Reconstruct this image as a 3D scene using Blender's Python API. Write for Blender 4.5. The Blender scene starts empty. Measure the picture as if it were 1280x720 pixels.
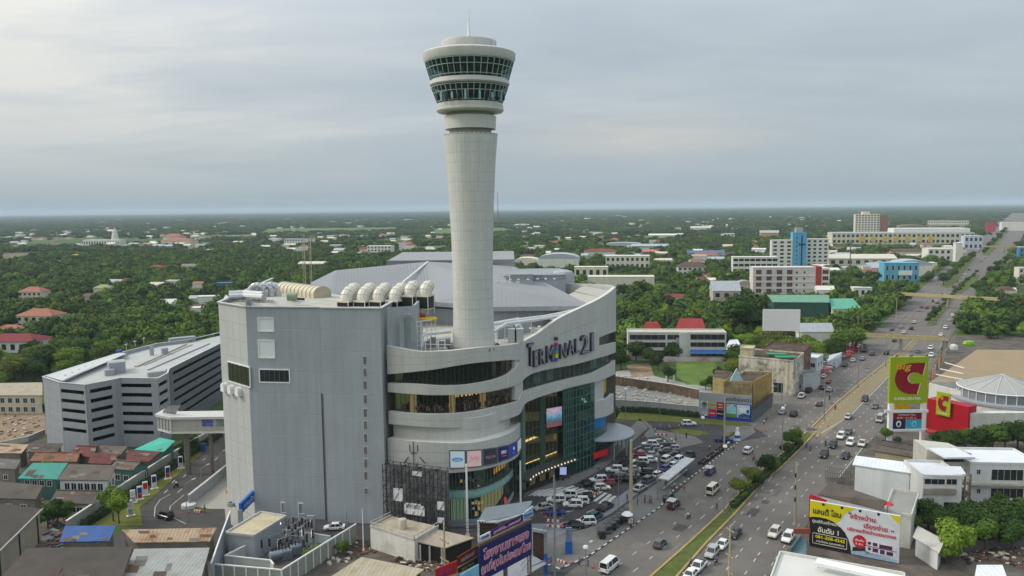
import bpy,bmesh,math,random
import numpy as np
from mathutils import Vector,Matrix
R=math.radians
VV=Vector
SC=bpy.context.scene
COL=SC.collection
rnd=random.Random(7)
CH,F,PITCH,ROLL=67.0,995.0,R(5.76),0.0109
r0=VV((1,0,0));u0=VV((0,math.sin(PITCH),math.cos(PITCH)));fw=VV((0,math.cos(PITCH),-math.sin(PITCH)))
rr=r0*math.cos(ROLL)-u0*math.sin(ROLL);uu=r0*math.sin(ROLL)+u0*math.cos(ROLL)
cd=bpy.data.cameras.new('camera');cam=bpy.data.objects.new('camera',cd);COL.objects.link(cam)
cd.lens=36.0*F/1280.0;cd.sensor_width=36.0;cd.clip_start=1.0;cd.clip_end=90000.0
mw=Matrix(((rr.x,uu.x,-fw.x,0),(rr.y,uu.y,-fw.y,0),(rr.z,uu.z,-fw.z,CH),(0,0,0,1)))
cam.matrix_world=mw
SC.camera=cam
SC.render.resolution_x,SC.render.resolution_y=1024,576
SUN_EL,SUN_AZ=R(38),R(-82)
sun=bpy.data.lights.new('sun','SUN');sun.energy=1.9;sun.angle=R(11);sun.color=(1.0,0.95,0.87)
so=bpy.data.objects.new('sun',sun);COL.objects.link(so)
sd=VV((math.sin(SUN_AZ)*math.cos(SUN_EL),math.cos(SUN_AZ)*math.cos(SUN_EL),math.sin(SUN_EL)))
so.rotation_euler=(-sd).to_track_quat('-Z','Y').to_euler();so.location=(0,0,500)
SC.view_settings.view_transform='Standard';SC.view_settings.look='None'
SC.view_settings.exposure=0.06;SC.view_settings.gamma=1.0
W=bpy.data.worlds.new('World');SC.world=W;W.use_nodes=True
nt=W.node_tree;nt.nodes.clear()
def N(t,**k):
 n=nt.nodes.new(t)
 for a,b in k.items():setattr(n,a,b)
 return n
def MATH(op,a,b=None,clamp=False):
 n=N('ShaderNodeMath',operation=op,use_clamp=clamp)
 for i,x in enumerate((a,b)):
  if x is None:continue
  if isinstance(x,(int,float)):n.inputs[i].default_value=x
  else:nt.links.new(x,n.inputs[i])
 return n.outputs[0]
def RAMP(fac,stops):
 n=N('ShaderNodeValToRGB');e=n.color_ramp.elements
 while len(e)<len(stops):e.new(0.5)
 for i,(p,c)in enumerate(stops):
  e[i].position=p;e[i].color=tuple(c)+((1,)if len(c)==3 else())
 nt.links.new(fac,n.inputs[0]);return n.outputs[0]
def MIX(f,a,b,bt='MIX'):
 n=N('ShaderNodeMix',data_type='RGBA',blend_type=bt)
 for i,x in((0,f),(6,a),(7,b)):
  if isinstance(x,(int,float)):n.inputs[i].default_value=x
  elif isinstance(x,tuple):n.inputs[i].default_value=tuple(x)+((1,)if len(x)==3 else())
  else:nt.links.new(x,n.inputs[i])
 return n.outputs[2]
sky=N('ShaderNodeTexSky',sky_type='NISHITA',sun_disc=False,sun_elevation=SUN_EL,sun_rotation=SUN_AZ,altitude=50,air_density=1.4,dust_density=3.0)
tc=N('ShaderNodeTexCoord');sep=N('ShaderNodeSeparateXYZ');nt.links.new(tc.outputs['Generated'],sep.inputs[0])
zc=MATH('MAXIMUM',sep.outputs[2],0.0)
den=MATH('ADD',zc,0.10)
cx=MATH('DIVIDE',sep.outputs[0],den);cy=MATH('DIVIDE',sep.outputs[1],den)
cmb=N('ShaderNodeCombineXYZ');nt.links.new(cx,cmb.inputs[0]);nt.links.new(cy,cmb.inputs[1])
def CLOUD(scale,detail,rough,dist,off,sc=(1,1,1)):
 mp=N('ShaderNodeMapping');mp.inputs[1].default_value=off;mp.inputs[3].default_value=sc
 nt.links.new(cmb.outputs[0],mp.inputs[0])
 n=N('ShaderNodeTexNoise');n.inputs['Scale'].default_value=scale;n.inputs['Detail'].default_value=detail
 n.inputs['Roughness'].default_value=rough;n.inputs['Distortion'].default_value=dist
 nt.links.new(mp.outputs[0],n.inputs[0]);return n.outputs[0]
big=CLOUD(0.55,6,0.55,0.4,(3.1,7.7,0),(0.7,1.0,1))
fine=CLOUD(1.9,8,0.6,0.6,(11.3,2.4,0),(0.6,1.5,1))
m=MATH('ADD',MATH('MULTIPLY',big,0.80),MATH('MULTIPLY',fine,0.20))
left=MATH('MULTIPLY',sep.outputs[0],-0.30)
m=MATH('ADD',m,left)
cl=RAMP(m,[(0.34,(0.44,0.51,0.575)),(0.45,(0.51,0.57,0.62)),(0.55,(0.61,0.655,0.69)),(0.68,(0.86,0.85,0.80))])
hz=RAMP(zc,[(0.0,(0.37,0.46,0.52)),(0.06,(0.42,0.505,0.56)),(0.25,(0.50,0.56,0.60)),(1.0,(0.47,0.52,0.55))])
hf=RAMP(zc,[(0.0,(1,1,1)),(0.03,(0.85,0.85,0.85)),(0.13,(0.25,.25,.25)),(0.25,(0.05,0.05,0.05)),(0.5,(0,0,0))])
cloud=MIX(hf,cl,hz)
ax=MATH('DIVIDE',MATH('SUBTRACT',MATH('DIVIDE',sep.outputs[0],MATH('MAXIMUM',sep.outputs[1],.05)),.16),.15);az_=MATH('DIVIDE',MATH('SUBTRACT',zc,.083),.022)
blob=MATH('POWER',2.72,MATH('MULTIPLY',MATH('ADD',MATH('MULTIPLY',ax,ax),MATH('MULTIPLY',az_,az_)),-1.0))
cloud=MIX(MATH('MULTIPLY',blob,MATH('MULTIPLY',fine,1.1)),cloud,(0.66,0.64,0.60))
grad=RAMP(zc,[(0.0,(0.475,0.475,0.475)),(0.18,(0.5,0.5,0.5)),(0.42,(0.72,0.72,0.72)),(1.0,(1,1,1))])
gm=MATH('MULTIPLY',grad,2.0)
vm=N('ShaderNodeVectorMath',operation='SCALE');nt.links.new(cloud,vm.inputs[0]);nt.links.new(MATH('MULTIPLY',gm,10.0),vm.inputs['Scale'])
final=MIX(0.9,sky.outputs[0],vm.outputs[0])
bg=N('ShaderNodeBackground');bg.inputs[1].default_value=0.1;nt.links.new(final,bg.inputs[0])
wo=N('ShaderNodeOutputWorld');nt.links.new(bg.outputs[0],wo.inputs[0])
def ray(u,v):
 d=rr*((u-640)/F)-uu*((v-360)/F)+fw
 return d/d.y
def at(u,v,z=0.0):
 d=ray(u,v);t=(z-CH)/d.z
 return VV((d.x*t,t,z))
def atd(u,v,D):
 d=ray(u,v);return VV((d.x*D,D,CH+d.z*D))
def zat(u,v,D):return CH+ray(u,v).z*D
def pchip(pts):
 xs=[p[0]for p in pts];ys=[p[1]for p in pts];n=len(xs)
 h=[xs[i+1]-xs[i]for i in range(n-1)];d=[(ys[i+1]-ys[i])/h[i]for i in range(n-1)]
 m=[0.0]*n;m[0]=d[0];m[-1]=d[-1]
 for i in range(1,n-1):
  if d[i-1]*d[i]>0:
   w1=2*h[i]+h[i-1];w2=h[i]+2*h[i-1]
   m[i]=(w1+w2)/(w1/d[i-1]+w2/d[i])
 def f(x):
  x=min(max(x,xs[0]),xs[-1]);i=0
  while i<n-2 and x>xs[i+1]:i+=1
  t=(x-xs[i])/h[i]
  return((2*t**3-3*t**2+1)*ys[i]+(t**3-2*t**2+t)*h[i]*m[i]+(-2*t**3+3*t**2)*ys[i+1]+(t**3-t**2)*h[i]*m[i+1])
 return f
def lin(s):
 s=s/255.0
 return s/12.92 if s<=0.04045 else((s+0.055)/1.055)**2.4
def rgb(r,g,b):return(lin(r),lin(g),lin(b))
MATS={}
def mat(name,col,rough=0.75,var=0.12,scale=0.6,bump=0.0,bscale=None,metal=0.0,spec=0.3,stain=0.0,stain_col=None,stain_scale=0.15,rand=0.0,stripe=None,emis=None,alpha=None,streak=0.0):
 """a procedural surface: base colour, fine mottling, optional blotches, vertical streaks, ribs and relief"""
 if name in MATS:return MATS[name]
 m=bpy.data.materials.new(name);m.use_nodes=True;t=m.node_tree;b=t.nodes['Principled BSDF'];L=t.links.new
 b.inputs['Roughness'].default_value=rough;b.inputs['Metallic'].default_value=metal
 b.inputs['Specular IOR Level'].default_value=spec
 geo=t.nodes.new('ShaderNodeNewGeometry')
 def noise(sc,det=5,vec=None,rg=0.6):
  n=t.nodes.new('ShaderNodeTexNoise');n.inputs['Scale'].default_value=sc;n.inputs['Detail'].default_value=det
  n.inputs['Roughness'].default_value=rg
  L(vec or geo.outputs['Position'],n.inputs[0]);return n.outputs[0]
 def ramp(f,a,c,pa,pc):
  n=t.nodes.new('ShaderNodeMapRange');n.inputs[1].default_value=pa;n.inputs[2].default_value=pc
  n.inputs[3].default_value=a;n.inputs[4].default_value=c;L(f,n.inputs[0]);return n.outputs[0]
 def scale_col(c,f):
  n=t.nodes.new('ShaderNodeVectorMath');n.operation='SCALE'
  if isinstance(c,tuple):n.inputs[0].default_value=c
  else:L(c,n.inputs[0])
  L(f,n.inputs['Scale']);return n.outputs[0]
 cur=tuple(col)
 if var:cur=scale_col(cur,ramp(noise(scale),1-var,1+var,0.3,0.7))
 if rand:
  oi=t.nodes.new('ShaderNodeObjectInfo');cur=scale_col(cur,ramp(oi.outputs['Random'],1-rand,1+rand,0,1))
 if streak:
  mp=t.nodes.new('ShaderNodeMapping');mp.inputs[3].default_value=(1,1,0.06);L(geo.outputs['Position'],mp.inputs[0])
  cur=scale_col(cur,ramp(noise(0.8,6,mp.outputs[0],0.7),1-streak,1+streak*0.4,0.35,0.65))
 if stain:
  mx=t.nodes.new('ShaderNodeMix');mx.data_type='RGBA'
  L(ramp(noise(stain_scale,8,None,0.7),0,stain,0.48,0.66),mx.inputs[0])
  if isinstance(cur,tuple):mx.inputs[6].default_value=cur+(1,)
  else:L(cur,mx.inputs[6])
  mx.inputs[7].default_value=tuple(stain_col or(0.1,0.09,0.08))+(1,);cur=mx.outputs[2]
 if isinstance(cur,tuple):b.inputs['Base Color'].default_value=cur+(1,)
 else:L(cur,b.inputs['Base Color'])
 h=None
 if bump:h=noise(bscale or scale*6,4)
 if stripe:
  tcn=t.nodes.new('ShaderNodeTexCoord');wv=t.nodes.new('ShaderNodeTexWave');wv.bands_direction=stripe[0]
  wv.inputs['Scale'].default_value=0.314/stripe[1];L(tcn.outputs['Object'],wv.inputs[0]);h=wv.outputs[0];bump=bump or 0.4
 if h is not None:
  bp=t.nodes.new('ShaderNodeBump');bp.inputs['Strength'].default_value=bump;bp.inputs['Distance'].default_value=0.08
  L(h,bp.inputs['Height']);L(bp.outputs[0],b.inputs['Normal'])
 if emis:
  b.inputs['Emission Color'].default_value=tuple(emis[0])+(1,);b.inputs['Emission Strength'].default_value=emis[1]
 if alpha is not None:b.inputs['Alpha'].default_value=alpha
 MATS[name]=m;return m
def glass(name,col,rough=0.06,see=0.35,tint=(0.7,0.8,0.78)):
 if name in MATS:return MATS[name]
 m=bpy.data.materials.new(name);m.use_nodes=True;t=m.node_tree;b=t.nodes['Principled BSDF']
 b.inputs['Base Color'].default_value=tuple(col)+(1,);b.inputs['Roughness'].default_value=rough
 b.inputs['Specular IOR Level'].default_value=0.6
 geo=t.nodes.new('ShaderNodeNewGeometry');n=t.nodes.new('ShaderNodeTexNoise');n.inputs['Scale'].default_value=0.35
 t.links.new(geo.outputs['Position'],n.inputs[0]);bp=t.nodes.new('ShaderNodeBump');bp.inputs['Strength'].default_value=0.12
 bp.inputs['Distance'].default_value=0.3;t.links.new(n.outputs[0],bp.inputs['Height']);t.links.new(bp.outputs[0],b.inputs['Normal'])
 tr=t.nodes.new('ShaderNodeBsdfTransparent');tr.inputs[0].default_value=tuple(tint)+(1,)
 mx=t.nodes.new('ShaderNodeMixShader');mx.inputs[0].default_value=see
 t.links.new(b.outputs[0],mx.inputs[1]);t.links.new(tr.outputs[0],mx.inputs[2])
 t.links.new(mx.outputs[0],t.nodes['Material Output'].inputs[0])
 MATS[name]=m;return m
def emit(name,col,s=1.0):return mat(name,tuple(c*0.5 for c in col),0.5,0.0,emis=(col,s))
ROOTS={}
class MB:
 def __init__(s):s.v=[];s.f=[];s.m=[]
 def add(s,vs,fs,mi=0):
  o=len(s.v);s.v+=[tuple(p)for p in vs];s.f+=[tuple(i+o for i in f)for f in fs];s.m+=[mi]*len(fs);return s
 def poly(s,pts,mi=0):return s.add(pts,[tuple(range(len(pts)))],mi)
 def box(s,x0,y0,z0,x1,y1,z1,mi=0):
  vs=[(x,y,z)for z in(z0,z1)for y in(y0,y1)for x in(x0,x1)]
  return s.add(vs,[(0,2,3,1),(4,5,7,6),(0,1,5,4),(2,6,7,3),(0,4,6,2),(1,3,7,5)],mi)
 def cbox(s,c,sx,sy,sz,rz=0,mi=0):
  ca,sa=math.cos(rz),math.sin(rz);vs=[]
  for z in(-sz/2,sz/2):
   for y in(-sy/2,sy/2):
    for x in(-sx/2,sx/2):vs.append((c[0]+x*ca-y*sa,c[1]+x*sa+y*ca,c[2]+z))
  return s.add(vs,[(0,2,3,1),(4,5,7,6),(0,1,5,4),(2,6,7,3),(0,4,6,2),(1,3,7,5)],mi)
 def prism(s,pl,z0,z1,mi=0,top=None,bottom=True):
  n=len(pl);a=sum(pl[i][0]*pl[(i+1)%n][1]-pl[(i+1)%n][0]*pl[i][1]for i in range(n))
  if a<0:pl=pl[::-1]
  vs=[(p[0],p[1],z0)for p in pl]+[(p[0],p[1],z1)for p in pl]
  s.add(vs,[(i,(i+1)%n,n+(i+1)%n,n+i)for i in range(n)],mi)
  s.add([(p[0],p[1],z1)for p in pl],[tuple(range(n))],mi if top is None else top)
  if bottom:s.add([(p[0],p[1],z0)for p in pl[::-1]],[tuple(range(n))],mi)
  return s
 def cyl(s,p0,p1,ra,rb=None,n=8,mi=0,caps=True):
  rb=ra if rb is None else rb;p0=VV(p0);p1=VV(p1);d=(p1-p0)
  if d.length<1e-6:return s
  d.normalize();q=VV((0,0,1))if abs(d.z)<0.9 else VV((1,0,0));a=d.cross(q).normalized();b=d.cross(a)
  vs=[]
  for p,r in((p0,ra),(p1,rb)):
   for i in range(n):
    t=2*math.pi*i/n;vs.append(p+a*math.cos(t)*r+b*math.sin(t)*r)
  fs=[(i,n+i,n+(i+1)%n,(i+1)%n)for i in range(n)]
  if caps:fs+=[tuple(range(n)),tuple(range(2*n-1,n-1,-1))]
  return s.add(vs,fs,mi)
 def tube(s,pts,r,n=6,mi=0):
  for a,b in zip(pts,pts[1:]):s.cyl(a,b,r,r,n,mi)
  return s
 def bar(s,p0,p1,w,h=None,mi=0):
  h=h or w;p0=VV(p0);p1=VV(p1);d=(p1-p0)
  if d.length<1e-6:return s
  d.normalize();q=VV((0,0,1))if abs(d.z)<0.95 else VV((1,0,0));a=d.cross(q).normalized();b=a.cross(d)
  vs=[]
  for p in(p0,p1):
   for i,j in((-1,-1),(1,-1),(1,1),(-1,1)):vs.append(p+a*(i*w/2)+b*(j*h/2))
  return s.add(vs,[(0,1,2,3),(7,6,5,4),(0,4,5,1),(1,5,6,2),(2,6,7,3),(3,7,4,0)],mi)
 def lathe(s,prof,n=32,c=(0,0),mi=0,caps=True,a0=0.0,a1=2*math.pi):
  full=abs(a1-a0-2*math.pi)<1e-6;k=n if full else n+1;vs=[]
  for r,z in prof:
   for i in range(k):
    t=a0+(a1-a0)*i/n;vs.append((c[0]+r*math.cos(t),c[1]+r*math.sin(t),z))
  fs=[]
  for j in range(len(prof)-1):
   for i in range(n):
    i2=(i+1)%k;fs.append((j*k+i,j*k+i2,(j+1)*k+i2,(j+1)*k+i))
  if caps and full:
   fs.append(tuple(range(k-1,-1,-1)));o=(len(prof)-1)*k;fs.append(tuple(o+i for i in range(k)))
  return s.add(vs,fs,mi)
 def panels(s,grid,g=0.06,out=0.03,mi=0,mj=1):
  """grid[row][col] of points: each cell becomes a panel standing proud of a joint"""
  for r in range(len(grid)-1):
   for c in range(len(grid[0])-1):
    q=[VV(grid[r][c]),VV(grid[r][c+1]),VV(grid[r+1][c+1]),VV(grid[r+1][c])]
    ctr=(q[0]+q[1]+q[2]+q[3])/4;nn=(q[2]-q[0]).cross(q[3]-q[1])
    if nn.length<1e-9:continue
    nn.normalize();L=max(0.2,min((q[1]-q[0]).length,(q[3]-q[0]).length));k=1-2*g/L
    inn=[ctr+(p-ctr)*k+nn*out for p in q]
    s.add(q+inn,[(0,1,5,4),(1,2,6,5),(2,3,7,6),(3,0,4,7)],mj);s.add(inn,[(0,1,2,3)],mi)
  return s
 def mesh(s,name,mats):
  me=bpy.data.meshes.new(name);me.from_pydata(s.v,[],s.f)
  for m in(mats if isinstance(mats,(list,tuple))else[mats]):me.materials.append(m)
  me.polygons.foreach_set('material_index',s.m);me.update();return me
 def B(s,name,mats,parent=None,world=False,smooth=False,flat_over=None):
  if world and parent is not None:
   loc,rz=ROOTS[parent.name];ca,sa=math.cos(-rz),math.sin(-rz)
   s.v=[((x-loc[0])*ca-(y-loc[1])*sa,(x-loc[0])*sa+(y-loc[1])*ca,z-loc[2])for x,y,z in s.v]
  me=s.mesh(name,mats)
  if smooth:
   me.polygons.foreach_set('use_smooth',[True]*len(me.polygons));me.set_sharp_from_angle(angle=R(35))
  o=bpy.data.objects.new(name,me);COL.objects.link(o)
  if parent is not None:o.parent=parent;ROOTS[o.name]=ROOTS[parent.name]
  else:ROOTS[o.name]=(VV((0,0,0)),0)
  return o
def thing(name,label,cat,loc=(0,0,0),rz=0.0,group=None):
 o=bpy.data.objects.new(name,None);COL.objects.link(o);o.location=loc;o.rotation_euler=(0,0,rz);o.empty_display_size=0.3
 o['label']=label;o['category']=cat
 if group:o['group']=group
 ROOTS[o.name]=(VV(loc),rz);return o
def tag(o,label,cat,group=None):
 o['label']=label;o['category']=cat
 if group:o['group']=group
 return o
def kids(o):return[c for c in CHILD.get(o.name,[])]
CHILD={}
def index_children():
 CHILD.clear()
 for o in COL.objects:
  if o.parent:CHILD.setdefault(o.parent.name,[]).append(o)
def dup(root,loc,rz=0.0,label=None,group=None,scale=None,swap=None):
 """copy of a thing with its parts and sub-parts; swap = {material: material} set on the copies' own slots"""
 def cp(o,parent):
  c=o.copy();COL.objects.link(c);c.parent=parent
  if swap and c.type=='MESH':
   for i,sl in enumerate(c.material_slots):
    k=c.data.materials[i]
    if k and k.name in swap:sl.link='OBJECT';sl.material=swap[k.name]
  return c
 r=cp(root,None);r.location=loc;r.rotation_euler=(0,0,rz)
 if scale:r.scale=(scale,)*3 if isinstance(scale,(int,float))else scale
 if label:r['label']=label
 if group:r['group']=group
 for ch in CHILD.get(root.name,[]):
  c=cp(ch,r)
  for g in CHILD.get(ch.name,[]):cp(g,c)
 ROOTS[r.name]=(VV(loc),rz)
 return r
def piece(me,name,parent,loc=(0,0,0),rot=(0,0,0),scale=(1,1,1)):
 o=bpy.data.objects.new(name,me);COL.objects.link(o);o.parent=parent;o.location=loc;o.rotation_euler=rot;o.scale=scale;return o
THAI='/'.join((bpy.utils.resource_path('LOCAL'),'datafiles','fonts'))if False else None
def text_mesh(body,size,depth=0.0,bold=0.0,shear=0.0,spacing=1.0,width=None):
 c=bpy.data.curves.new('lettering','FONT');c.body=body;c.size=size;c.extrude=depth;c.offset=bold;c.shear=shear
 c.align_x='CENTER';c.align_y='CENTER';c.space_character=spacing;c.resolution_u=3
 o=bpy.data.objects.new('tmp',c);COL.objects.link(o);bpy.context.view_layer.update()
 dg=bpy.context.evaluated_depsgraph_get();me=bpy.data.meshes.new_from_object(o.evaluated_get(dg))
 bpy.data.objects.remove(o);bpy.data.curves.remove(c)
 xs=[v.co.x for v in me.vertices];ys=[v.co.y for v in me.vertices]
 if xs and width:
  k=width/(max(xs)-min(xs));mx=(max(xs)+min(xs))/2
  for v in me.vertices:v.co.x=(v.co.x-mx)*k
 if ys:
  my=(max(ys)+min(ys))/2
  for v in me.vertices:v.co.y-=my
 return me
def place_text(body,size,p,right,up,m,parent,depth=0.0,width=None,bold=0.0,shear=0.0,name='lettering',spacing=1.0):
 """lettering lying in the plane spanned by right and up, centred on p (world)"""
 me=text_mesh(body,size,depth,bold,shear,spacing,width);me.name=name;me.materials.clear();me.materials.append(m)
 right=VV(right).normalized();up=VV(up).normalized();nn=right.cross(up);up=nn.cross(right)
 M4=Matrix(((right.x,up.x,nn.x,p[0]),(right.y,up.y,nn.y,p[1]),(right.z,up.z,nn.z,p[2]),(0,0,0,1)))
 if parent is not None:
  loc,rz=ROOTS[parent.name];M4=(Matrix.Translation(loc)@Matrix.Rotation(rz,4,'Z')).inverted()@M4
 me.transform(M4);o=bpy.data.objects.new(name,me);COL.objects.link(o)
 if parent is not None:o.parent=parent;ROOTS[o.name]=ROOTS[parent.name]
 return o
BUILT=[]
# ==== GROUND, ROADS, WATER
def structure(o,kind='structure'):o['kind']=kind;return o
KEEP=[]
def keep(pix,z=0.0):KEEP.append([(at(u,v,z).x,at(u,v,z).y)for u,v in pix])
def inside(p,poly):
 c=False;n=len(poly);j=n-1
 for i in range(n):
  if(poly[i][1]>p[1])!=(poly[j][1]>p[1])and p[0]<(poly[j][0]-poly[i][0])*(p[1]-poly[i][1])/(poly[j][1]-poly[i][1])+poly[i][0]:c=not c
  j=i
 return c
def land_material():
 m=bpy.data.materials.new('land');m.use_nodes=True;t=m.node_tree;b=t.nodes['Principled BSDF'];L=t.links.new
 g=t.nodes.new('ShaderNodeNewGeometry')
 def no(s,d=8,r=.6):
  n=t.nodes.new('ShaderNodeTexNoise');n.inputs['Scale'].default_value=s;n.inputs['Detail'].default_value=d;n.inputs['Roughness'].default_value=r;L(g.outputs['Position'],n.inputs[0]);return n.outputs[0]
 def rp(f,st):
  n=t.nodes.new('ShaderNodeValToRGB');e=n.color_ramp.elements
  while len(e)<len(st):e.new(.5)
  for i,(p,c)in enumerate(st):e[i].position=p;e[i].color=tuple(c)+(1,)
  L(f,n.inputs[0]);return n.outputs[0]
 def mx(f,a,c,bt='MIX'):
  n=t.nodes.new('ShaderNodeMix');n.data_type='RGBA';n.blend_type=bt
  L(f,n.inputs[0]);L(a,n.inputs[6]);L(c,n.inputs[7]);return n.outputs[2]
 a=rp(no(.012,10,.7),[(.36,(.035,.065,.020)),(.48,(.06,.105,.028)),(.58,(.09,.14,.035)),(.7,(.13,.14,.06))])
 c=rp(no(.3,6),[(.3,(.045,.075,.025)),(.7,(.10,.12,.055))])
 f=mx(rp(no(.05,4),[(.4,(0,0,0)),(.6,(.7,.7,.7))]),a,c)
 L(f,b.inputs['Base Color']);b.inputs['Roughness'].default_value=.95;b.inputs['Specular IOR Level'].default_value=.1
 return m
gs=45000
w=MB();w.poly([(-gs,-2000,0),(gs,-2000,0),(gs,gs,0),(-gs,gs,0)]);structure(w.B('ground',[land_material()]))
mallfoot=[(262,636),(285,622),(300,600),(420,560),(650,560),(760,540),(760,562),(650,622),(558,668),(484,668),(300,668)]
def sheet(name,pix,m,z,cat=None,world=None,kerb=None,kerb_m=None):
 pts=world or[(at(u,v,z).x,at(u,v,z).y)for u,v in pix]
 a=sum(pts[i][0]*pts[(i+1)%len(pts)][1]-pts[(i+1)%len(pts)][0]*pts[i][1]for i in range(len(pts)))
 if a<0:pts=pts[::-1]
 w=MB()
 if kerb:w.prism(pts,0,z,0)
 else:w.poly([(x,y,z)for x,y in pts])
 bm=bmesh.new();me=w.mesh(name,[m]);bm.from_mesh(me);bmesh.ops.triangulate(bm,faces=[f for f in bm.faces if len(f.verts)>4]);bm.to_mesh(me);bm.free()
 o=bpy.data.objects.new(name,me);COL.objects.link(o);ROOTS[o.name]=(VV((0,0,0)),0);return structure(o)
ASPH=mat('asphalt_road',(0.150,0.136,0.122),0.9,0.14,0.15,bump=.3,bscale=6,stain=.6,stain_col=(.098,.09,.083),stain_scale=.05)
ASPD=mat('asphalt_dark',(0.058,0.056,0.056),0.9,0.2,0.3,bump=.3,bscale=6,stain=.5,stain_col=(.09,.085,.08),stain_scale=.08)
PAVE=mat('paving_grey',(.17,.165,.155),.85,.12,.5,bump=.2,stain=.5,stain_col=(.10,.095,.09),stain_scale=.15)
PAVEB=mat('paving_block_blue',(.19,.20,.22),.8,.12,.6,bump=.2)
SLATE=mat('dirt_yard',(.10,.085,.07),.95,.3,.2,stain=.6,stain_col=(.17,.15,.13),stain_scale=.2)
CONC=mat('pale_concrete',(.34,.33,.30),.85,.1,.3,stain=.5,stain_col=(.2,.18,.16),stain_scale=.15,streak=.1)
EARTH=mat('bare_earth',(.25,.18,.12),.95,.25,.2,stain=.7,stain_col=(.14,.10,.07),stain_scale=.12)
LAWN=mat('lawn',(.125,.135,.022),.95,.25,.3,bump=.3,stain=.4,stain_col=(.07,.10,.02),stain_scale=.15)
FIELD=mat('field_green',(.085,.145,.035),.95,.35,.05,stain=.6,stain_col=(.13,.15,.05),stain_scale=.03)
FIELDB=mat('field_brown',(.15,.12,.07),.95,.25,.05)
RL=[(700,724),(735,697),(780,666),(825,635),(853,609),(880,585),(925,551),(960,521),(1000,487),(1040,459),(1075,433),(1105,402),(1150,362),(1200,318),(1240,284),(1262,266.5)]
RR=[(1290,266),(1288,286),(1275,312),(1248,348),(1215,388),(1190,418),(1165,460),(1130,502),(1103,535),(1078,562),(1040,612),(1000,668),(960,720),(930,760)]
sheet('main_road',RL+RR+[(700,760)],ASPH,.012);keep(RL+RR+[(700,760)])
yard=[(480,760),(700,724),(735,697),(825,635),(880,585),(925,551),(960,548),(1000,500),(960,500),(905,512),(790,505),(757,560),(650,620),(558,664),(484,655),(300,650),(250,655),(180,656),(60,700),(60,760)]
keep([(120,665),(120,600),(180,560),(250,520),(310,510),(310,665)])
sheet('mall_yard',yard,ASPD,.008);sheet('mall_apron',mallfoot,ASPD,.005);keep(yard);keep([(-200,760),(60,760),(60,700),(0,540),(280,540),(280,480),(60,480),(0,500),(-300,560)])
pv=[(700,712),(735,696.5),(780,665.5),(825,634.5),(842,613),(862,600),(845,588),(795,622),(765,645),(735,660),(700,668),(678,678),(668,700)]
sheet('pavement',pv,PAVE,.14,kerb=1)
KW,KB=mat('kerb_white',(.55,.55,.52),.8,.2,1),mat('kerb_black',(.04,.04,.04),.8)
def kerb(name,pix,z,alt=True,ma=None,mbk=None,wdt=.3,step=1.2):
 pts=[at(u,v)for u,v in pix];w=MB();i=0;carry=0
 for a,b in zip(pts,pts[1:]):
  L=(b-a).length;n=max(1,round(L/step))
  for k in range(n):
   w.bar(a.lerp(b,k/n)+VV((0,0,z)),a.lerp(b,(k+1)/n)+VV((0,0,z)),wdt,.18,i%2 if alt else 0);i+=1
 return structure(w.B(name,[ma or KW,mbk or KB]))
kerb('pavement_kerb',[(670,701),(700,712),(735,696.5),(780,665.5),(825,634.5),(842,613),(880,585),(925,551)],.12)
sheet('block_paving',[(668,700),(678,678),(700,668),(735,657),(765,641),(795,618),(845,584),(850,573),(838,575),(790,608),(757,633),(727,650),(690,654),(655,655),(640,668),(650,690)],PAVEB,.16,kerb=1)
sheet('forecourt',[(655,622),(672,612),(712,607),(735,596),(757,583),(775,565),(795,548),(810,535),(800,523),(757,562),(741,585),(703,599),(655,616)],PAVE,.13,kerb=1)
sheet('forecourt',[(790,512),(800,523),(812,536),(800,548),(825,545),(850,560),(880,553),(868,545),(820,537)],PAVE,.12,kerb=1)
sheet('grass_verge',[(762,514),(772,524),(800,526),(840,527.5),(900,531),(940,532),(937,529),(875,521.5),(820,517),(765,512)],LAWN,.13,kerb=1)
sheet('grass_island',[(836,538),(850,535.5),(880,539),(888,543),(870,544.5),(845,541)],LAWN,.13,kerb=1)
sheet('grass_island',[(902,545),(915,539),(920,541),(910,548)],LAWN,.13,kerb=1)
sheet('corner_pavement',[(905,551),(918,540),(940,534),(945,540),(925,552)],PAVE,.13,kerb=1)
sheet('demolished_plot',[(757,466),(785,462),(835,474),(905,488),(908,512),(870,520),(765,504)],CONC,.02);keep([(700,470),(757,462),(835,470),(905,485),(1000,480),(990,540),(870,530),(760,530)])
sheet('dirt_patch',[(783,456),(812,454),(818,470),(790,472)],EARTH,.03)
sheet('grass_field',[(845,453),(893,449),(898,470),(890,481),(858,481),(846,470)],mat('bright_field',(.10,.16,.03),.95,.35,.12,bump=.3),.03);keep([(840,452),(893,447),(900,470),(890,482),(850,482)])
sheet('service_road',[(760,520),(772,525),(840,528.5),(940,533),(960,545),(925,552),(880,548),(830,541),(800,534),(770,527)],ASPD,.02)
sheet('side_road',[(178,657),(176,634),(200,614),(229,588),(262,558),(290,534),(292,585),(284,590),(262,611),(237,630),(240,636),(262,640),(300,655)],mat('asphalt_side',(.062,.058,.056),.9,.2,.3,bump=.2),.014)
sheet('grass_verge',[(112,657),(178,657),(175,634),(200,613),(229,587.5),(262,557),(258,556),(215,590),(170,622),(140,642)],LAWN,.1,kerb=1)
sheet('driveway',[(237,632),(262,611),(285,590),(292,630),(320,646),(318,660),(295,660),(282,650),(281,636),(262,636)],CONC,.03)
sheet('dirt_plot',[(-60,515),(56,510),(58,545),(0,560),(-60,575)],EARTH,.02);keep([(-100,500),(60,505),(60,560),(-100,600)])
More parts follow.
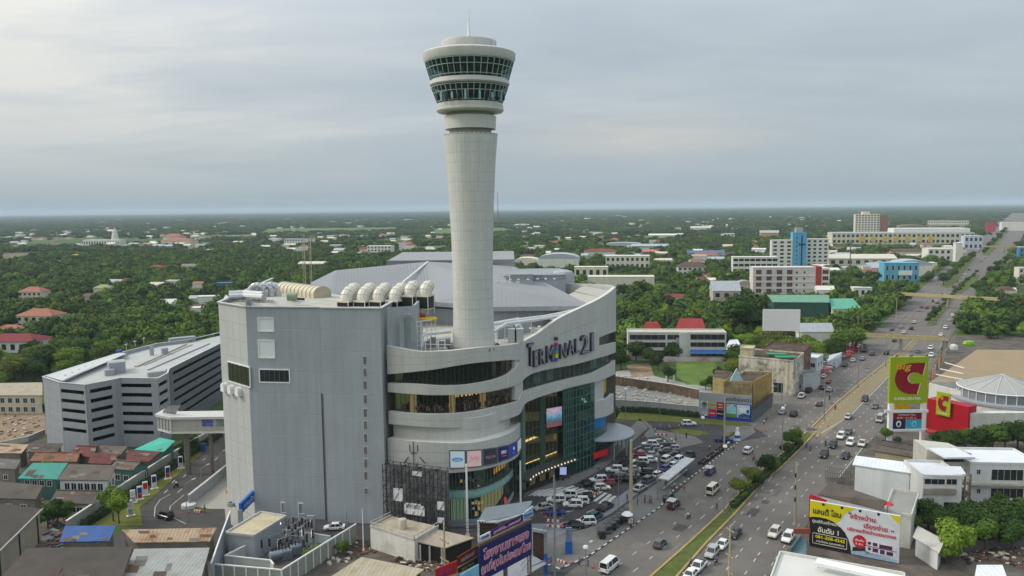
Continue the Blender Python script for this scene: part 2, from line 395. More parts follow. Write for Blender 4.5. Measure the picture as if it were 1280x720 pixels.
sheet('backyard_ground',[(-60,560),(60,548),(130,560),(275,545),(215,590),(132,640),(82,660),(82,760),(-200,760)],SLATE,.015)
sheet('backyard_ground',[(262,690),(310,680),(440,690),(484,665),(560,665),(640,670),(690,720),(700,760),(262,760)],SLATE,.02)
sheet('roadside_yard',[(905,512),(960,500),(1000,470),(1040,440),(1070,425),(1075,433),(1040,459),(1000,487),(960,521),(930,545),(905,545)],PAVE,.03)
sheet('supermarket_yard',[(960,722),(1000,670),(1040,614),(1078,564),(1103,537),(1130,504),(1165,462),(1190,420),(1290,420),(1330,560),(1330,760),(960,760)],SLATE,.01)
keep([(1040,612),(1078,562),(1130,502),(1165,460),(1190,418),(1290,430),(1400,600),(1400,900),(960,760)])
FAR=[((325,292),(500,289),(500,284),(330,286)),((540,295),(640,290),(640,285),(540,286)),((0,330),(60,322),(60,315),(0,317)),((0,363),(62,358),(62,352),(0,355)),((500,318),(560,315),(560,307),(505,309)),((62,412),(110,407),(110,395),(70,398)),((180,390),(215,386),(215,380),(182,384)),((240,300),(330,297),(325,293),(240,295)),((230,372),(270,376),(268,366),(235,364)),((780,298),(860,297),(860,294),(785,295)),((30,320),(110,322),(110,316),(40,315))]
for i,q in enumerate(FAR):
 sheet('field',q,FIELDB if i==2 else FIELD,.05);keep(q)
sheet('country_road',[(497,318),(512,318),(510,300),(506,290),(503,290),(500,300)],mat('road_far',(.2,.2,.19),.9),.06);keep([(495,318),(514,318),(511,300),(507,288),(502,288),(497,300)])
MG=mat('median_grass',(.085,.11,.025),.95,.3,.4,bump=.3)
MY=mat('median_yellow_kerb',(.36,.27,.10),.8,.2,.5)
MP=mat('median_paving',(.20,.165,.105),.85,.2,.3,stain=.4,stain_col=(.17,.13,.09))
med=[(800,735),(862,680),(905,640),(925,618),(955,588),(985,562),(1010,540),(1016,542),(1000,560),(975,584),(950,604),(918,641),(880,680),(832,735)]
sheet('road_median',med,MG,.16,kerb=1)
kerb('median_kerb',[(798,735),(860,680),(903,640),(924,617),(954,587),(984,561),(1008,540)],.15,False,MY,wdt=.45)
kerb('median_kerb',[(834,735),(882,680),(920,641),(952,604),(977,584),(1002,560),(1018,542)],.15,False,MY,wdt=.45)
hat=[(1002,560),(1018,542),(1010,538),(1045,505),(1080,475),(1112,452),(1116,459),(1096,482),(1060,515),(1035,542)]
sheet('painted_median',[(1012,543),(1014,535),(1045,504),(1080,475),(1112,450),(1130,437),(1146,420),(1152,421),(1135,442),(1120,458),(1096,484),(1060,520),(1030,545)],MP,.022)
kerb('median_kerb',[(1014,535),(1045,504),(1080,475),(1112,450),(1130,437),(1148,419)],.12,False,MY,wdt=.5)
WH=mat('road_paint_white',(.5,.5,.48),.8,.25,.8)
YEL=mat('road_paint_yellow',(.29,.235,.12),.8,.2,.8)
w=MB()
LA,LB=pchip([(0,0),(1,1)]),None
ea_=[at(1016,536),at(1048,505),at(1083,476),at(1114,451)];eb_=[at(1030,545),at(1060,520),at(1096,484),at(1120,459)]
for(a0,a1),(b0,b1)in zip(zip(ea_,ea_[1:]),zip(eb_,eb_[1:])):
 n=int((a1-a0).length/2.2)
 for k in range(n):
  a=a0.lerp(a1,k/n);b=b0.lerp(b1,k/n);w.bar(a+VV((0,0,.02)),b+VV((0,0,.02)),.35,.02,0)
o=w.B('hatch_marking',[YEL]);structure(o)
for i,(pp)in enumerate(([(1158,407),(1175,385),(1190,364),(1198,364),(1184,385),(1166,407)],[(1176,358),(1188,342),(1205,326),(1216,318),(1220,322),(1208,336),(1196,352),(1186,360)],[(1218,366),(1232,346),(1248,328),(1262,312),(1275,308),(1270,318),(1254,340),(1236,362),(1224,370)],[(1196,364),(1206,350),(1216,342),(1226,344),(1214,358),(1202,366)],[(1226,318),(1250,294),(1262,280),(1266,282),(1256,296),(1236,320)])):
 sheet('road_median',pp,MG,.16,kerb=1)
def lane(pa,pb,dash=3.0,gap=6.0,wd=.22,m=WH,name='lane_marking',z=.024):
 w=MB()
 for a,b in zip(pa,pa[1:]):
  A_,B1=at(*a),at(*b);L=(B1-A_).length;t=0
  d=(B1-A_).normalized();n=VV((-d.y,d.x,0))*wd/2
  while t<L:
   p,q=A_+d*t,A_+d*min(L,t+dash);w.poly([tuple(p-n)[:2]+(z,),tuple(q-n)[:2]+(z,),tuple(q+n)[:2]+(z,),tuple(p+n)[:2]+(z,)][::1]);t+=dash+gap
 return structure(w.B(name,[m]))
def between(a,b,t):return(a[0]+(b[0]-a[0])*t,a[1]+(b[1]-a[1])*t)
LE=[(735,697),(825,635),(880,585),(960,521),(1040,459),(1105,402),(1200,318)]
MEL=[(817,720),(862,680),(955,588),(1014,537),(1080,475),(1150,415),(1215,330)]
def along(u,v,du):
 return None
def offset_line(pix,d):
 pts=[at(u,v)for u,v in pix];out=[]
 for i,p in enumerate(pts):
  a=pts[max(0,i-1)];b=pts[min(len(pts)-1,i+1)];t=(b-a).normalized();out.append(p+VV((t.y,-t.x,0))*d)
 return out
def lane_w(pts,dash,gap,wd,m=WH,name='lane_marking',z=.056):
 w=MB()
 for A_,B1 in zip(pts,pts[1:]):
  L=(B1-A_).length;t=0;d=(B1-A_).normalized();n=VV((-d.y,d.x,0))*wd/2
  while t<L:
   p,q=A_+d*t,A_+d*min(L,t+dash);w.poly([(p.x-n.x,p.y-n.y,z),(p.x+n.x,p.y+n.y,z),(q.x+n.x,q.y+n.y,z),(q.x-n.x,q.y-n.y,z)][::-1]);t+=dash+gap
 return structure(w.B(name,[m]))
KL=[(690,728),(735,697),(825,635),(880,585),(960,521),(1040,459),(1105,402),(1200,318)]
for d in(6.4,9.9,13.4,16.6):lane_w(offset_line(KL,d),1.6,4.4,.18)
MR_=[(834,735),(882,680),(952,604),(1018,545),(1060,520),(1096,484),(1135,442),(1160,412),(1215,345)]
for d in(3.4,6.9,10.3,13.6):lane_w(offset_line(MR_,d),1.6,4.4,.18)
lane_w(offset_line(MR_[3:7],.5),60,0,.22)
lane_w(offset_line([(1030,630),(1060,590),(1090,552)],-1),60,0,.18)
g=random.Random(9)
for i in range(34):
 u,v=between((800,690),(1130,430),g.random());u+=g.uniform(-20,95)*(v-258)/430;p=at(u,v);L=g.uniform(.8,5);a=R(33.5-90)*-1+math.pi/2*(i%2)*0;d=VV((.552,.834,0));n=VV((.834,-.552,0))*g.uniform(.3,1.5);q=[p-n,p+n,p+n+d*L,p-n+d*L];w=MB();w.poly([(c.x,c.y,.016+.001*i)for c in q]);structure(w.B('road_patch',[mat('patch_%d'%(i%3),((.075,.07,.066),(.17,.155,.14),(.10,.093,.085))[i%3],.9,.15,.5)]))
def zebra(a0,a1,b0,b1,n,m=WH,name='zebra_crossing',wd=.5):
 w=MB();a0,a1,b0,b1=at(*a0),at(*a1),at(*b0),at(*b1)
 for i in range(n):
  t=i/max(1,n-1);p,q=a0.lerp(a1,t),b0.lerp(b1,t);d=(q-p).normalized();s=VV((-d.y,d.x,0))*wd/2
  w.poly([(p.x-s.x,p.y-s.y,.02),(q.x-s.x,q.y-s.y,.02),(q.x+s.x,q.y+s.y,.02),(p.x+s.x,p.y+s.y,.02)])
 return structure(w.B(name,[m]))
zebra((660,619.5),(698,621),(700,602),(736,613),7,wd=1.0)
zebra((737,624),(768,638),(752,614),(781,624),6,wd=.8)
for(a,b)in(((181,613),(188,606)),((205,617),(210,612)),((222,616),(228,611)),((238,617),(245,610)),((253,576),(257,573)),((268,576),(273,571)),((229,597),(233,593)),((215,604),(219,600))):
 p,q=at(*a),at(*b);lane_w([p,q],30,0,.2)
lane_w([at(193,646),at(194,634),at(200,625),at(213,618)],40,0,.15);lane_w([at(232,655),at(218,648),at(211,642),at(213,633),at(230,619)],40,0,.15)
for k in range(14):
 a,b=(696+k*6.5,650-k*4.6),(704+k*6.5,647.5-k*4.6)
 lane_w([at(*a),at(*b)],30,0,.12)
for(a,b)in(((733,641),(743,637)),((706,640),(716,639)),((757,626),(766,621)),((790,563),(802,556)),((700,598),(712,593))):lane_w([at(*a),at(*b)],30,0,.3)
# ==== MALL
WALLG=mat('grey_wall_panel',rgb(160,166,171),0.6,0.06,0.12,bump=0.1,bscale=3,streak=0.09,stain=.15,stain_col=rgb(138,142,144),stain_scale=.09)
WALLJ=mat('grey_wall_joint',rgb(156,163,168),0.7,0.05)
WALLL=mat('pale_and_sunlit_panel',rgb(182,184,182),0.6,0.04,0.25,streak=0.05)  # pale parts; also carries the sunlit tone of the mall's left-facing walls
BEIGE=mat('beige_cladding',rgb(188,188,184),0.5,0.05,0.3,streak=0.10)
BEIGEJ=mat('beige_joint',rgb(172,172,166),0.6,0.05)
ROOFM=mat('metal_roof_grey',rgb(142,145,148),0.75,0.05,0.08,streak=0.0,stain=0.25,stain_col=rgb(140,145,150),stain_scale=0.06)
DECK=mat('roof_deck',rgb(176,174,164),0.85,0.10,0.3,stain=0.4,stain_col=rgb(130,125,115),stain_scale=0.12)
DARK=mat('dark_interior',(0.018,0.018,0.02),0.9,0.3,1.0)
WHITE=mat('white_paint',rgb(225,227,225),0.55,0.04,1.0,streak=0.05)
STEEL=mat('galvanised_steel',rgb(165,170,172),0.4,0.08,1.5,metal=0.5)
SILVER=mat('silver_duct',rgb(190,193,195),0.32,0.10,2.0,metal=0.7,bump=0.3,bscale=4)
BLACKM=mat('black_metal',(0.02,0.02,0.022),0.5,0.1)
CREAM=mat('cream_fibreglass',rgb(208,205,192),0.45,0.06,1.0,streak=0.08)
MULL=mat('window_mullion',rgb(95,102,105),0.4,0.05)
MULLG=mat('green_mullion',rgb(70,105,98),0.35,0.05)
GDARK=glass('dark_glass',(0.010,0.014,0.015),0.08,0.30)
GGREEN=glass('green_glass',(0.012,0.045,0.038),0.06,0.34,(0.55,0.85,0.75))
GCLEAR=glass('clear_green_glass',(0.05,0.10,0.09),0.06,0.55,(0.75,0.92,0.86))
FD=[(485,169.6),(510,167),(540,166),(565,166.3),(593,168.4),(620,172),(638,176.3),(648,181),(655,185.5),(672,190.5),(699,196.5),(720,201),(741,206.5),(757,212),(767,219.5),(770,226)]
fD=pchip([(u,d*0.978)for u,d in FD])
def fxy(u,D=None):p=atd(u,500,fD(u)if D is None else D);return VV((p.x,p.y,0))
def fnorm(u):
 a,b=fxy(max(485,u-2)),fxy(min(770,u+2));d=(b-a).normalized();return VV((d.y,-d.x,0))
def off(u,o):return fxy(u)-fnorm(u)*o
bx_,by_=at(319,646).x,at(319,646).y
MALL=thing('shopping_mall','huge grey and beige shopping mall with wavy banded facade and glazed corner','shopping mall',(bx_,by_,0))
def mw_(mb,name,mats,smooth=False,parent=MALL):return mb.B(name,mats,parent,world=1,smooth=smooth)
A,B_,C_,D_=at(285,628),at(319,646),at(412,650),at(484,655)
ZT=zat(313,383.5,B_.y)
def wall_panels(mb,a,b,z0,z1,nw,nh,mi=0,mj=1,out=0.03,g=0.05,skip=()):
 a=VV((a[0],a[1],0));b=VV((b[0],b[1],0))
 cols=[a.lerp(b,i/nw)for i in range(nw+1)];rows=[z0+(z1-z0)*j/nh for j in range(nh+1)]
 if not skip:return mb.panels([[(p.x,p.y,z)for p in cols]for z in rows],g,out,mi,mj)
 for j in range(nh):
  for i in range(nw):
   zc=(rows[j]+rows[j+1])/2;t=(i+0.5)/nw
   if any(t0<t<t1 and q0<zc<q1 for t0,t1,q0,q1 in skip):continue
   mb.panels([[(cols[i].x,cols[i].y,rows[j]),(cols[i+1].x,cols[i+1].y,rows[j])],[(cols[i].x,cols[i].y,rows[j+1]),(cols[i+1].x,cols[i+1].y,rows[j+1])]],g,out,mi,mj)
Av,Bv,Cv,Dv=[VV((p.x,p.y,0))for p in(A,B_,C_,D_)]
back=VV((-0.10,1,0)).normalized()
A2=Av+back*62;D2=Dv+VV((0.05,1,0))*12
step=(Dv-Cv).normalized();ns=VV((step.y,-step.x,0))
C1=Cv+ns*0.9;D1=Dv+ns*0.5
mb=MB()
wall_panels(mb,Bv,Cv,0,ZT,9,10,0,2)
mb.panels([[(p.x,p.y,z)for p in(Cv,C1)]for z in(0,ZT)],0.0,0.0,0,2)
wall_panels(mb,C1,D1,0,ZT+0.1,6,10,0,2)
wall_panels(mb,D1,D2,0,ZT,3,10,0,2)
mw_(mb,'wall',[WALLG,WALLL,WALLJ]);mb=MB();wall_panels(mb,A2,Av,0,ZT-0.3,12,10,1,2)  # left side wall gets the paler colour of the sun side
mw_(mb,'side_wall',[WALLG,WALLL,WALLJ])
mb=MB();wall_panels(mb,Av,Bv,0,ZT,4,12,0,1);mw_(mb,'chamfer_wall',[WALLL,WALLJ])  # chamfer painted lighter than the front, its sunlight put into the colour
mb=MB();zd=ZT-1.0
mb.poly([(p.x,p.y,zd)for p in(Av,Bv,Cv,Dv,D2,A2)],0);mw_(mb,'roof_deck',[DECK])
mb=MB()
for a,b in((Av,Bv),(Bv,Cv),(C1,D1),(A2,Av),(D1,D2)):
 mb.bar((a.x,a.y,ZT+0.06),(b.x,b.y,ZT+0.06),0.7,0.22)
mw_(mb,'parapet_coping',[mat('coping',rgb(188,190,190),0.5,0.05)])
def on_wall(a,b,t,z,o=0.0):
 d=(b-a).normalized();n=VV((d.y,-d.x,0));p=a.lerp(b,t)+n*o;return VV((p.x,p.y,z))
def tw(a,b,u,v):
 d=ray(u,v);e=b-a;det=d.x*e.y-d.y*e.x;t=(a.x*e.y-a.y*e.x)/det
 p=VV((d.x*t,t*d.y,CH+d.z*t));s=(p-VV((a.x,a.y,p.z))).dot(e.normalized())/e.length;return s,p.z
PANELW=emit('white_lit_panel',(0.55,0.58,0.58),0.35)
def wall_window(a,b,px,fm,pm,name='window',depth=0.15,fr=0.25,parent=MALL,pane_name='pane'):
 s0,z0=tw(a,b,px[0],px[3]);s1,z1=tw(a,b,px[2],px[1]);w=MB()
 p00,p10,p11,p01=[on_wall(a,b,s,z,0.10)for s,z in((s0,z0),(s1,z0),(s1,z1),(s0,z1))]
 for q,r in((p00,p10),(p10,p11),(p11,p01),(p01,p00)):w.bar(q,r,fr,fr)
 f=mw_(w,name,[fm],parent=parent)
 w=MB();ins=[on_wall(a,b,s,z,0.05)for s,z in((s0,z0),(s1,z0),(s1,z1),(s0,z1))];w.poly(ins)
 g=w.B(pane_name,[pm],f,world=1);return f,s0,s1,z0,z1
BLIND=mat('white_blind',rgb(222,226,226),0.6,0.03)
wall_window(Bv,Cv,(323.5,397.5,342,414),WHITE,BLIND)
wall_window(Bv,Cv,(324,425.5,343,447),WHITE,BLIND)
f,s0,s1,z0,z1=wall_window(Bv,Cv,(325,462,362,477.5),WHITE,GDARK)
wb=MB()
for k in range(1,6):t=s0+(s1-s0)*k/6;wb.bar(on_wall(Bv,Cv,t,z0,0.13),on_wall(Bv,Cv,t,z1,0.13),0.1)
wb.B('mullion',[MULL],f,world=1)
f,s0,s1,z0,z1=wall_window(Av,Bv,(286,459,312.5,476),WHITE,glass('mirror_glass',(0.03,0.035,0.02),0.03,0.0))
wb=MB()
for k in range(1,5):t=s0+(s1-s0)*k/5;wb.bar(on_wall(Av,Bv,t,z0,0.13),on_wall(Av,Bv,t,z1,0.13),0.08)
wb.B('mullion',[MULL],f,world=1)
for(u,v)in((282.6,482),(291,485),(300.5,487.5)):
 s,z=tw(Av,Bv,u,v);d=(Bv-Av).normalized();n=VV((d.y,-d.x,0));w=MB();pr=[]
 for i in range(9):
  t=math.pi*i/8;pr.append((0.75*math.cos(t),0.75*math.sin(t)))
 pr+=[(-0.75,-1.2),(0.75,-1.2)];base=on_wall(Av,Bv,s,z,0.0);nn=len(pr)
 vs=[base+d*x+VV((0,0,y))for x,y in pr]+[base+n*1.0+d*x+VV((0,0,y))for x,y in pr]
 w.add(vs,[(i,(i+1)%nn,nn+(i+1)%nn,nn+i)for i in range(nn)]+[tuple(range(nn-1,-1,-1)),tuple(range(nn,2*nn))])
 mw_(w,'vent_hood',[WHITE])
for(v0,v1,u)in((445,456,456.5),(460,471,456.7),(476,487,456.8),(493.5,504.5,457),(510.5,521.5,457),(526,537,457.2),(542,553,457.3),(558,568.5,457.4),(573.5,585,457.6),(589,600,457.7),(610,618,458)):
 s,za=tw(C1,D1,u,v1);_,zb=tw(C1,D1,u,v0);w=MB();sw=0.42/(D1-C1).length*1.0
 a_=[on_wall(C1,D1,s+k,z,0.06)for k,z in((-sw,za),(sw,za),(sw,zb),(-sw,zb))]
 for q,r in zip(a_,a_[1:]+a_[:1]):w.bar(q,r,0.12,0.14)
 fr_=mw_(w,'louvred_window',[WALLL]);w=MB();w.poly([on_wall(C1,D1,s+k,z,0.04)for k,z in((-sw,za),(sw,za),(sw,zb),(-sw,zb))])
 for j in range(1,7):z=za+(zb-za)*j/7;w.bar(on_wall(C1,D1,s-sw,z,0.09),on_wall(C1,D1,s+sw,z,0.09),0.1,0.05,1)
 w.B('louvre',[mat('louvre_dark',rgb(105,107,106),0.7),mat('louvre_slat',rgb(140,142,140),0.6)],fr_,world=1)
for o_ in(0.35,0.75):
 w=MB();s=1-o_/(Cv-Bv).length*1.0;_,zt_=tw(Bv,Cv,409,492);p=on_wall(Bv,Cv,s,0,0.2);w.cyl((p.x,p.y,0),(p.x,p.y,zt_),0.11,n=8)
 mw_(w,'downpipe',[mat('dark_pipe',rgb(80,80,82),0.6)])
def zf(u,v,o=0.0):p=off(u,o);return zat(u,v,p.y)
def band(name,u0_,u1_,top,bot,outer=0.0,thick=1.0,stepu=3.0,rows=2,mats=None,parent=MALL,plan=None,inner=True):
 n=max(1,round((u1_-u0_)/stepu));us=[u0_+(u1_-u0_)*i/n for i in range(n+1)]
 P=plan or off;mb=MB();ft,fb=pchip(top),pchip(bot);G=[]
 for j in range(rows+1):
  row=[]
  for u in us:
   p=P(u,outer);zt,zb=zat(u,ft(u),P(u,0).y),zat(u,fb(u),P(u,0).y);row.append((p.x,p.y,zb+(zt-zb)*j/rows))
  G.append(row)
 mb.panels(G,0.035,0.02,0,1)
 lo,hi=G[0],G[-1];ip=[P(u,outer+thick)for u in us]
 for i in range(n):
  mb.poly([hi[i],hi[i+1],(ip[i+1].x,ip[i+1].y,hi[i+1][2]),(ip[i].x,ip[i].y,hi[i][2])],2)
  mb.poly([lo[i+1],lo[i],(ip[i].x,ip[i].y,lo[i][2]),(ip[i+1].x,ip[i+1].y,lo[i+1][2])],1)
  if inner:mb.poly([(ip[i+1].x,ip[i+1].y,lo[i+1][2]),(ip[i].x,ip[i].y,lo[i][2]),(ip[i].x,ip[i].y,hi[i][2]),(ip[i+1].x,ip[i+1].y,hi[i+1][2])],0)
 for i in(0,n):
  mb.poly([lo[i],(ip[i].x,ip[i].y,lo[i][2]),(ip[i].x,ip[i].y,hi[i][2]),hi[i]],0)
 return mw_(mb,name,mats or[BEIGE,BEIGEJ,mat('band_coping',rgb(205,204,196),0.5,0.04)],parent=parent)
TOP=[(485,432),(510,437),(530,439.5),(560,438.5),(600,434.5),(630,432),(651,429),(672.5,417),(699,398),(725.6,385),(752,371.7),(769.4,358.4),(770,357.5)]
B1B=[(485,468),(512,465.5),(540,462.5),(567,458),(593,454),(620,451.5),(640,450),(649,450)]
G1B=[(485,479),(520,480.5),(555,482.5),(575,482),(593,480),(610,477),(625,473),(640,466),(646,459),(648.5,452)]
B2B=[(485,490),(512,492.5),(540,494),(567,494),(593,492),(610,490),(625,487),(640,483.5),(649,480)]
CT=[(485,514),(512,517),(540,518),(567,517.3),(593,514.4),(620,509),(635,505.5),(649,500),(652,493),(655,490.5),(672,484.5),(699,477),(720,472),(741.5,466.6),(755,460),(766.8,453),(769,450)]
CB=[(485,530),(512,532.5),(540,534.5),(560,535),(593,533),(620,527.5),(640,522),(651,516.5),(655,506),(668,499),(680,494.5),(712,485.7),(741.5,479),(755,474),(768,468)]
ST=[(652,479),(655,474.5),(663,468.5),(672.5,465),(690,461),(715,456.5),(740,450),(764,442.7),(768.5,441)]
ST2T=[(749,422),(757,418.7),(765.5,415.5),(769,414)]
ST2B=[(749,433),(757,431),(765.5,429),(769,427.5)]
band('facade_band',485,650,TOP[:7],B1B,thick=1.0,rows=3)
band('facade_band',485,650,G1B,B2B,rows=1)
band('facade_band',485,769,CT,CB,rows=2)
band('facade_band',650,749,TOP[6:],ST,rows=3)
band('facade_band',749,769.8,TOP[9:],ST2T,rows=3)
band('facade_band',749,769.5,ST2B,[(749,447.3),(764,442.7),(769.5,440.5)],rows=2)
band('facade_column',645,655,[(645,455),(650,430),(655,430)],[(645,500),(649,500),(655,491)],outer=0.25,thick=1.5,rows=4,stepu=2.5)
def strip(u0_,u1_,top,bot,gm,o=1.0,stepu=6.0,rows=1,name='window_strip',mul=MULL,plan=None,skip=0):
 P=plan or off;n=max(1,round((u1_-u0_)/stepu));us=[u0_+(u1_-u0_)*i/n for i in range(n+1)];ft,fb=pchip(top),pchip(bot)
 fr=MB();pts=[]
 for u in us:
  p=P(u,o);y=P(u,0).y;pts.append((p,zat(u,fb(u),y)-0.25,zat(u,ft(u),y)+0.25))
 for(p,zb,zt)in pts:fr.bar((p.x,p.y,zb),(p.x,p.y,zt),0.14,0.14)
 for(p,zb,zt),(q,zb2,zt2)in zip(pts,pts[1:]):
  for k in range(rows+1):
   za,zz=zb+(zt-zb)*k/rows,zb2+(zt2-zb2)*k/rows;fr.bar((p.x,p.y,za),(q.x,q.y,zz),0.10,0.10)
 f=mw_(fr,name,[mul])
 for(p,zb,zt),(q,zb2,zt2)in zip(pts,pts[1:]):
  w=MB()
  w.poly([(p.x,p.y,zb),(q.x,q.y,zb2),(q.x,q.y,zt2),(p.x,p.y,zt)]);w.B('pane',[gm(rnd)if callable(gm)and not isinstance(gm,bpy.types.Material)else gm],f,world=1)
 return f
MULLD=mat('dark_mullion',(.03,.033,.035),.4)
strip(485.5,649,B1B,G1B,GDARK,0.9,mul=MULLD)
GDINE=glass('dining_glass',(0.012,0.012,0.012),0.1,0.62,(0.9,0.85,0.75))
strip(485.5,648,B2B,CT,GDINE,0.9,mul=MULLD)
strip(654,768.5,ST,CT,GCLEAR,1.2,5.7)
strip(750,769,ST2T,ST2B,GCLEAR,1.2,6)
def slab(name,u0_,u1_,vf,dz,o0,o1,m,thick=0.35):
 us=[u0_+(u1_-u0_)*i/30 for i in range(31)];f=pchip(vf);w=MB()
 for a,b in zip(us,us[1:]):
  pa,pb,qa,qb=off(a,o0),off(b,o0),off(a,o1),off(b,o1);za=zat(a,f(a),off(a,0).y)+dz;zb=zat(b,f(b),off(b,0).y)+dz
  w.poly([(pa.x,pa.y,za),(pb.x,pb.y,zb),(qb.x,qb.y,zb),(qa.x,qa.y,za)])
  w.poly([(pa.x,pa.y,za-thick),(qa.x,qa.y,za-thick),(qb.x,qb.y,zb-thick),(pb.x,pb.y,zb-thick)])
  w.poly([(pa.x,pa.y,za),(pa.x,pa.y,za-thick),(pb.x,pb.y,zb-thick),(pb.x,pb.y,zb)])
 return mw_(w,name,[m])
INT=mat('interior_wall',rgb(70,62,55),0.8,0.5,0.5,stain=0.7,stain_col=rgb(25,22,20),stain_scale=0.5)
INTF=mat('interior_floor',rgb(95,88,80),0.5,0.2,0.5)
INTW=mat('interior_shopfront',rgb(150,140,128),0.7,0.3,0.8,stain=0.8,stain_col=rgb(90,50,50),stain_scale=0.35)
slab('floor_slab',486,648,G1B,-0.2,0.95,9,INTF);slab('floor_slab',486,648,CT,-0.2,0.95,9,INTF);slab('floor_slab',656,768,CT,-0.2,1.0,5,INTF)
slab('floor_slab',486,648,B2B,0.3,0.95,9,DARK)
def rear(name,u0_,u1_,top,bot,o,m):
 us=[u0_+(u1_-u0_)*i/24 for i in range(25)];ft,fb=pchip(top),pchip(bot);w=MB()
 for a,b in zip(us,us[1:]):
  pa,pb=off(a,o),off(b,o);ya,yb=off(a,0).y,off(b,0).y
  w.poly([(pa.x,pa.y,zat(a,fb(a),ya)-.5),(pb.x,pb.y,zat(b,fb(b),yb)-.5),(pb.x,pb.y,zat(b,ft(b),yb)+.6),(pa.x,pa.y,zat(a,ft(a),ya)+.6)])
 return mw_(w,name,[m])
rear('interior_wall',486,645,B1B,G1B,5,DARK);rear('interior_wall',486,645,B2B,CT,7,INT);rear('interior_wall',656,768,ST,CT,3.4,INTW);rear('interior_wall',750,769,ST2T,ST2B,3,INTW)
fct=pchip(CT)
for u in(511,567,612):
 p=off(u,2.3);z=zat(u,fct(u),off(u,0).y);w=MB();w.cbox((p.x,p.y,z+1.9),1.3,1.3,4.2);mw_(w,'interior_column',[emit('lit_column',rgb(205,190,135),0.35)])
w=MB();DR=random.Random(3)
for i in range(420):
 u=DR.uniform(492,646);p=off(u,DR.uniform(1.3,5.5));z=zat(u,fct(u),off(u,0).y)-0.1
 s=DR.uniform(0.16,0.34);w.cbox((p.x,p.y,z+0.7+DR.uniform(0,.3)),s,s,DR.uniform(0.5,1.2),DR.uniform(0,3),DR.choice((0,0,1,2,3,3)))
o=mw_(w,'dining_furniture',[mat('dining_white',rgb(190,182,168),0.6),mat('dining_wood',rgb(120,85,45),0.6),mat('dining_red',rgb(110,40,35),0.6),mat('dining_black',rgb(30,28,28),0.6)]);o['kind']='stuff'
for i in range(14):
 u=575+i*5+DR.uniform(-1,1);p=off(u,3.0);z=zat(u,fct(u),off(u,0).y);w=MB();w.cbox((p.x,p.y,z+3.0),0.35,0.35,0.35)
 mw_(w,'pendant_lamp',[emit('warm_lamp',rgb(255,190,90),1.2)])
for u,c in((664,(120,60,50)),(681,(200,180,175)),(697,(190,170,175)),(722,(150,40,55)),(735,(110,25,40)),(752,(170,190,180))):
 p=off(u,2.4);z=zat(u,fct(u),off(u,0).y);w=MB();w.cbox((p.x,p.y,z+1.8),2.2,.1,3.4,0.7);mw_(w,'shop_display',[mat('display%d'%u,rgb(*c),0.6,0.3,1.0)])
SD_=[(485,169.6),(510,167),(540,165.5),(565,165),(593,165.5),(615,167.5),(632,171),(643,176),(650,184),(651.5,190)]
sD=pchip([(u,d*0.976)for u,d in SD_])
def sxy(u):p=atd(u,580,sD(u));return VV((p.x,p.y,0))
def soff(u,o):
 a,b=sxy(max(485,u-1.5)),sxy(min(651.5,u+1.5));d=(b-a).normalized();return sxy(u)-VV((d.y,-d.x,0))*o
SBT=[(485,548),(512,551),(540,553),(575,554),(593,553),(620,547.5),(643,538),(650,530),(651.5,527)]
SBB=[(485,593),(540,592),(562,591.5),(593,588.5),(620,583),(640,575.5),(650,567),(651.5,562)]
band('sign_band',485,651.5,SBT,SBB,plan=soff,thick=3.2,rows=3,stepu=3.5)
band('drum_wall',485,650,[(485,525),(540,529),(593,526),(640,515),(650,508)],[(485,550),(540,556),(593,556),(640,543),(650,534)],plan=soff,outer=2.2,thick=0.6,rows=2,stepu=3.5)
band('lower_wall',485,560,[(485,592),(560,591)],[(485,652),(560,658)],plan=soff,outer=0.5,thick=0.6,rows=4,stepu=4)
def sign_panel(ua,ub,va,vb,va2,vb2,m,txt=None,tm=None,size=1.2,extra=None):
 """ua..ub across; va/vb top and bottom at ua; va2/vb2 at ub"""
 w=MB();n=6;G=[[],[]]
 for i in range(n+1):
  t=i/n;u=ua+(ub-ua)*t;p=soff(u,-0.16);y=soff(u,0).y
  G[0].append((p.x,p.y,zat(u,vb+(vb2-vb)*t,y)));G[1].append((p.x,p.y,zat(u,va+(va2-va)*t,y)))
 q=MB()
 for i in range(n):q.poly([G[0][i],G[0][i+1],G[1][i+1],G[1][i]])
 for pt in((0,0),(n,0)):
  pass
 fr=MB()
 for i in range(n):
  fr.bar(G[0][i],G[0][i+1],0.2,0.2);fr.bar(G[1][i],G[1][i+1],0.2,0.2)
 fr.bar(G[0][0],G[1][0],0.2,0.2);fr.bar(G[0][n],G[1][n],0.2,0.2)
 f=mw_(fr,'sign_frame',[MULL]);s_=q.B('sign_face',[m],f,world=1)
 a=VV(G[0][1]).lerp(VV(G[1][1]),0.5);b=VV(G[0][-2]).lerp(VV(G[1][-2]),0.5);r=(b-a);nrm=VV((r.y,-r.x,0)).normalized()
 return f,a.lerp(b,0.5)+nrm*0.22,r.normalized(),VV((0,0,1)),(b-a).length*1.25,nrm
SB=[(562.5,581.5,563,585,563,584.5,rgb(200,215,225)),(583.5,602,563,584,562,582.5,rgb(225,190,188)),(604,620.5,561.5,582,559.5,578.5,rgb(48,54,64)),(622,634.5,559,577.5,556.5,573.5,rgb(28,32,92)),(636,645,556,573,552,567.5,rgb(35,62,165)),(645.8,650.8,551.5,567,546,560,rgb(205,208,212))]
EM=0.35
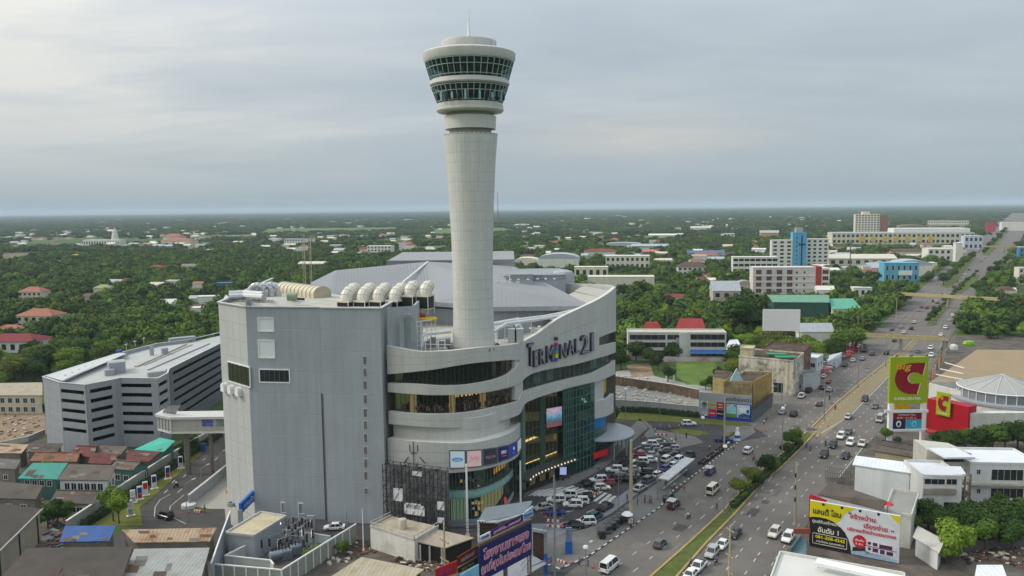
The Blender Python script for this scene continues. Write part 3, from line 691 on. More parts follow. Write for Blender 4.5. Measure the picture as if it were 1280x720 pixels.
for i,(ua,ub,va,vb,va2,vb2,c)in enumerate(SB):
 f,p,r,up,wd,nrm=sign_panel(ua,ub,va,vb,va2,vb2,emit('sign_face_%d'%i,c,EM))
 if i==0:
  w=MB();pp=p-nrm*0.02;w.add([pp+r*math.cos(t*.2618)*1.2+up*math.sin(t*.2618)*.42 for t in range(24)],[tuple(range(24))]);w.B('logo',[emit('logo_blue',rgb(70,140,190),.4)],f,world=1)
  place_text('oasis',0.6,p+nrm*.03,r,up,emit('logo_pale',rgb(200,220,235),.4),f,width=1.5)
 if i==1:place_text('Jelly',1.4,p,r,up,emit('logo_mauve',rgb(185,130,150),.4),f,shear=0.3,width=2.4)
 if i==2:
  place_text('KLE   N',0.8,p,r,up,emit('logo_grey',rgb(165,160,165),.4),f,width=2.3)
  w=MB();q=p+r*.38;w.add([q+r*x+up*y for x,y in((-.2,-.4),(.2,-.4),(0,.5))],[(0,1,2)]);w.B('logo',[emit('logo_rose',rgb(190,60,90),.4)],f,world=1)
 if i==3:
  place_text('SPIRO',1.0,p+up*.35,r,up,emit('logo_white',rgb(215,215,225),.4),f,width=2.0,bold=.02)
  w=MB();q=p-up*.5;w.add([q+r*x+up*y for x,y in((-.8,-.12),(.9,-.12),(1.0,.18),(-.7,.1))],[(0,1,2,3)]);w.B('logo',[emit('logo_rose',rgb(190,60,90),.4)],f,world=1)
 if i==4:
  w=MB()
  for k in(-1,0,1):q=p+r*.28*k+up*.35;w.add([q+r*x+up*y for x,y in((-.2,-.3),(.2,-.3),(.12,.35),(-.12,.35))],[(0,1,2,3)])
  w.B('logo',[emit('logo_white',rgb(215,215,225),.4)],f,world=1);place_text('SWATCH',0.4,p-up*.6,r,up,emit('logo_white',rgb(215,215,225),.4),f,width=1.2)
 if i==5:place_text('mazda',0.6,p,r,up,emit('logo_dim',rgb(80,80,90),.3),f,width=0.9)
w=MB();pm=soff(517,-0.1)
def sp(u,v,o=-0.12):p=soff(u,o);return VV((p.x,p.y,zat(u,v,soff(u,0).y)))
for a,b in(((513,556),(513,564)),((522.5,556),(522.5,564)),((513.5,566),(522,566)),((517.5,551),(517.5,586)),((511,571),(505,579)),((525,571),(532,579)),((513,578),(513,586)),((522,578),(522,586))):
 w.bar(sp(*a),sp(*b),0.12,0.12)
mw_(w,'wall_lamp_bracket',[BLACKM])
def goff(u,o):return soff(u,o+1.4)
SH=[(640,0)]
L1T=[(558,591.5),(593,589),(620,583.5),(640,576),(649,568)]
L1B=[(558,613),(593,612),(620,605),(640,595),(649,585)]
L2B=[(558,624.5),(593,622.5),(620,614.5),(640,604),(649,594)]
L3B=[(558,650),(593,648),(620,640),(640,626),(649,612)]
L4B=[(558,662),(593,660),(620,650.5),(640,634),(649,618)]
SHOP=glass('shop_glass',(0.03,0.05,0.045),0.05,0.72,(0.85,0.95,0.9))
strip(559,648.5,L1T,L1B,SHOP,0.0,5.0,plan=goff,name='shop_window',mul=MULLG)
strip(559,648.5,L2B,L3B,SHOP,0.0,5.0,plan=goff,name='shop_window',mul=MULLG)
SP=mat('mint_spandrel_glass',rgb(135,175,165),0.15,0.05,spec=0.6)
def sband(name,top,bot,m,o=0.0,n=18,u0_=559,u1_=648.5,parts=False,parent=MALL):
 ft,fb=pchip(top),pchip(bot);us=[u0_+(u1_-u0_)*i/n for i in range(n+1)];hold=None
 for a,b in zip(us,us[1:]):
  w=MB();pa,pb=goff(a,o),goff(b,o);ya,yb=goff(a,0).y,goff(b,0).y
  w.poly([(pa.x,pa.y,zat(a,fb(a),ya)),(pb.x,pb.y,zat(b,fb(b),yb)),(pb.x,pb.y,zat(b,ft(b),yb)),(pa.x,pa.y,zat(a,ft(a),ya))])
  w.B(name,[m],parent,world=1)
sband('spandrel_panel',L1B,L2B,SP,-0.05)
sband('plinth_panel',L3B,L4B,mat('stone_plinth',rgb(140,145,155),0.6,0.1),-0.15)
SHOPI=emit('shop_interior',rgb(200,185,130),0.30)
SHOPD=mat('shop_dark',rgb(55,50,42),0.8,0.4,1.2)
ft=pchip(L2B);fb=pchip(L3B);fu=pchip(L1T);fl=pchip(L1B)
for(u0_,u1_,top,bot,m)in((559,583,L2B,L3B,emit('lit_mint',rgb(170,195,160),.25)),(583,612,L2B,L3B,SHOPD),(612,648,L2B,L3B,SHOPI),(559,600,L1T,L1B,SHOPD),(600,622,L1T,L1B,mat('shop_drab',rgb(120,125,110),.8,.4,.6)),(622,648,L1T,L1B,mat('shop_gloom',rgb(50,55,48),.8,.4,.6))):
 f1,f2=pchip(top),pchip(bot);w=MB();us=[u0_+(u1_-u0_)*i/6 for i in range(7)]
 for a,b in zip(us,us[1:]):
  pa,pb=goff(a,2.2),goff(b,2.2);w.poly([(pa.x,pa.y,zat(a,f2(a),pa.y)-.6),(pb.x,pb.y,zat(b,f2(b),pb.y)-.6),(pb.x,pb.y,zat(b,f1(b),pb.y)+.6),(pa.x,pa.y,zat(a,f1(a),pa.y)+.6)])
 mw_(w,'shop_wall',[m])
for k in range(26):
 u=DR.uniform(589,612);v=DR.choice((627,634,641))+DR.uniform(0,2);p=goff(u,1.4);w=MB();w.cbox((p.x,p.y,zat(u,v,p.y)),DR.uniform(.3,.7),.3,DR.uniform(.3,.8),0)
 mw_(w,'shop_goods',[DR.choice((emit('goods_warm',rgb(230,170,90),.5),mat('goods_brown',rgb(110,60,35),.6),emit('goods_white',rgb(220,210,190),.35)))])
for k in range(12):
 u=DR.uniform(570,606);v=DR.uniform(598,611);p=goff(u,1.2);w=MB();w.cbox((p.x,p.y,zat(u,v,p.y)),DR.uniform(.3,.9),.3,DR.uniform(.3,1.2),0)
 mw_(w,'shop_goods',[DR.choice((mat('goods_brown',rgb(110,60,35),.6),emit('goods_warm',rgb(230,170,90),.5),mat('goods_pale',rgb(150,150,135),.6)))])
for k in range(5):
 a,b=goff(626+k*3.6,.6),goff(628.4+k*3.6,.6);u=627+k*3.6;w=MB();za=zat(u,593-k*2.1,a.y);zb=zat(u,586-k*2.1,a.y)
 w.poly([(a.x,a.y,za),(b.x,b.y,za),(b.x,b.y,zb),(a.x,a.y,zb)]);mw_(w,'lit_window_sign',[emit('sign_amber',rgb(230,160,60),.7)])
w=MB();w.add([sp(637.5+2.2*math.cos(t*.785),626+4.5*math.sin(t*.785),1.2)for t in range(8)][::-1],[tuple(range(8))]);mw_(w,'round_sign',[emit('sign_coral',rgb(210,70,60),.4)])
w=MB();us=[559+(648.5-559)*i/18 for i in range(19)]
for a,b in zip(us,us[1:]):
 for f_ in(L1B,L2B,L1T):
  g_=pchip(f_);pa,pb,qa,qb=goff(a,0.05),goff(b,.05),goff(a,2.4),goff(b,2.4);za,zb=zat(a,g_(a),goff(a,0).y),zat(b,g_(b),goff(b,0).y)
  w.poly([(pa.x,pa.y,za),(pb.x,pb.y,zb),(qb.x,qb.y,zb),(qa.x,qa.y,za)])
mw_(w,'shop_floor',[mat('shop_ceiling',rgb(120,115,100),.7)])
GB=pchip([(651,619),(660,613),(703,598),(715,593.5),(741,584),(757,575),(768,563)])
AT=pchip([(651,516.5),(655,506),(668,499),(680,494.5),(712,485.7),(741.5,479)])
def zg(u,o=0):return off(u,o)
ARO=1.8
us=[653+(703-653)*i/10 for i in range(11)];fr=MB()
P3=lambda u,z,o=ARO:(off(u,o).x,off(u,o).y,z)
ztop=lambda u:zat(u,AT(u),off(u,0).y)+0.5
for u in us:fr.bar(P3(u,0),P3(u,ztop(u)),0.14)
for a,b in zip(us,us[1:]):
 for k in range(0,6):fr.bar(P3(a,3.9+k*3.3),P3(b,3.9+k*3.3),0.1)
ATR=mw_(fr,'atrium_frame',[MULLG])
GATR=glass('atrium_glass',(0.012,0.016,0.013),0.05,0.82,(0.85,0.95,0.85))
for a,b in zip(us,us[1:]):
 zt_=min(ztop(a),ztop(b))
 for k in range(6):
  z0_,z1_=(0 if k==0 else 3.9+(k-1)*3.3),3.9+k*3.3
  w=MB();w.poly([P3(a,z0_),P3(b,z0_),P3(b,min(z1_,ztop(b))),P3(a,min(z1_,ztop(a)))]);w.B('pane',[GATR],ATR,world=1)
def Q3(u,z,dd):p=fxy(u,fD(u)+dd);return(p.x,p.y,z)
w=MB()
for z in(4.0,10.0,16.5,22.5):
 d=7 if z>4.5 else 5
 w.prism([Q3(u,0,o)[:2]for u,o in((652,d+8),(680,d+1),(706,d),(706,24),(652,34))],z-.5,z)
mw_(w,'atrium_floor',[mat('atrium_floor',rgb(110,100,80),.4,.1)])
w=MB();w.poly([Q3(650,0,30),Q3(706,0,17),Q3(706,26,17),Q3(650,26,30)]);w.poly([Q3(706,0,1),Q3(706,26,1),Q3(706,26,18),Q3(706,0,18)]);mw_(w,'atrium_rear_wall',[mat('atrium_wall_glow',rgb(165,135,85),.7,.5,.25,stain=.6,stain_col=rgb(50,42,30),stain_scale=.25,emis=(rgb(180,150,100),.13))])  # rear wall emits a warm glow in place of the interior lighting
AR=random.Random(11)
for z in(0.3,4.3,10.3,16.8):
 for k in range(8):
  u=655+k*6;c=AR.choice((rgb(235,190,100),rgb(225,175,80),rgb(200,150,80),rgb(150,120,70),rgb(60,50,40)))
  w=MB();u2=u+AR.uniform(2.5,5);a,b=Q3(u,z+.3,16.3+(704-u)*.23),Q3(u2,z+.3,16.3+(704-u2)*.23);h=AR.uniform(2.2,3.6)
  w.poly([a,b,(b[0],b[1],b[2]+h),(a[0],a[1],a[2]+h)]);mw_(w,'lit_shopfront',[emit('shopfront_%d'%int(c[0]*100),c,AR.uniform(.3,.6))])
for(u0_,u1_,z,o)in((655,674,9.6,7.5),(656,676,9.2,7.8),(679,700,9.3,8.2),(681,699,8.7,8.6),(655,700,4.2,6)):
 w=MB();w.bar(Q3(u0_,z,o+3),Q3(u1_,z,o+3),0.16);mw_(w,'light_strip',[emit('light_strip',rgb(255,205,130),1.4)])
for(u,v)in((666,511),(664,514),(668.5,512),(657,514)):
 p=off(u,4);w=MB();zz=zat(u,v,p.y);w.lathe([(0.01,-.3),(.22,-.2),(.3,0),(.22,.2),(.01,.3)],8);w.v=[(x+p.x,y+p.y,z+zz)for x,y,z in w.v];mw_(w,'globe_lamp',[emit('globe',rgb(255,230,170),1.0)])
for u in(652.5,677.5):
 w=MB();p=Q3(u,0,4.5);w.cyl(p,(p[0],p[1],24.5),0.75,n=14);mw_(w,'atrium_column',[mat('green_column',rgb(95,120,108),.4)],smooth=1)
pA,pB=atd(682.3,525,off(682,2.4).y+1.2),atd(703,530,off(703,2.4).y-.6)
zs0,zs1=zat(682,536,pA.y),zat(682,510.5,pA.y);w=MB();w.poly([(pA.x,pA.y,zs0),(pB.x,pB.y,zs0),(pB.x,pB.y,zs1),(pA.x,pA.y,zs1)])
mscr=bpy.data.materials.new('led_screen');mscr.use_nodes=True;t_=mscr.node_tree;b_=t_.nodes['Principled BSDF']
tcn=t_.nodes.new('ShaderNodeTexCoord');vo=t_.nodes.new('ShaderNodeTexVoronoi');vo.inputs['Scale'].default_value=9;sx=t_.nodes.new('ShaderNodeSeparateXYZ');cr=t_.nodes.new('ShaderNodeValToRGB')
for l in((tcn.outputs['Generated'],vo.inputs[0]),(tcn.outputs['Generated'],sx.inputs[0]),(sx.outputs[2],cr.inputs[0])):t_.links.new(*l)
e=cr.color_ramp.elements;e[0].position=0.15;e[0].color=(.25,.08,.10,1);e[1].position=0.95;e[1].color=(.55,.42,.5,1);x_=e.new(.3);x_.color=(.10,.12,.18,1);x_=e.new(.45);x_.color=(.08,.30,.45,1);x_=e.new(.66);x_.color=(.25,.48,.58,1);x_=e.new(.72);x_.color=(.5,.42,.5,1)
mxx=t_.nodes.new('ShaderNodeMix');mxx.data_type='RGBA';mxx.blend_type='MULTIPLY';mxx.inputs[0].default_value=.55;t_.links.new(cr.outputs[0],mxx.inputs[6]);t_.links.new(vo.outputs['Color'],mxx.inputs[7])
t_.links.new(mxx.outputs[2],b_.inputs['Emission Color']);b_.inputs['Emission Strength'].default_value=.9;b_.inputs['Base Color'].default_value=(.02,.02,.02,1)
fr=MB();q=[(pA.x,pA.y,zs0),(pB.x,pB.y,zs0),(pB.x,pB.y,zs1),(pA.x,pA.y,zs1)]
for a,b in zip(q,q[1:]+q[:1]):fr.bar(a,b,.25)
f=mw_(fr,'screen_frame',[BLACKM]);w.B('screen',[mscr],f,world=1)
w=MB();us=[651+(716-651)*i/12 for i in range(13)]
for a,b in zip(us,us[1:]):
 pa,pb,qa,qb=off(a,ARO),off(b,ARO),off(a,ARO-4.0),off(b,ARO-4.0)
 w.add([(pa.x,pa.y,4.3),(pb.x,pb.y,4.3),(qb.x,qb.y,4.1),(qa.x,qa.y,4.1),(pa.x,pa.y,3.9),(pb.x,pb.y,3.9),(qb.x,qb.y,3.8),(qa.x,qa.y,3.8)],[(3,2,1,0),(7,6,2,3),(4,5,6,7)])
mw_(w,'entrance_canopy',[mat('canopy_dark',rgb(70,74,72),.4)])
LAMP=emit('canopy_lamp',rgb(255,235,205),.9)
for i in range(15):
 u=652+i*4.2;p=off(u,ARO-3.8);w=MB();w.cbox((p.x,p.y,4.3),.28,.28,.3);mw_(w,'canopy_lamp',[LAMP])
for u in(660,672,684,696):
 w=MB()
 for o_,h in((ARO-.1,3.0),):w.poly([P3(u-3.5,.1,o_),P3(u+3.5,.1,o_),P3(u+3.5,h,o_),P3(u-3.5,h,o_)])
 mw_(w,'door',[emit('lit_door',rgb(150,130,95),.12)])
GT0,GT1=704,741.5
pl=[off(u,-.3)for u in(704,715,728,741.5)]
zt0=24.5
fr=MB();cols=[704,706.8,709.6,712.4,715,719.4,723.8,728.2,732.6,737,741.5];rowz=[0,3.2]+[3.2+2.02*k for k in range(1,12)]
ztp=lambda u:zat(u,AT(u),off(u,0).y)+.3
for u in cols:fr.bar(P3(u,0,-.3),P3(u,ztp(u),-.3),.2)
for a,b in zip(cols,cols[1:]):
 for z in rowz[1:]:
  if z<min(ztp(a),ztp(b)):fr.bar(P3(a,z,-.3),P3(b,z,-.3),.16)
f=mw_(fr,'stair_tower_frame',[MULLG])
GSTR=mat('green_wall',rgb(75,128,105),.3,.15,.6)
for a,b in zip(cols,cols[1:]):
 for z0_,z1_ in zip(rowz,rowz[1:]):
  zt_=min(z1_,ztp(a));
  if z0_>=zt_:continue
  w=MB();w.poly([P3(a,z0_,-.3),P3(b,z0_,-.3),P3(b,zt_,-.3),P3(a,zt_,-.3)]);w.B('pane',[GGREEN],f,world=1)
w=MB();w.poly([P3(704,0,.2),P3(714.5,0,.2),P3(714.5,ztp(714),.2),P3(704,ztp(704),.2)]);mw_(w,'green_lining',[GSTR])
w=MB()
for k in range(5):w.prism([tuple(off(u,o))[:2]for u,o in((716,.6),(741,.6),(741,5),(716,5))],3.0+4.04*k,3.3+4.04*k)
w.poly([P3(714,0,5),P3(742,0,5),P3(742,24,5),P3(714,24,5)]);mw_(w,'stair_core',[mat('stair_core',rgb(52,70,66),.7,.4,.4)])
for(u,v)in((735,499),(737.5,502)):p=off(u,1.5);w=MB();w.cbox((p.x,p.y,zat(u,v,p.y)),.8,.2,.5);mw_(w,'light_panel',[emit('cool_lamp',rgb(210,240,220),1.0)])
band('end_wall',741.5,758,[(741,476),(758,470)],[(741,502),(758,499)],outer=0.8,rows=3,stepu=4)
w=MB();w.poly([P3(757.6,zat(758,496,off(758,0).y),1),P3(762,zat(762,489,off(762,0).y),1),P3(762,zat(762,472,off(762,0).y),1),P3(757.6,zat(758,478,off(758,0).y),1)]);mw_(w,'yellow_poster',[mat('poster_yellow',rgb(190,165,50),.5,.5,1.2)])
rear('interior_wall',757,768,[(757,475),(768,466)],[(757,500),(768,492)],3.5,WALLL)
band('facade_band',741.5,767,[(741.5,502),(757,499),(762,497),(767,492)],[(741.5,524),(757,520.5),(762,518.5),(767,515)],rows=2,stepu=4)
band('blue_sign_band',741.5,760,[(741.5,524),(757,520.5),(760,519)],[(741.5,538),(757,533),(760,531.5)],outer=.7,rows=1,stepu=4,mats=[emit('sign_blue',rgb(30,105,165),.25),BLACKM,BLACKM])
strip(741.8,762,[(741,537),(757,532),(762,530)],[(741,562),(757,556),(762,553)],GCLEAR,.9,3.4,3,name='shop_window',mul=MULLG)
strip(741.8,762,[(741,562),(757,556),(762,553)],[(741,584),(757,575),(762,569)],GGREEN,.9,3.4,1,name='shop_window',mul=MULLG)
rear('interior_wall',742,766,[(742,535),(766,528)],[(742,586),(766,566)],4.5,mat('pale_interior',rgb(110,130,125),.7,.5,.5))
pr_=off(749,.1);w=MB();w.cbox((pr_.x+.3,pr_.y-1.2,2.6),5.5,.3,1.6,.75);mw_(w,'red_shop_sign',[emit('sign_red',rgb(170,35,40),.3)])
cc=at(750,538,6.2);w=MB()
w.lathe([(0.1,6.6),(6,6.4),(8.9,6.2),(9.3,6.0),(9.3,5.7),(8.9,5.6),(0.1,5.7)],48,(cc.x,cc.y));mw_(w,'disc_canopy',[mat('canopy_metal',rgb(150,155,160),.45,.08,.2)],smooth=1)
for t in range(20):
 a=-1.5+t*.12;w=MB();x,y=cc.x+9.1*math.cos(a),cc.y+9.1*math.sin(a);w.cbox((x,y,5.5),.3,.3,.2);mw_(w,'canopy_fitting',[BLACKM])
for a in(-1.2,-.6,0,.6):
 w=MB();x,y=cc.x+8*math.cos(a),cc.y+8*math.sin(a);w.cyl((x,y,0),(x,y,5.6),.25,n=10);mw_(w,'canopy_column',[STEEL])
ZR=zat(600,436,fD(600))-1.2
pts=[off(u,1.0)for u in(485,500,520,540,560,580,600,620,640,650,660,680,700,720,740,757,768)]
E2=pts[-1]+VV((-6,26,0));w=MB()
w.prism([(p.x,p.y)for p in pts]+[(E2.x,E2.y),(D2.x,D2.y+40),(D2.x,D2.y)],ZR-.6,ZR,0);mw_(w,'terrace_deck',[DECK])
w=MB()
ea=off(769.5,0);pts2=[VV((ea.x,ea.y,0)),VV((ea.x-1.2,ea.y+8,0)),VV((ea.x-5,ea.y+15,0)),VV((ea.x-12,ea.y+21,0)),VV((ea.x-20,ea.y+24,0)),VV((ea.x-60,ea.y+30,0))]
zt1=zat(769.5,357.8,ea.y)
for k,(a,b)in enumerate(zip(pts2,pts2[1:])):
 za,zb=zt1-k*.35,zt1-(k+1)*.35;wall_q=[(a.x,a.y,0),(b.x,b.y,0),(b.x,b.y,zb),(a.x,a.y,za)];w.poly(wall_q)
 na=(b-a).normalized();nn=VV((-na.y,na.x,0))*1.0
 w.poly([(a.x,a.y,za),(b.x,b.y,zb),(b.x+nn.x,b.y+nn.y,zb),(a.x+nn.x,a.y+nn.y,za)]);w.poly([(a.x+nn.x,a.y+nn.y,za-6),(b.x+nn.x,b.y+nn.y,zb-6),(b.x+nn.x,b.y+nn.y,zb),(a.x+nn.x,a.y+nn.y,za)])
mw_(w,'end_wall',[BEIGE])
w=MB()
for a,b in((700,715),(715,730),(730,745),(745,758),(758,768.5)):
 p,q=off(a,1.0),off(b,1.0);tz=pchip(TOP);za,zb=zat(a,tz(a),off(a,0).y)-1.0,zat(b,tz(b),off(b,0).y)-1.0
 w.poly([(p.x,p.y,za),(q.x,q.y,zb),(q.x-6,q.y+20,zb-.4),(p.x-6,p.y+20,za-.2)])
mw_(w,'inner_roof',[mat('inner_roof',rgb(165,163,155),.7,.08,.2)])
ap=atd(535,327,249);rt=atd(739,382.5,204);el=atd(543,377.5,208);er=atd(616,384,203);fl_=atd(419,338,243);ll=atd(388,353.5,226);lo=atd(397,375,199)
rg=atd(616,357,214);fr_=atd(643,333,262);mr=atd(700,366,240)
w=MB()
V=[ap,rt,el,er,fl_,ll,lo,rg,fr_,mr]
w.poly([lo,el,ap,fl_,ll]);w.poly([el,er,rg,ap]);w.poly([er,rt,rg]);w.poly([rg,rt,mr,fr_,ap])
mw_(w,'metal_roof',[ROOFM])
w=MB();w.bar(ap,atd(497,358,218),.5,.25);w.bar(atd(497,358,218),el,.35,.2);mw_(w,'ridge_cap',[mat('ridge_cap',rgb(205,210,214),.4)])
w=MB()
for k in range(1,30):
 t=k/30;a=el.lerp(er,t);b=ap.lerp(rg,t);w.bar(a,b,.07,.07)
 a=lo.lerp(el,t);b=fl_.lerp(ap,t);w.bar(a,b,.07,.07)
for k in range(1,22):
 t=k/22;a=er.lerp(rt,t);b=rg.lerp(rt,t);w.bar(a,b,.07,.07)
o=mw_(w,'standing_seam',[ROOFM]);o['kind']='stuff'
w=MB()
for a,b in((lo,el),(el,er),(er,rt)):
 dz1,dz2=VV((0,0,.05)),VV((0,0,-1.1));w.poly([a+dz2,b+dz2,b+dz1,a+dz1])
mw_(w,'fascia',[mat('fascia',rgb(150,156,162),.5)])
w=MB();wj=[]
for a,b,n in((lo,el,6),(el,er,5),(er,rt,8)):
 i0=VV((0,1.2,0));wall_panels(w,a+i0,b+i0,ZR,min(a.z,b.z)-1.0,n,1,0,1,.02,.1)
mw_(w,'penthouse_wall',[mat('penthouse_grey',rgb(138,143,150),.6,.05,.3),WALLJ])
def roof_block(pf0,pf1,Dn,Df,ztop,z0,name='plant_block',m0=WALLG,m1=ROOFM,slope=0):
 a=atd(pf0,340,Dn);b=atd(pf1,340,Dn);w=MB()
 vs=[(a.x,a.y,z0),(b.x,b.y,z0),(b.x,Df,z0),(a.x,Df,z0),(a.x,a.y,ztop),(b.x,b.y,ztop),(b.x,Df,ztop+slope),(a.x,Df,ztop+slope)]
 w.add(vs,[(0,1,5,4),(1,2,6,5),(2,3,7,6),(3,0,4,7)],0);w.add(vs,[(4,5,6,7)],1)
 w.box(a.x-.2,a.y-.2,ztop-1.2,b.x+.2,a.y+.1,ztop-.8,1);w.box(a.x-.2,a.y-.25,ztop-.3,b.x+.2,a.y+.2,ztop+.15,1)
 return mw_(w,name,[m0,m1])
roof_block(484,643,262,300,zat(560,325.5,262),30,slope=.8)
roof_block(630,707,236,262,zat(670,344,236),30)
w=MB();c=atd(704,350,243);w.lathe([(3.6,30),(3.6,zat(704,345,240)),(3.0,zat(704,341,240)),(1.5,zat(704,339,240)),(.01,zat(704,338,240))],24,(c.x,c.y+2),caps=False);mw_(w,'round_corner',[WALLG],smooth=1)
roof_block(633,666,228,236,zat(650,343.5,228),30)
for k,(u,v)in enumerate(((638,354.5),(647,354.5))):
 w=MB();p=atd(u,v,227.85);w.box(p.x-.6,p.y,p.z-.7,p.x+.6,p.y+.1,p.z+.7);mw_(w,'plant_window',[BLIND])
for(u,v)in((638,349),(648,349),(660,349),(672,348.5),(682,348.5),(693,348.5)):
 w=MB();dd=227.8 if u<665 else 235.6;p=atd(u,v,dd);w.box(p.x-.35,p.y,p.z-.15,p.x+.35,p.y+.1,p.z+.15);mw_(w,'wall_light',[emit('wall_light',rgb(230,235,235),.5)])
w=MB();b0=atd(628,358,222)
for x in(-2,0,2):
 w.bar((b0.x+x,b0.y,b0.z-1),(b0.x+x,b0.y,b0.z+4),.25)
for z in(0,1.5,3):w.bar((b0.x-2.4,b0.y,b0.z+z),(b0.x+2.4,b0.y,b0.z+z),.2)
w.bar((b0.x-2,b0.y,b0.z-1),(b0.x,b0.y,b0.z+4),.2);mw_(w,'access_frame',[WHITE])
p0,p1=atd(484.5,430,166),atd(519,430,168.5);w=MB();wall_panels(w,p0,p1,ZR-1,zat(500,383.5,167),3,2,0,1)
p2=VV((p1.x+.2,p1.y+12,0));w.box(p1.x-.3,p1.y,ZR-1,p1.x+.2,p2.y,zat(519,381.5,168.5));mw_(w,'penthouse_wall',[WALLG,WALLJ])
pd=atd(510,412,166.2);w=MB()
for i in range(8):
 t0,t1=math.pi*i/8,math.pi*(i+1)/8
 w.bar((pd.x+1.2*-math.cos(t0),pd.y-.4,pd.z+1.8+1.2*math.sin(t0)),(pd.x-1.2*math.cos(t1),pd.y-.4,pd.z+1.8+1.2*math.sin(t1)),1.0,.9)
w.bar((pd.x-1.2,pd.y-.4,ZR),(pd.x-1.2,pd.y-.4,pd.z+1.9),.9,1.0);w.bar((pd.x+1.2,pd.y-.4,ZR+3),(pd.x+1.2,pd.y-.4,pd.z+1.9),.9,1.0)
mw_(w,'arched_duct',[mat('grey_duct',rgb(150,156,162),.45,.06,.5,metal=.3)])
# ==== OBSERVATION TOWER
TD=171.5;tc0=atd(592.3,431,TD);TX,TY=tc0.x,tc0.y
def tz(v):return zat(589,v,TD)
def tr(px,v):return px/2*(atd(640+1,v,TD)-atd(640,v,TD)).length
TOWER=thing('observation_tower','tall pale observation tower with flared two-level glazed deck and thin spire','tower',(TX,TY,ZR))
TB=mat('tower_panel',rgb(198,198,194),.5,.05,.3,streak=.10,rand=0);TJ=mat('tower_joint',rgb(184,184,180),.6)
TR_=mat('tower_ring',rgb(198,197,192),.5,.05,.3,streak=.08)
def ring(mb,prof,n=48,mi=0):mb.lathe([(r,z)for r,z in prof],n,(TX,TY),mi,caps=False)
SHP=pchip([(168,66.5),(200,61),(240,56.5),(280,53),(310,51),(345,50),(380,50),(405,51),(432,53)])
rows=[432-(432-168)*i/22 for i in range(23)];G=[]
for v in rows:
 r=SHP(v)/2*0.1735;G.append([(TX+r*math.cos(2*math.pi*i/36),TY+r*math.sin(2*math.pi*i/36),tz(v))for i in range(37)])
w=MB();w.panels(G,.035,.02,0,1);mw_(w,'shaft',[TB,TJ],parent=TOWER)
k=0.1735/2
w=MB();ring(w,[(.1,tz(168)),(66.5*k,tz(168)),(66.5*k,tz(168)-.3)]);ring(w,[(51*k,tz(169)),(51*k,tz(161))]);mw_(w,'neck',[mat('neck_panel',rgb(150,148,138),.6)],parent=TOWER,smooth=1)
w=MB();ring(w,[(40*k,tz(162)),(62*k,tz(162)),(63.5*k,tz(146)),(50*k,tz(146))]);mw_(w,'collar',[TR_],parent=TOWER,smooth=1)
w=MB();ring(w,[(56*k,tz(146)),(57*k,tz(139))]);mw_(w,'neck',[mat('neck_panel',rgb(150,148,138),.6)],parent=TOWER,smooth=1)
w=MB();ring(w,[(50*k,tz(142)),(78*k,tz(141)),(82*k,tz(139)),(82*k,tz(136.5)),(80*k,tz(136)),(81*k,tz(134)),(80*k,tz(130.5)),(76*k,tz(130.5))]);mw_(w,'lower_rim',[TR_],parent=TOWER,smooth=1)
w=MB();ring(w,[(88*k,tz(109)),(92*k,tz(109)),(97*k,tz(107)),(96*k,tz(102)),(93*k,tz(101)),(88*k,tz(101))]);mw_(w,'middle_rim',[TR_],parent=TOWER,smooth=1)
w=MB();ring(w,[(96*k,tz(79)),(108*k,tz(79)),(111.5*k,tz(75.5)),(112.5*k,tz(68.5)),(110*k,tz(67)),(104*k,tz(66)),(66*k,tz(63)),(60*k,tz(63.5))]);mw_(w,'roof_rim',[TR_],parent=TOWER,smooth=1)
w=MB();ring(w,[(60*k,tz(64)),(62*k,tz(64)),(67*k,tz(54)),(66*k,tz(52.5)),(40*k,tz(51.8)),(.02,tz(50.5))],48);ring(w,[(62.6*k,tz(63.5)),(63.2*k,tz(61.5))],48,1);mw_(w,'top_drum',[TR_,mat('drum_groove',rgb(120,115,105),.6)],parent=TOWER,smooth=1)
w=MB();w.cyl((TX,TY,tz(51)),(TX,TY,tz(30)),.38,.22,8);w.cyl((TX,TY,tz(30)),(TX,TY,tz(10)),.22,.04,8);w.cyl((TX,TY,tz(51.3)),(TX,TY,tz(49)),.6,.45,10);mw_(w,'spire',[WHITE],parent=TOWER,smooth=1)
w=MB();q=(TX+5.2,TY-3,tz(62));w.cyl(q,(q[0],q[1],q[2]+1.6),.08);w.bar((q[0],q[1],q[2]+1.5),(q[0]+.8,q[1],q[2]+1.7),.1);mw_(w,'roof_crane',[WHITE],parent=TOWER)
w=MB()
for z0,z1,r in((tz(130.5),tz(79),5.0),):ring(w,[(r,z0),(r,z1)],24)
mw_(w,'core',[mat('core_dim',rgb(85,88,85),.7,.5,.6)],parent=TOWER)
for v,r in((130.3,76),(105,90),(82,96)):
 w=MB();ring(w,[(.1,tz(v)),(r*k,tz(v)),(r*k,tz(v)-.3),(.1,tz(v)-.3)],32);mw_(w,'floor_slab',[mat('deck_floor',rgb(70,70,68),.6)],parent=TOWER)
NP=40
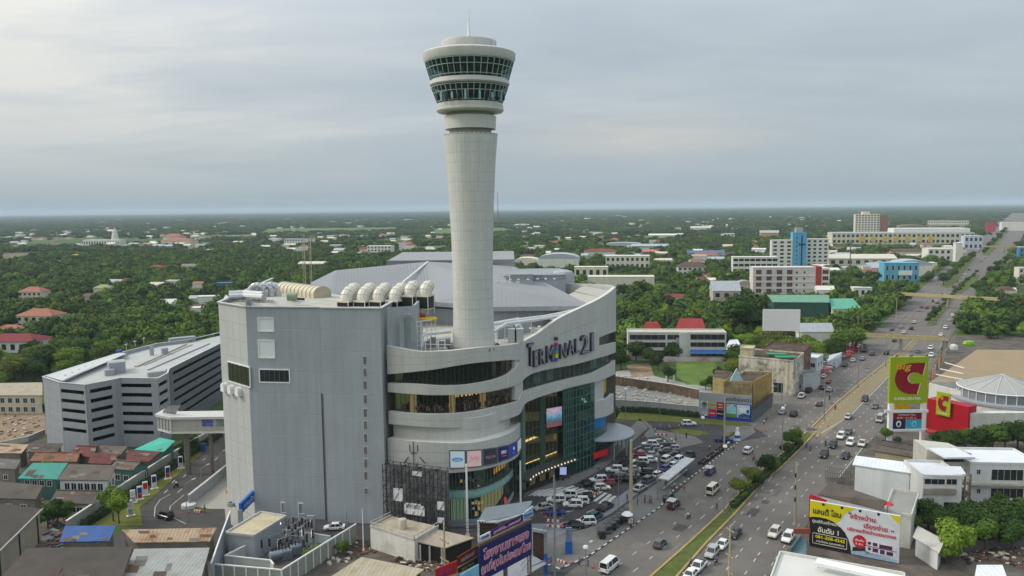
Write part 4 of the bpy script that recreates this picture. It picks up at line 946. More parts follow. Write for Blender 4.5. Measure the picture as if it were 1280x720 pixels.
def deck(v0,r0_,v1,r1_,rows):
 z0,z1=tz(v0),tz(v1);R0,R1=r0_*k,r1_*k;fr=MB()
 P=lambda i,t:(TX+(R0+(R1-R0)*t)*math.cos(2*math.pi*i/NP),TY+(R0+(R1-R0)*t)*math.sin(2*math.pi*i/NP),z0+(z1-z0)*t)
 for i in range(NP):
  fr.bar(P(i,0),P(i,1),.16,.16)
  for t in rows:fr.bar(P(i,t),P(i+1,t),.13,.13)
 f=mw_(fr,'deck_frame',[mat('deck_mullion',rgb(150,165,165),.4)],parent=TOWER)
 w=MB();w.poly([tuple(VV(P(0,0))-VV((TX,TY,ZR))),tuple(VV(P(1,0))-VV((TX,TY,ZR))),tuple(VV(P(1,1))-VV((TX,TY,ZR))),tuple(VV(P(0,1))-VV((TX,TY,ZR)))])
 me=w.mesh('pane',[glass('deck_glass',(.02,.035,.035),.07,.45,(.6,.8,.78))])
 for i in range(NP):piece(me,'pane',f,rot=(0,0,2*math.pi*i/NP))
deck(130,79,110,93,(.08,.62,.98));deck(100,95.5,79.5,107,(.08,.62,.98))
for i in range(26):
 a=-2.6+i*.08*1.2;w=MB();r=(38 if i%2 else 43)*.1735;v=99 if i%2 else 130;w.cbox((TX+r*math.cos(a),TY+r*math.sin(a),tz(v)+1),.4,.4,1.9 if i%3 else 1.2,a);mw_(w,'deck_furnishing',[mat('furnish%d'%(i%4),((.02,.02,.02),(.3,.25,.15),(.25,.4,.38),(.04,.03,.03))[i%4],.7)],parent=TOWER)
w=MB()
for i in range(28):
 a=2*math.pi*i/28;r=5.6;w.cbox((TX+r*math.cos(a),TY+r*math.sin(a),ZR+.6),.3,.3,.5,a)
 w.bar((TX+r*math.cos(a),TY+r*math.sin(a),ZR+.9),(TX+r*math.cos(a+.224),TY+r*math.sin(a+.224),ZR+.9),.12)
mw_(w,'base_lamp_ring',[mat('dark_fitting',(.08,.08,.08),.6)],parent=TOWER)
w=MB();ring(w,[(5.0,ZR+.9),(5.0,ZR),],36);mw_(w,'shaft_base',[TB],parent=TOWER)
# ==== ROOFTOP PLANT
COWLS=[]
cw0=atd(433,376,177)
zb_=cw0.z
def make_cowl(label):
 t=thing('exhaust_cowl',label,'roof vent',(0,0,0))
 w=MB();n=12;G=[];NS=7
 for j in range(NS+1):
  a=math.pi/2*j/NS*1.05;yc,zc=-1.9+1.9*math.cos(a)*1.0,1.9*math.sin(a)
  rad=1.55-.25*math.sin(a*2)*0
  ring_=[]
  for i in range(n+1):
   b=2*math.pi*i/n;x=rad*math.cos(b);r=rad*math.sin(b)
   d=VV((0,math.cos(a),math.sin(a)));q=VV((0,-1.9,0))+d*(1.9+r*.95);ring_.append((x,q.y,q.z+.2))
  G.append(ring_)
 for j in range(NS):
  for i in range(n):w.poly([G[j][i],G[j][i+1],G[j+1][i+1],G[j+1][i]])
 w.poly(G[-1][:-1])
 w.B('hood',[CREAM],t,smooth=1)
 w=MB()
 for j in(0,2,4,6):
  for i in range(n):w.bar(VV(G[j][i])*1.0,VV(G[j][i+1]),.12)
 w.B('rib',[mat('cream_rib',rgb(185,182,170),.5)],t)
 w=MB();w.box(-1.65,-1.6,-.25,1.65,1.7,.2);w.B('flange',[CREAM],t)
 w=MB();w.box(-1.55,-1.5,-3.2,1.55,1.6,-.25);w.B('louvre_box',[BLACKM],t)
 w=MB()
 for x in(-1.6,1.6):
  for y in(-1.55,1.65):w.bar((x,y,-4.5),(x,y,-.2),.16)
 for z in(-3.2,):
  for y in(-1.55,1.65):w.bar((-1.6,y,z),(1.6,y,z),.16)
  for x in(-1.6,1.6):w.bar((x,-1.55,z),(x,1.65,z),.16)
 w.bar((-1.6,-1.58,-3.1),(1.6,-1.58,-.3),.06);w.bar((1.6,-1.58,-3.1),(-1.6,-1.58,-.3),.06)
 w.B('support_frame',[CREAM],t);return t
cowl0=make_cowl('cream cowl at the left end of the front row of the roof vents');cowl0.scale=(.92,.92,.92)
index_children()
cps=[(433,376),(453.5,376),(473,376),(493.5,376)];p0_=atd(433,376,177);cowl0.location=(p0_.x,p0_.y,zb_);cowl0.rotation_euler=(0,0,2.75);cowl0['group']='cream roof vents on the grey block'
ordn=['second','third','right end one']
for i,(u,v)in enumerate(cps[1:]):
 p=atd(u,v,177);dup(cowl0,(p.x,p.y,zb_),2.75,'cream cowl, %s from the left in the front row of the roof vents'%('second','third','fourth')[i])
for i,u in enumerate((438,458,477.5,498)):
 p=atd(u,372,182.5);dup(cowl0,(p.x,p.y,zb_+.15),2.75,'cream cowl, %s from the left in the rear row of the roof vents'%('first','second','third','fourth')[i])
for i,u in enumerate((512.5,531.5)):
 p=atd(u,370,178);dup(cowl0,(p.x,p.y,zb_+.95),2.75,('cream cowl on a tall black louvre box next to the four pairs','cream cowl above the yellow and red rooftop pipe ring')[i])
def rtop(u,v,z):return at(u,v,z)
ZD=ZT-1.0
t=thing('barrel_duct','long beige ribbed half-round duct at the back of the grey block roof','duct',rtop(380,375,ZD))
w=MB();a,b=rtop(355,365,ZD),rtop(403,372,ZD);
d=(b-a).normalized();n=VV((-d.y,d.x,0));r_=2.3
def arch(w,c0,c1,r,h,nseg=10,mi=0):
 A_=[c0+n*(r*math.cos(math.pi*i/nseg))+VV((0,0,h+r*.75*math.sin(math.pi*i/nseg)))for i in range(nseg+1)];A_=[c0+n*r]+A_+[c0-n*r]
 B2=[p+(c1-c0)for p in A_]
 for i in range(len(A_)-1):w.poly([A_[i],A_[i+1],B2[i+1],B2[i]],mi)
 w.poly(A_[::-1],mi);w.poly(B2,mi)
arch(w,a,b,r_,1.0);w.B('duct_shell',[mat('beige_duct',rgb(200,192,168),.55,.06,.5)],t,world=1)
w=MB()
for i in range(11):
 c=a.lerp(b,i/10);arch(w,c-d*.1,c+d*.1,r_+.15,1.0)
o=w.B('duct_rib',[mat('beige_rib',rgb(178,170,146),.6)],t,world=1);o['kind']='stuff'
t=thing('silver_ductwork','cluster of curved silver ducts and pipes at the left corner of the grey block roof','ductwork',rtop(320,375,ZD))
w=MB()
for k in range(3):
 c=rtop(322+k*7,371,ZD)
 for i in range(7):
  a0,a1=math.pi*i/7,math.pi*(i+1)/7;w.cyl(c+VV((-1.9*math.cos(a0),.8*k,1.0+2.0*math.sin(a0))),c+VV((-1.9*math.cos(a1),.8*k,1.0+2.0*math.sin(a1))),.7,.7,10)
 w.cyl(c+VV((-1.9,.8*k,0)),c+VV((-1.9,.8*k,1.3)),.85,n=10);w.cyl(c+VV((1.9,.8*k,0)),c+VV((1.9,.8*k,1.3)),.85,n=10)
w.B('duct_bend',[SILVER],t,world=1,smooth=1)
w=MB()
for v,h,r in((371,1.2,.8),(368,1.4,.9),(372,.7,.5)):w.tube([rtop(286,v,ZD+h),rtop(305,v-1,ZD+h),rtop(330,v+1,ZD+h)],r,10)
w.tube([rtop(286,371,ZD+1.2),rtop(283,376,ZD+.3)],.8,10);w.B('duct_run',[SILVER],t,world=1,smooth=1)
w=MB()
for u in(288,296,303,311,318,336,340):w.bar(rtop(u,375,ZD),rtop(u,375,ZD+2+(u%3)),.18)
w.bar(rtop(306,377,ZD+.6),rtop(322,378,ZD+.6),.3);w.B('duct_stand',[STEEL],t,world=1)
for i,(u,v)in enumerate(((309,378),(313,378))):
 w=MB();w.cyl(rtop(u,v,ZD),rtop(u,v,ZD+4.5),.12,n=6);w.cbox(rtop(u,v,ZD+3),.5,.4,1.4);o=w.B('antenna_mast',[STEEL]);tag(o,('left' if i==0 else 'right')+' one of two thin panel antennas at the front of the roof ducts','antenna')
t=thing('lattice_mast','thin lattice mast left of the beige barrel duct, rising above the tree line','mast',at(381,352,10))
def lattice(w,x,y,z0,z1,s=.5,seg=1.2):
 c=[(x-s/2,y-s/2),(x+s/2,y-s/2),(x,y+s/2)]
 for q in c:w.bar((q[0],q[1],z0),(q[0],q[1],z1),.09)
 z=z0;i=0
 while z+seg<z1:
  for j in range(3):
   a,b=c[j],c[(j+1)%3];w.bar((a[0],a[1],z),(b[0],b[1],z+seg),.05)
  z+=seg
pm1=atd(381,345,262);w=MB();lattice(w,pm1.x,pm1.y,0,zat(381,292,262),.8,2.2);t.location=(pm1.x,pm1.y,0);ROOTS[t.name]=(VV((pm1.x,pm1.y,0)),0);w.B('mast_frame',[mat('mast_paint',rgb(190,180,160),.5)],t,world=1)
pm2=atd(389,345,262);w=MB();lattice(w,pm2.x,pm2.y,0,zat(389,297,262),.6,2.0);o=w.B('lattice_mast',[mat('mast_paint',rgb(190,180,160),.5)]);tag(o,'slimmer right one of the two lattice masts behind the beige barrel duct','mast')
t=thing('green_roof_tank','small green tank on a dark stand before the beige barrel duct','tank',rtop(365,372,ZD))
w=MB();c=rtop(365,371,ZD+1.9);w.cyl(c-VV((1.0,0,0)),c+VV((1.0,0,0)),.9,n=14);w.B('tank_body',[mat('sage_paint',rgb(125,145,125),.5)],t,world=1,smooth=1)
w=MB();w.bar(rtop(362,373,ZD+.5),rtop(380,374,ZD+.5),.5);w.bar(rtop(363,373,ZD),rtop(363,373,ZD+1.2),.3);w.bar(rtop(368,373,ZD),rtop(368,373,ZD+1.2),.3);w.B('tank_stand',[BLACKM],t,world=1)
t=thing('rooftop_pipe_ring','yellow curved pipe with red fittings on a stand just left of the tower base','pipework',atd(532,400,176))
w=MB();c=atd(534,399,176.5);pts=[c+VV((1.9*math.cos(a),1.4*math.sin(a),0))for a in[math.pi*2*i/16 for i in range(17)]];w.tube([p+VV((0,0,0))for p in pts],.42,8)
w.cyl(c+VV((-2.6,-1,.1)),c+VV((1.5,-1.2,.1)),.42,n=8);w.B('yellow_pipe',[mat('yellow_paint',rgb(215,185,35),.45)],t,world=1,smooth=1)
w=MB();w.cyl(c+VV((-2.2,0,.75)),c+VV((-.4,.2,.85)),.35,n=8);w.cyl(c+VV((-1.6,-.2,.5)),c+VV((-1.4,0,1.5)),.25,n=8);w.B('red_fitting',[mat('red_paint',rgb(190,50,40),.45)],t,world=1)
w=MB()
for x in(-2,-1,0,1,1.9):w.bar(c+VV((x,-1,-.3)),c+VV((x,-1,-c.z+ZR)),.14)
w.bar(c+VV((-2.2,-1,-1)),c+VV((2.2,-1,-1)),.12);w.B('stand',[WHITE],t,world=1)
t=thing('pipe_rack','white pipe rack and ladders on the terrace left of the tower base','pipe rack',atd(540,425,171))
w=MB();D0=169.5
def q_(u,v,D):return atd(u,v,D)
w.tube([q_(563,414,173),q_(532,417,171),q_(527,421,170.5),q_(527,433,170.5)],.45,8);w.tube([q_(563,422,172.5),q_(535,425,171)],.3,8);w.B('pipe',[WHITE],t,world=1,smooth=1)
w=MB()
for(u,v)in((521,402),(526,402),(538,418),(548,424),(556,423),(532,428)):w.bar(q_(u,v,170),VV((q_(u,v,170).x,q_(u,v,170).y,ZR)),.2)
for v in(408,414,420,426,432):w.bar(q_(520,v,170),q_(526.5,v,170),.12)
w.bar(q_(520,402,170),q_(540,400,173),.15);w.bar(q_(530,430,170),q_(566,431,170),.15);w.B('rack_frame',[WHITE],t,world=1)
w=MB()
for(u,v,sx,sz)in((541,428,1.2,2.2),(552,430,1.6,1.2),(534,431,1.0,1.4),(560,429,1.0,1.6)):w.cbox(q_(u,v,171),sx,1,sz)
w.B('equipment_box',[mat('equip_grey',rgb(120,124,126),.6,.15,2)],t,world=1)
t=thing('pipe_rack','long white double pipe run rising along the parapet right of the tower','pipe rack',atd(650,410,180))
w=MB();w.tube([q_(617,405,180),q_(640,401,184),q_(680,396,192),q_(712,390,199),q_(718,389,201)],.45,8);w.tube([q_(617,415,178),q_(625,410,179),q_(632,405,181),q_(665,400.5,188),q_(712,393,198)],.4,8)
w.tube([q_(645,407,181),q_(650,406,182),q_(652,412,181.5),q_(652,424,181)],.3,8);w.B('pipe',[mat('white_pipe',rgb(205,207,205),.35)],t,world=1,smooth=1)
w=MB()
for(u,v,D)in((622,412,178),(631,406,180),(640,404,182),(664,400,187),(690,396,194)):p=q_(u,v,D);w.bar(p,(p.x,p.y,ZR),.2)
w.B('rack_post',[WHITE],t,world=1)
t=thing('roof_chiller','pale pair of roof cabinets under the white pipes right of the tower','cabinet',atd(645,420,180))
for u in(639,650):
 w=MB();p=q_(u,422,180);w.box(p.x-.8,p.y-.8,ZR,p.x+.8,p.y+.8,ZR+3.2);w.B('cabinet',[WALLL],t,world=1)
w=MB();p=q_(644.5,420,181);w.box(p.x-1.2,p.y,ZR,p.x+1,p.y+1,ZR+2.6);w.B('dark_core',[BLACKM],t,world=1)
t=thing('plant_room','low grey plant room with small wall lamps right of the roof cabinets','plant room',atd(665,412,186))
w=MB();p,q=off(656,7),off(690,7);w.prism([(p.x,p.y),(q.x,q.y),(q.x-3,q.y+8),(p.x-3,p.y+8)],ZR,ZR+2.6);w.B('wall',[WALLG],t,world=1)
for u,v in((663,410),(674,408)):
 w=MB();pp=q_(u,v,off(u,7).y-.3);w.cbox(pp,.7,.3,.2,.8);w.B('wall_lamp',[emit('wall_light',rgb(230,235,235),.5)],t,world=1)
LET=mat('letter_purple',rgb(62,60,80),.4,.1);LETF=mat('letter_face',rgb(135,132,142),.4,.15)
chars=[('T',661.5,443,30,1.15),('E',668.5,448,21,1),('R',676,445.5,21,1),('M',686,442,22,1),('i',694.3,436,32,1),('N',702.5,438.5,19,1),('A',712,434.5,19,1),('L',720,431.5,18,1),('2',729,430,24,1),('1',738.5,427,24,1)]
wpx=[7,5.6,6.6,8.6,3.4,8.2,8.8,5.4,9.5,3.4]
for(ch,u,v,hpx,_),wp in zip(chars,wpx):
 n=fnorm(u);p=off(u,-.35);y=off(u,0).y;r=VV((-n.y,n.x,0));
 if r.x<0:r=-r
 H=(zat(u,v-hpx/2,y)-zat(u,v+hpx/2,y));a,b=off(u-wp/2,0),off(u+wp/2,0);wd=(b-a).length
 pz=VV((p.x,p.y,zat(u,v,y)));up=VV((0,0,1))+r*0.0
 if ch=='i':
  w=MB();cols_=(rgb(70,90,200),rgb(225,200,40),rgb(80,170,70),rgb(40,120,200),rgb(190,40,90))
  f=None
  for j,cc_ in enumerate(cols_):
   z0=pz.z-H*.48+H*.72*j/5;z1=z0+H*.72/5;w=MB();q=pz.copy();q.z=(z0+z1)/2;w.cbox(q,wd*.75,.5,z1-z0,math.atan2(r.y,r.x));mw_(w,'letter_stripe',[mat('stripe%d'%j,cc_,.5,0)])
  w=MB();q=pz+VV((0,0,H*.40));w.cbox(q,wd*.8,.5,wd*.8,math.atan2(r.y,r.x));mw_(w,'letter_dot',[LET]);continue
 o=place_text(ch,H/.72,pz,r,up,LET,MALL,depth=.3,width=wd,bold=.02,name='letter')
 o2=place_text(ch,H/.72*.94,pz+n*.33,r,up,LETF,MALL,width=wd*.82,bold=-.02,name='letter_face')if ch not in '' else None
w=MB();p,q=off(670,-.15),off(742,-.15)
us_=[672+i*7 for i in range(11)]
# ==== BUILDINGS AND YARDS
def wmat(r,g,b,name=None,st=.35,rough=.8):return mat(name or 'wall_%d_%d_%d'%(r,g,b),rgb(r,g,b),rough,.06,.3,stain=st,stain_col=rgb(r*.72,g*.70,b*.66),stain_scale=.25,streak=.10)
def rmat(r,g,b,ax='X',per=.6,st=.4,name=None,rust=None):return mat(name or 'roof_%d_%d_%d'%(r,g,b),rgb(r,g,b),.7,.10,.4,stain=st,stain_col=rust or rgb(r*.68,g*.68,b*.68),stain_scale=.3,stripe=(ax,per),bump=.5,streak=.0)
WINM=mat('window_dark',(.022,.026,.03),.15,.2,spec=.6);FRM=mat('window_frame_white',rgb(200,200,198),.6)
_wc={}
def win_mesh(wd,h,fr=FRM,gl=WINM,bars=1):
 k=(round(wd,2),round(h,2),fr.name,gl.name,bars)
 if k in _wc:return _wc[k]
 w=MB();t=min(.12,wd*.1)
 w.box(-wd/2,-.03,0,wd/2,.02,h,1)
 for x0,x1,z0,z1 in((-wd/2-t,wd/2+t,-t,0),(-wd/2-t,wd/2+t,h,h+t),(-wd/2-t,-wd/2,0,h),(wd/2,wd/2+t,0,h)):w.box(x0,-.08,z0,x1,.02,z1,0)
 for b in range(1,bars+1):x=-wd/2+wd*b/(bars+1);w.box(x-.03,-.06,0,x+.03,-.02,h,0)
 _wc[k]=w.mesh('window',[fr,gl]);return _wc[k]
def W2L(root,p):
 loc,rz=ROOTS[root.name];ca,sa=math.cos(-rz),math.sin(-rz);x,y=p[0]-loc[0],p[1]-loc[1];return(x*ca-y*sa,x*sa+y*ca,p[2]-loc[2])
def wall_windows(root,a,b,z0,nx,h,wd,me=None,floors=1,pitch=3.0,margin=.08,name='window',fr=FRM,gl=WINM,bars=1):
 """windows on the wall from a to b (world, outside is to the right of a->b)"""
 a,b=VV((a[0],a[1],0)),VV((b[0],b[1],0));d=(b-a);L=d.length;d.normalize();rz=math.atan2(d.y,d.x);me=me or win_mesh(wd,h,fr,gl,bars)
 for f in range(floors):
  for i in range(nx):
   t=margin+(1-2*margin)*(i+.5)/nx;p=a+d*L*t
   o=piece(me,name,root,W2L(root,(p.x,p.y,z0+f*pitch)),(0,0,rz-ROOTS[root.name][1]));ROOTS[o.name]=ROOTS[root.name]
def qhouse(name,label,cat,fl,fr,br,bl,hf,hb,rm,wm,gable=False,win=None,group=None,z0=0,over=.5,th=.18,hl=None,world=False):
 """a building set out from the four corners of its roof plane (picture points at eave height hf and ridge height hb)"""
 P=[at(*fl,hf),at(*fr,hf),at(*br,hb),at(*bl,hb)]if not world else[VV(q)for q in(fl,fr,br,bl)]
 c=P[0];rz=math.atan2(P[1].y-P[0].y,P[1].x-P[0].x)
 t=thing(name,label,cat,(c.x,c.y,z0),rz,group);R4=P[:]
 w=MB()
 def slab(q):
  n=(q[1]-q[0]).cross(q[3]-q[0]).normalized();lo=[p-VV((0,0,th))for p in q]
  w.poly(q);w.poly(lo[::-1])
  for i in range(4):w.poly([lo[i],lo[(i+1)%4],q[(i+1)%4],q[i]])
 slab(P)
 run_=VV(((P[3]-P[0]).x,(P[3]-P[0]).y,0)).length
 if gable and(P[3].z-P[0].z)/max(.1,run_)<.42:gable=False
 if gable:
  run0,run1=P[3]-P[0],P[2]-P[1];B0=P[3]+VV((run0.x,run0.y,-run0.z));B1=P[2]+VV((run1.x,run1.y,-run1.z));slab([P[3],P[2],B1,B0])
  w.bar(P[3]+VV((0,0,.05)),P[2]+VV((0,0,.05)),.4,.12)
 w.B('roof',[rm],t,world=1)
 if group or name=='warehouse':
  for k in range(5):
   s,v=rnd.uniform(0,.85),rnd.uniform(0,.7);e,h_=rnd.uniform(.8,2.2)/(P[1]-P[0]).length,rnd.uniform(.12,.28);q=[P[0].lerp(P[1],a).lerp(P[3].lerp(P[2],a),b)+VV((0,0,.04+.005*k))for a,b in((s,v),(s+e,v),(s+e,v+h_),(s,v+h_))];w=MB();w.poly(q);w.B('roof_sheet',[rnd.choice((mat('sheet_rust',rgb(108,82,66),.8,.3,1),mat('sheet_grey',rgb(112,108,100),.7,.2,1),mat('sheet_dull',rgb(78,68,60),.8,.2,1)))],t,world=1)
 F=[P[0],P[1],(B1 if gable else P[2]),(B0 if gable else P[3])];cc=sum(F,VV())/4
 ins=[]
 for p in F:
  d=VV((cc.x-p.x,cc.y-p.y,0));d=d.normalized()*min(over*1.2,d.length*.2);ins.append(VV((p.x+d.x,p.y+d.y,p.z-th-.02)))
 w=MB();g=[VV((p.x,p.y,z0))for p in ins]
 if gable:
  r0_,r1_=(P[3]+(cc-P[3])*0),P[2];d=(P[2]-P[3]).normalized()*over;m0,m1=P[3]+d-VV((0,0,th)),P[2]-d-VV((0,0,th))
  w.poly([g[0],g[1],ins[1],ins[0]]);w.poly([g[2],g[3],ins[3],ins[2]]);w.poly([g[1],g[2],ins[2],m1,ins[1]]);w.poly([g[3],g[0],ins[0],m0,ins[3]])
 else:
  for i in range(4):j=(i+1)%4;w.poly([g[i],g[j],ins[j],ins[i]])
 w.B('wall',[wm],t,world=1)
 if win:
  nx,h,wd,zz,fl_=win[:5]
  wall_windows(t,g[0],g[1],zz,nx,h,wd,floors=fl_,pitch=win[5]if len(win)>5 else 3.0)
  if len(win)>6 and win[6]:wall_windows(t,g[1],g[2],zz,win[6],h,wd,floors=fl_,pitch=win[5])
 BUILT.append((cc.x,cc.y,max((p-cc).length for p in F)*.9));return t,g,ins
def block(name,label,cat,a,b,depth,h,wm,rm=None,zref=0,wins=None,side=None,par=.5,group=None,rz_extra=0,parm=None,sidel=None):
 """flat-roofed building: front edge a-b (picture points at height zref), going back by depth"""
 A_,B1=at(*a,zref),at(*b,zref);d=VV((B1.x-A_.x,B1.y-A_.y,0));W_=d.length;d.normalize();n=VV((-d.y,d.x,0));A_=VV((A_.x,A_.y,0));rz=math.atan2(d.y,d.x)
 t=thing(name,label,cat,A_,rz,group);q=[A_,A_+d*W_,A_+d*W_+n*depth,A_+n*depth]
 w=MB();w.prism([(p.x,p.y)for p in q],0,h);w.B('wall',[wm],t,world=1)
 w=MB();q2=[A_+d*.25+n*.25,A_+d*(W_-.25)+n*.25,A_+d*(W_-.25)+n*(depth-.25),A_+d*.25+n*(depth-.25)]
 w.poly([(p.x,p.y,h+.03)for p in q2]);w.B('roof',[rm or wm],t,world=1)
 if par:
  w=MB()
  for i in range(4):
   a_,b_=q[i],q[(i+1)%4];e=(b_-a_).normalized()*.12;w.bar((a_.x-e.x,a_.y-e.y,h+par/2),(b_.x+e.x,b_.y+e.y,h+par/2),.25,par)
  w.B('parapet',[parm or wm],t,world=1)
 if wins:nx,hh,wd,zz,fl_,pt=wins[:6];wall_windows(t,q[0],q[1],zz,nx,hh,wd,floors=fl_,pitch=pt,bars=wins[6]if len(wins)>6 else 1)
 if side:nx,hh,wd,zz,fl_,pt=side[:6];wall_windows(t,q[1],q[2],zz,nx,hh,wd,floors=fl_,pitch=pt)
 if sidel:nx,hh,wd,zz,fl_,pt=sidel[:6];wall_windows(t,q[3],q[0],zz,nx,hh,wd,floors=fl_,pitch=pt)
 cc=(q[0]+q[2])/2;BUILT.append((cc.x,cc.y,(q[2]-q[0]).length*.56));t['_q']=0;del t['_q'];return t,q,d,n,W_
GZ=20.0
gp=[at(u,v,GZ)for u,v in((53.4,471),(75,478),(107,481),(141,474.5),(150,472.5),(197,473),(209,466.5))]
gq=[at(211,461,GZ),at(279,427.5,GZ)]
GAR=thing('car_park_building','grey multi-storey car park with rows of dark slots, left of the mall','car park',(gp[0].x,gp[0].y,0))
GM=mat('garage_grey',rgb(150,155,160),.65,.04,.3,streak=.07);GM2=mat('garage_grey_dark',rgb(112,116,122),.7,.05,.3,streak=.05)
ext=(gq[1]-gq[0]).normalized();gend=gq[1]+ext*45
gl_far=at(196,429.5,GZ);gl_far2=at(236,424.5,GZ)
def gbuild(w,n,m,**k):return w.B(n,m,GAR,world=1,**k)
fp=[VV((p.x,p.y,0))for p in gp]+[VV((gq[0].x,gq[0].y,0)),VV((gend.x,gend.y,0)),VV((gl_far2.x,gl_far2.y,0)),VV((gl_far.x,gl_far.y,0)),VV((at(150,441,GZ).x,at(150,441,GZ).y,0))]
cen=sum(fp,VV())/len(fp)
w=MB();w.prism([(p.x,p.y)for p in fp],GZ-1.4,GZ-1.1);gbuild(w,'roof_deck',[mat('garage_deck',rgb(172,174,172),.8,.08,.15,stain=.4,stain_col=rgb(150,150,146),stain_scale=.08)])
for k in range(7):
 w=MB();w.prism([(p.x+(cen.x-p.x)*.04,p.y+(cen.y-p.y)*.04)for p in fp],GZ-4.1-2.72*k,GZ-3.9-2.72*k);gbuild(w,'floor_slab',[mat('garage_floor',rgb(85,85,85),.9)])
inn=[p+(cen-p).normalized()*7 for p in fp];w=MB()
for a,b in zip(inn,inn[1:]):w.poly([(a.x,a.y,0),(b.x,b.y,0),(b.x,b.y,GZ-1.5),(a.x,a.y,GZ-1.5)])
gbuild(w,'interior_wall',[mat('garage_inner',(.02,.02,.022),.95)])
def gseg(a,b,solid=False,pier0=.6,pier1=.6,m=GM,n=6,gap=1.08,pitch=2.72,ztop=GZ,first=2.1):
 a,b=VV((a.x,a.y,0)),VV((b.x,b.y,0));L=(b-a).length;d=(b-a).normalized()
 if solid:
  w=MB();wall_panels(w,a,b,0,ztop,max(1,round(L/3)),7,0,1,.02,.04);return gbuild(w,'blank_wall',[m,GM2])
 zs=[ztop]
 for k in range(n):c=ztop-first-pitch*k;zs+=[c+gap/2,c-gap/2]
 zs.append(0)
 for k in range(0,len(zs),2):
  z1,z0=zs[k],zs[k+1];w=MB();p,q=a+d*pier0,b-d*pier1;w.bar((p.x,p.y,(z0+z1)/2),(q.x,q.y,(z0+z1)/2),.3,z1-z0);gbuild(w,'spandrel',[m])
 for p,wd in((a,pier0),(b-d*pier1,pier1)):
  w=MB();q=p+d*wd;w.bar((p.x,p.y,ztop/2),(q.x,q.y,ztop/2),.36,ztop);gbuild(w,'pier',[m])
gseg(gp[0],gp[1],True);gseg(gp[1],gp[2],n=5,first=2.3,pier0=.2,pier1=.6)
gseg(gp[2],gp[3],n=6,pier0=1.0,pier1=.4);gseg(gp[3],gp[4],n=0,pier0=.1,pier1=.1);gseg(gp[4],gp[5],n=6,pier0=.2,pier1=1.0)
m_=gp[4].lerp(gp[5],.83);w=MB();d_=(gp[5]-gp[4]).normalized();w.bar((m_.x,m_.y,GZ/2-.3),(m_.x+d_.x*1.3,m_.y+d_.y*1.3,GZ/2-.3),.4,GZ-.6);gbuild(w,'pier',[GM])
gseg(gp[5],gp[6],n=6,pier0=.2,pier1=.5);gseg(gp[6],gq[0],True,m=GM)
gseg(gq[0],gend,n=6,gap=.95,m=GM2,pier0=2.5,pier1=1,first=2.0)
w=MB()
for a,b in list(zip(fp,fp[1:]))+[(fp[-1],fp[0])]:w.bar((a.x,a.y,GZ+.07),(b.x,b.y,GZ+.07),.5,.14)
gbuild(w,'parapet_coping',[mat('coping',rgb(188,190,190),.5)])
w=MB()
for a,b in((fp[-1],fp[0]),(fp[-2],fp[-1]),(fp[-3],fp[-2])):w.bar((a.x,a.y,GZ-.6),(b.x,b.y,GZ-.6),.3,1.2)
gbuild(w,'rear_parapet',[GM])
def gpt(u,v,z=GZ-1.1):return at(u,v,z)
w=MB();q=[gpt(57,470,GZ+.1),gpt(78,476,GZ+.1),gpt(158,442,GZ+.4),gpt(150,440.5,GZ+.4)];w.poly(q);w.poly([p-VV((0,0,.3))for p in q][::-1]);gbuild(w,'ramp_roof',[mat('ramp_roof',rgb(188,190,190),.6,.05,.2)])
w=MB()
for k in range(9):
 p=gpt(82+k*8.4,475-k*3.9,GZ-1.1);w.bar(p,p+VV((0,0,1.5)),.25)
w.bar(gpt(80,476,GZ),gpt(156,441,GZ),.3,.5);gbuild(w,'ramp_post',[GM])
def rbox(u,v,sx,sy,sz,m,name,rz=.6):w=MB();p=gpt(u,v);w.cbox((p.x,p.y,p.z+sz/2),sx,sy,sz,rz);return gbuild(w,name,[m])
rbox(146,466,4.5,3.6,3.4,GM,'stair_head');rbox(137,469,2.5,2.5,1.8,GM,'stair_head');rbox(196,470,5,1.8,1.4,STEEL,'roof_unit');rbox(206,443,2,2,2.2,GM,'stair_head');rbox(228,427.5,9,3,1.8,GM,'stair_head')
rbox(146,462.6,4.8,3.9,.3,mat('stair_roof',rgb(170,172,172),.7),'stair_roof').location.z+=2.6
w=MB();w.bar(gpt(170,459),gpt(232,431),1.0,.9);w.bar(gpt(180,457),gpt(240,431),.5,.6);gbuild(w,'ramp_kerb',[mat('ramp_kerb',rgb(168,166,158),.8,.2,.5)])
w=MB();w.bar(gpt(185,463),gpt(262,430),.4,.7);w.bar(gpt(84,478),gpt(160,444),.4,.7);gbuild(w,'ramp_kerb',[GM])
rbox(190,444,1.0,1.0,3,STEEL,'roof_mast',0)
for i,(u,v)in enumerate(((158,437),(169,433),(180,429))):
 w=MB();p=gpt(u,v,GZ);w.bar(p,p+VV((0,0,2.2)),.1);w.bar(p+VV((-.6,.3,1.6)),p+VV((.6,-.3,2.0)),.35,.15);gbuild(w,'roof_floodlight',[mat('lamp_white',rgb(230,232,230),.5)])
w=MB();p=gpt(149.5,446);w.cbox((p.x,p.y,p.z+1.2),1.6,1.2,2.2,.6);gbuild(w,'blue_door_box',[mat('blue_paint',rgb(50,80,160),.5)])
w=MB();w.cyl((gq[0].x-.5,gq[0].y-.5,0),(gq[0].x-.5,gq[0].y-.5,GZ),.22,n=8);gbuild(w,'downpipe',[STEEL])
BUILT+=[(cen.x,cen.y,45),(gend.x,gend.y,30),(fp[0].x,fp[0].y,12),(at(120,460,10).x,at(120,460,10).y,40)]
SB_=thing('skybridge','pale enclosed footbridge joining the car park to the mall','footbridge',at(240,545))
zt_,zb2=15.6,11.4
b0,b1,b2=at(197.5,517,zt_),at(213,521,zt_),at(286,520,zt_)
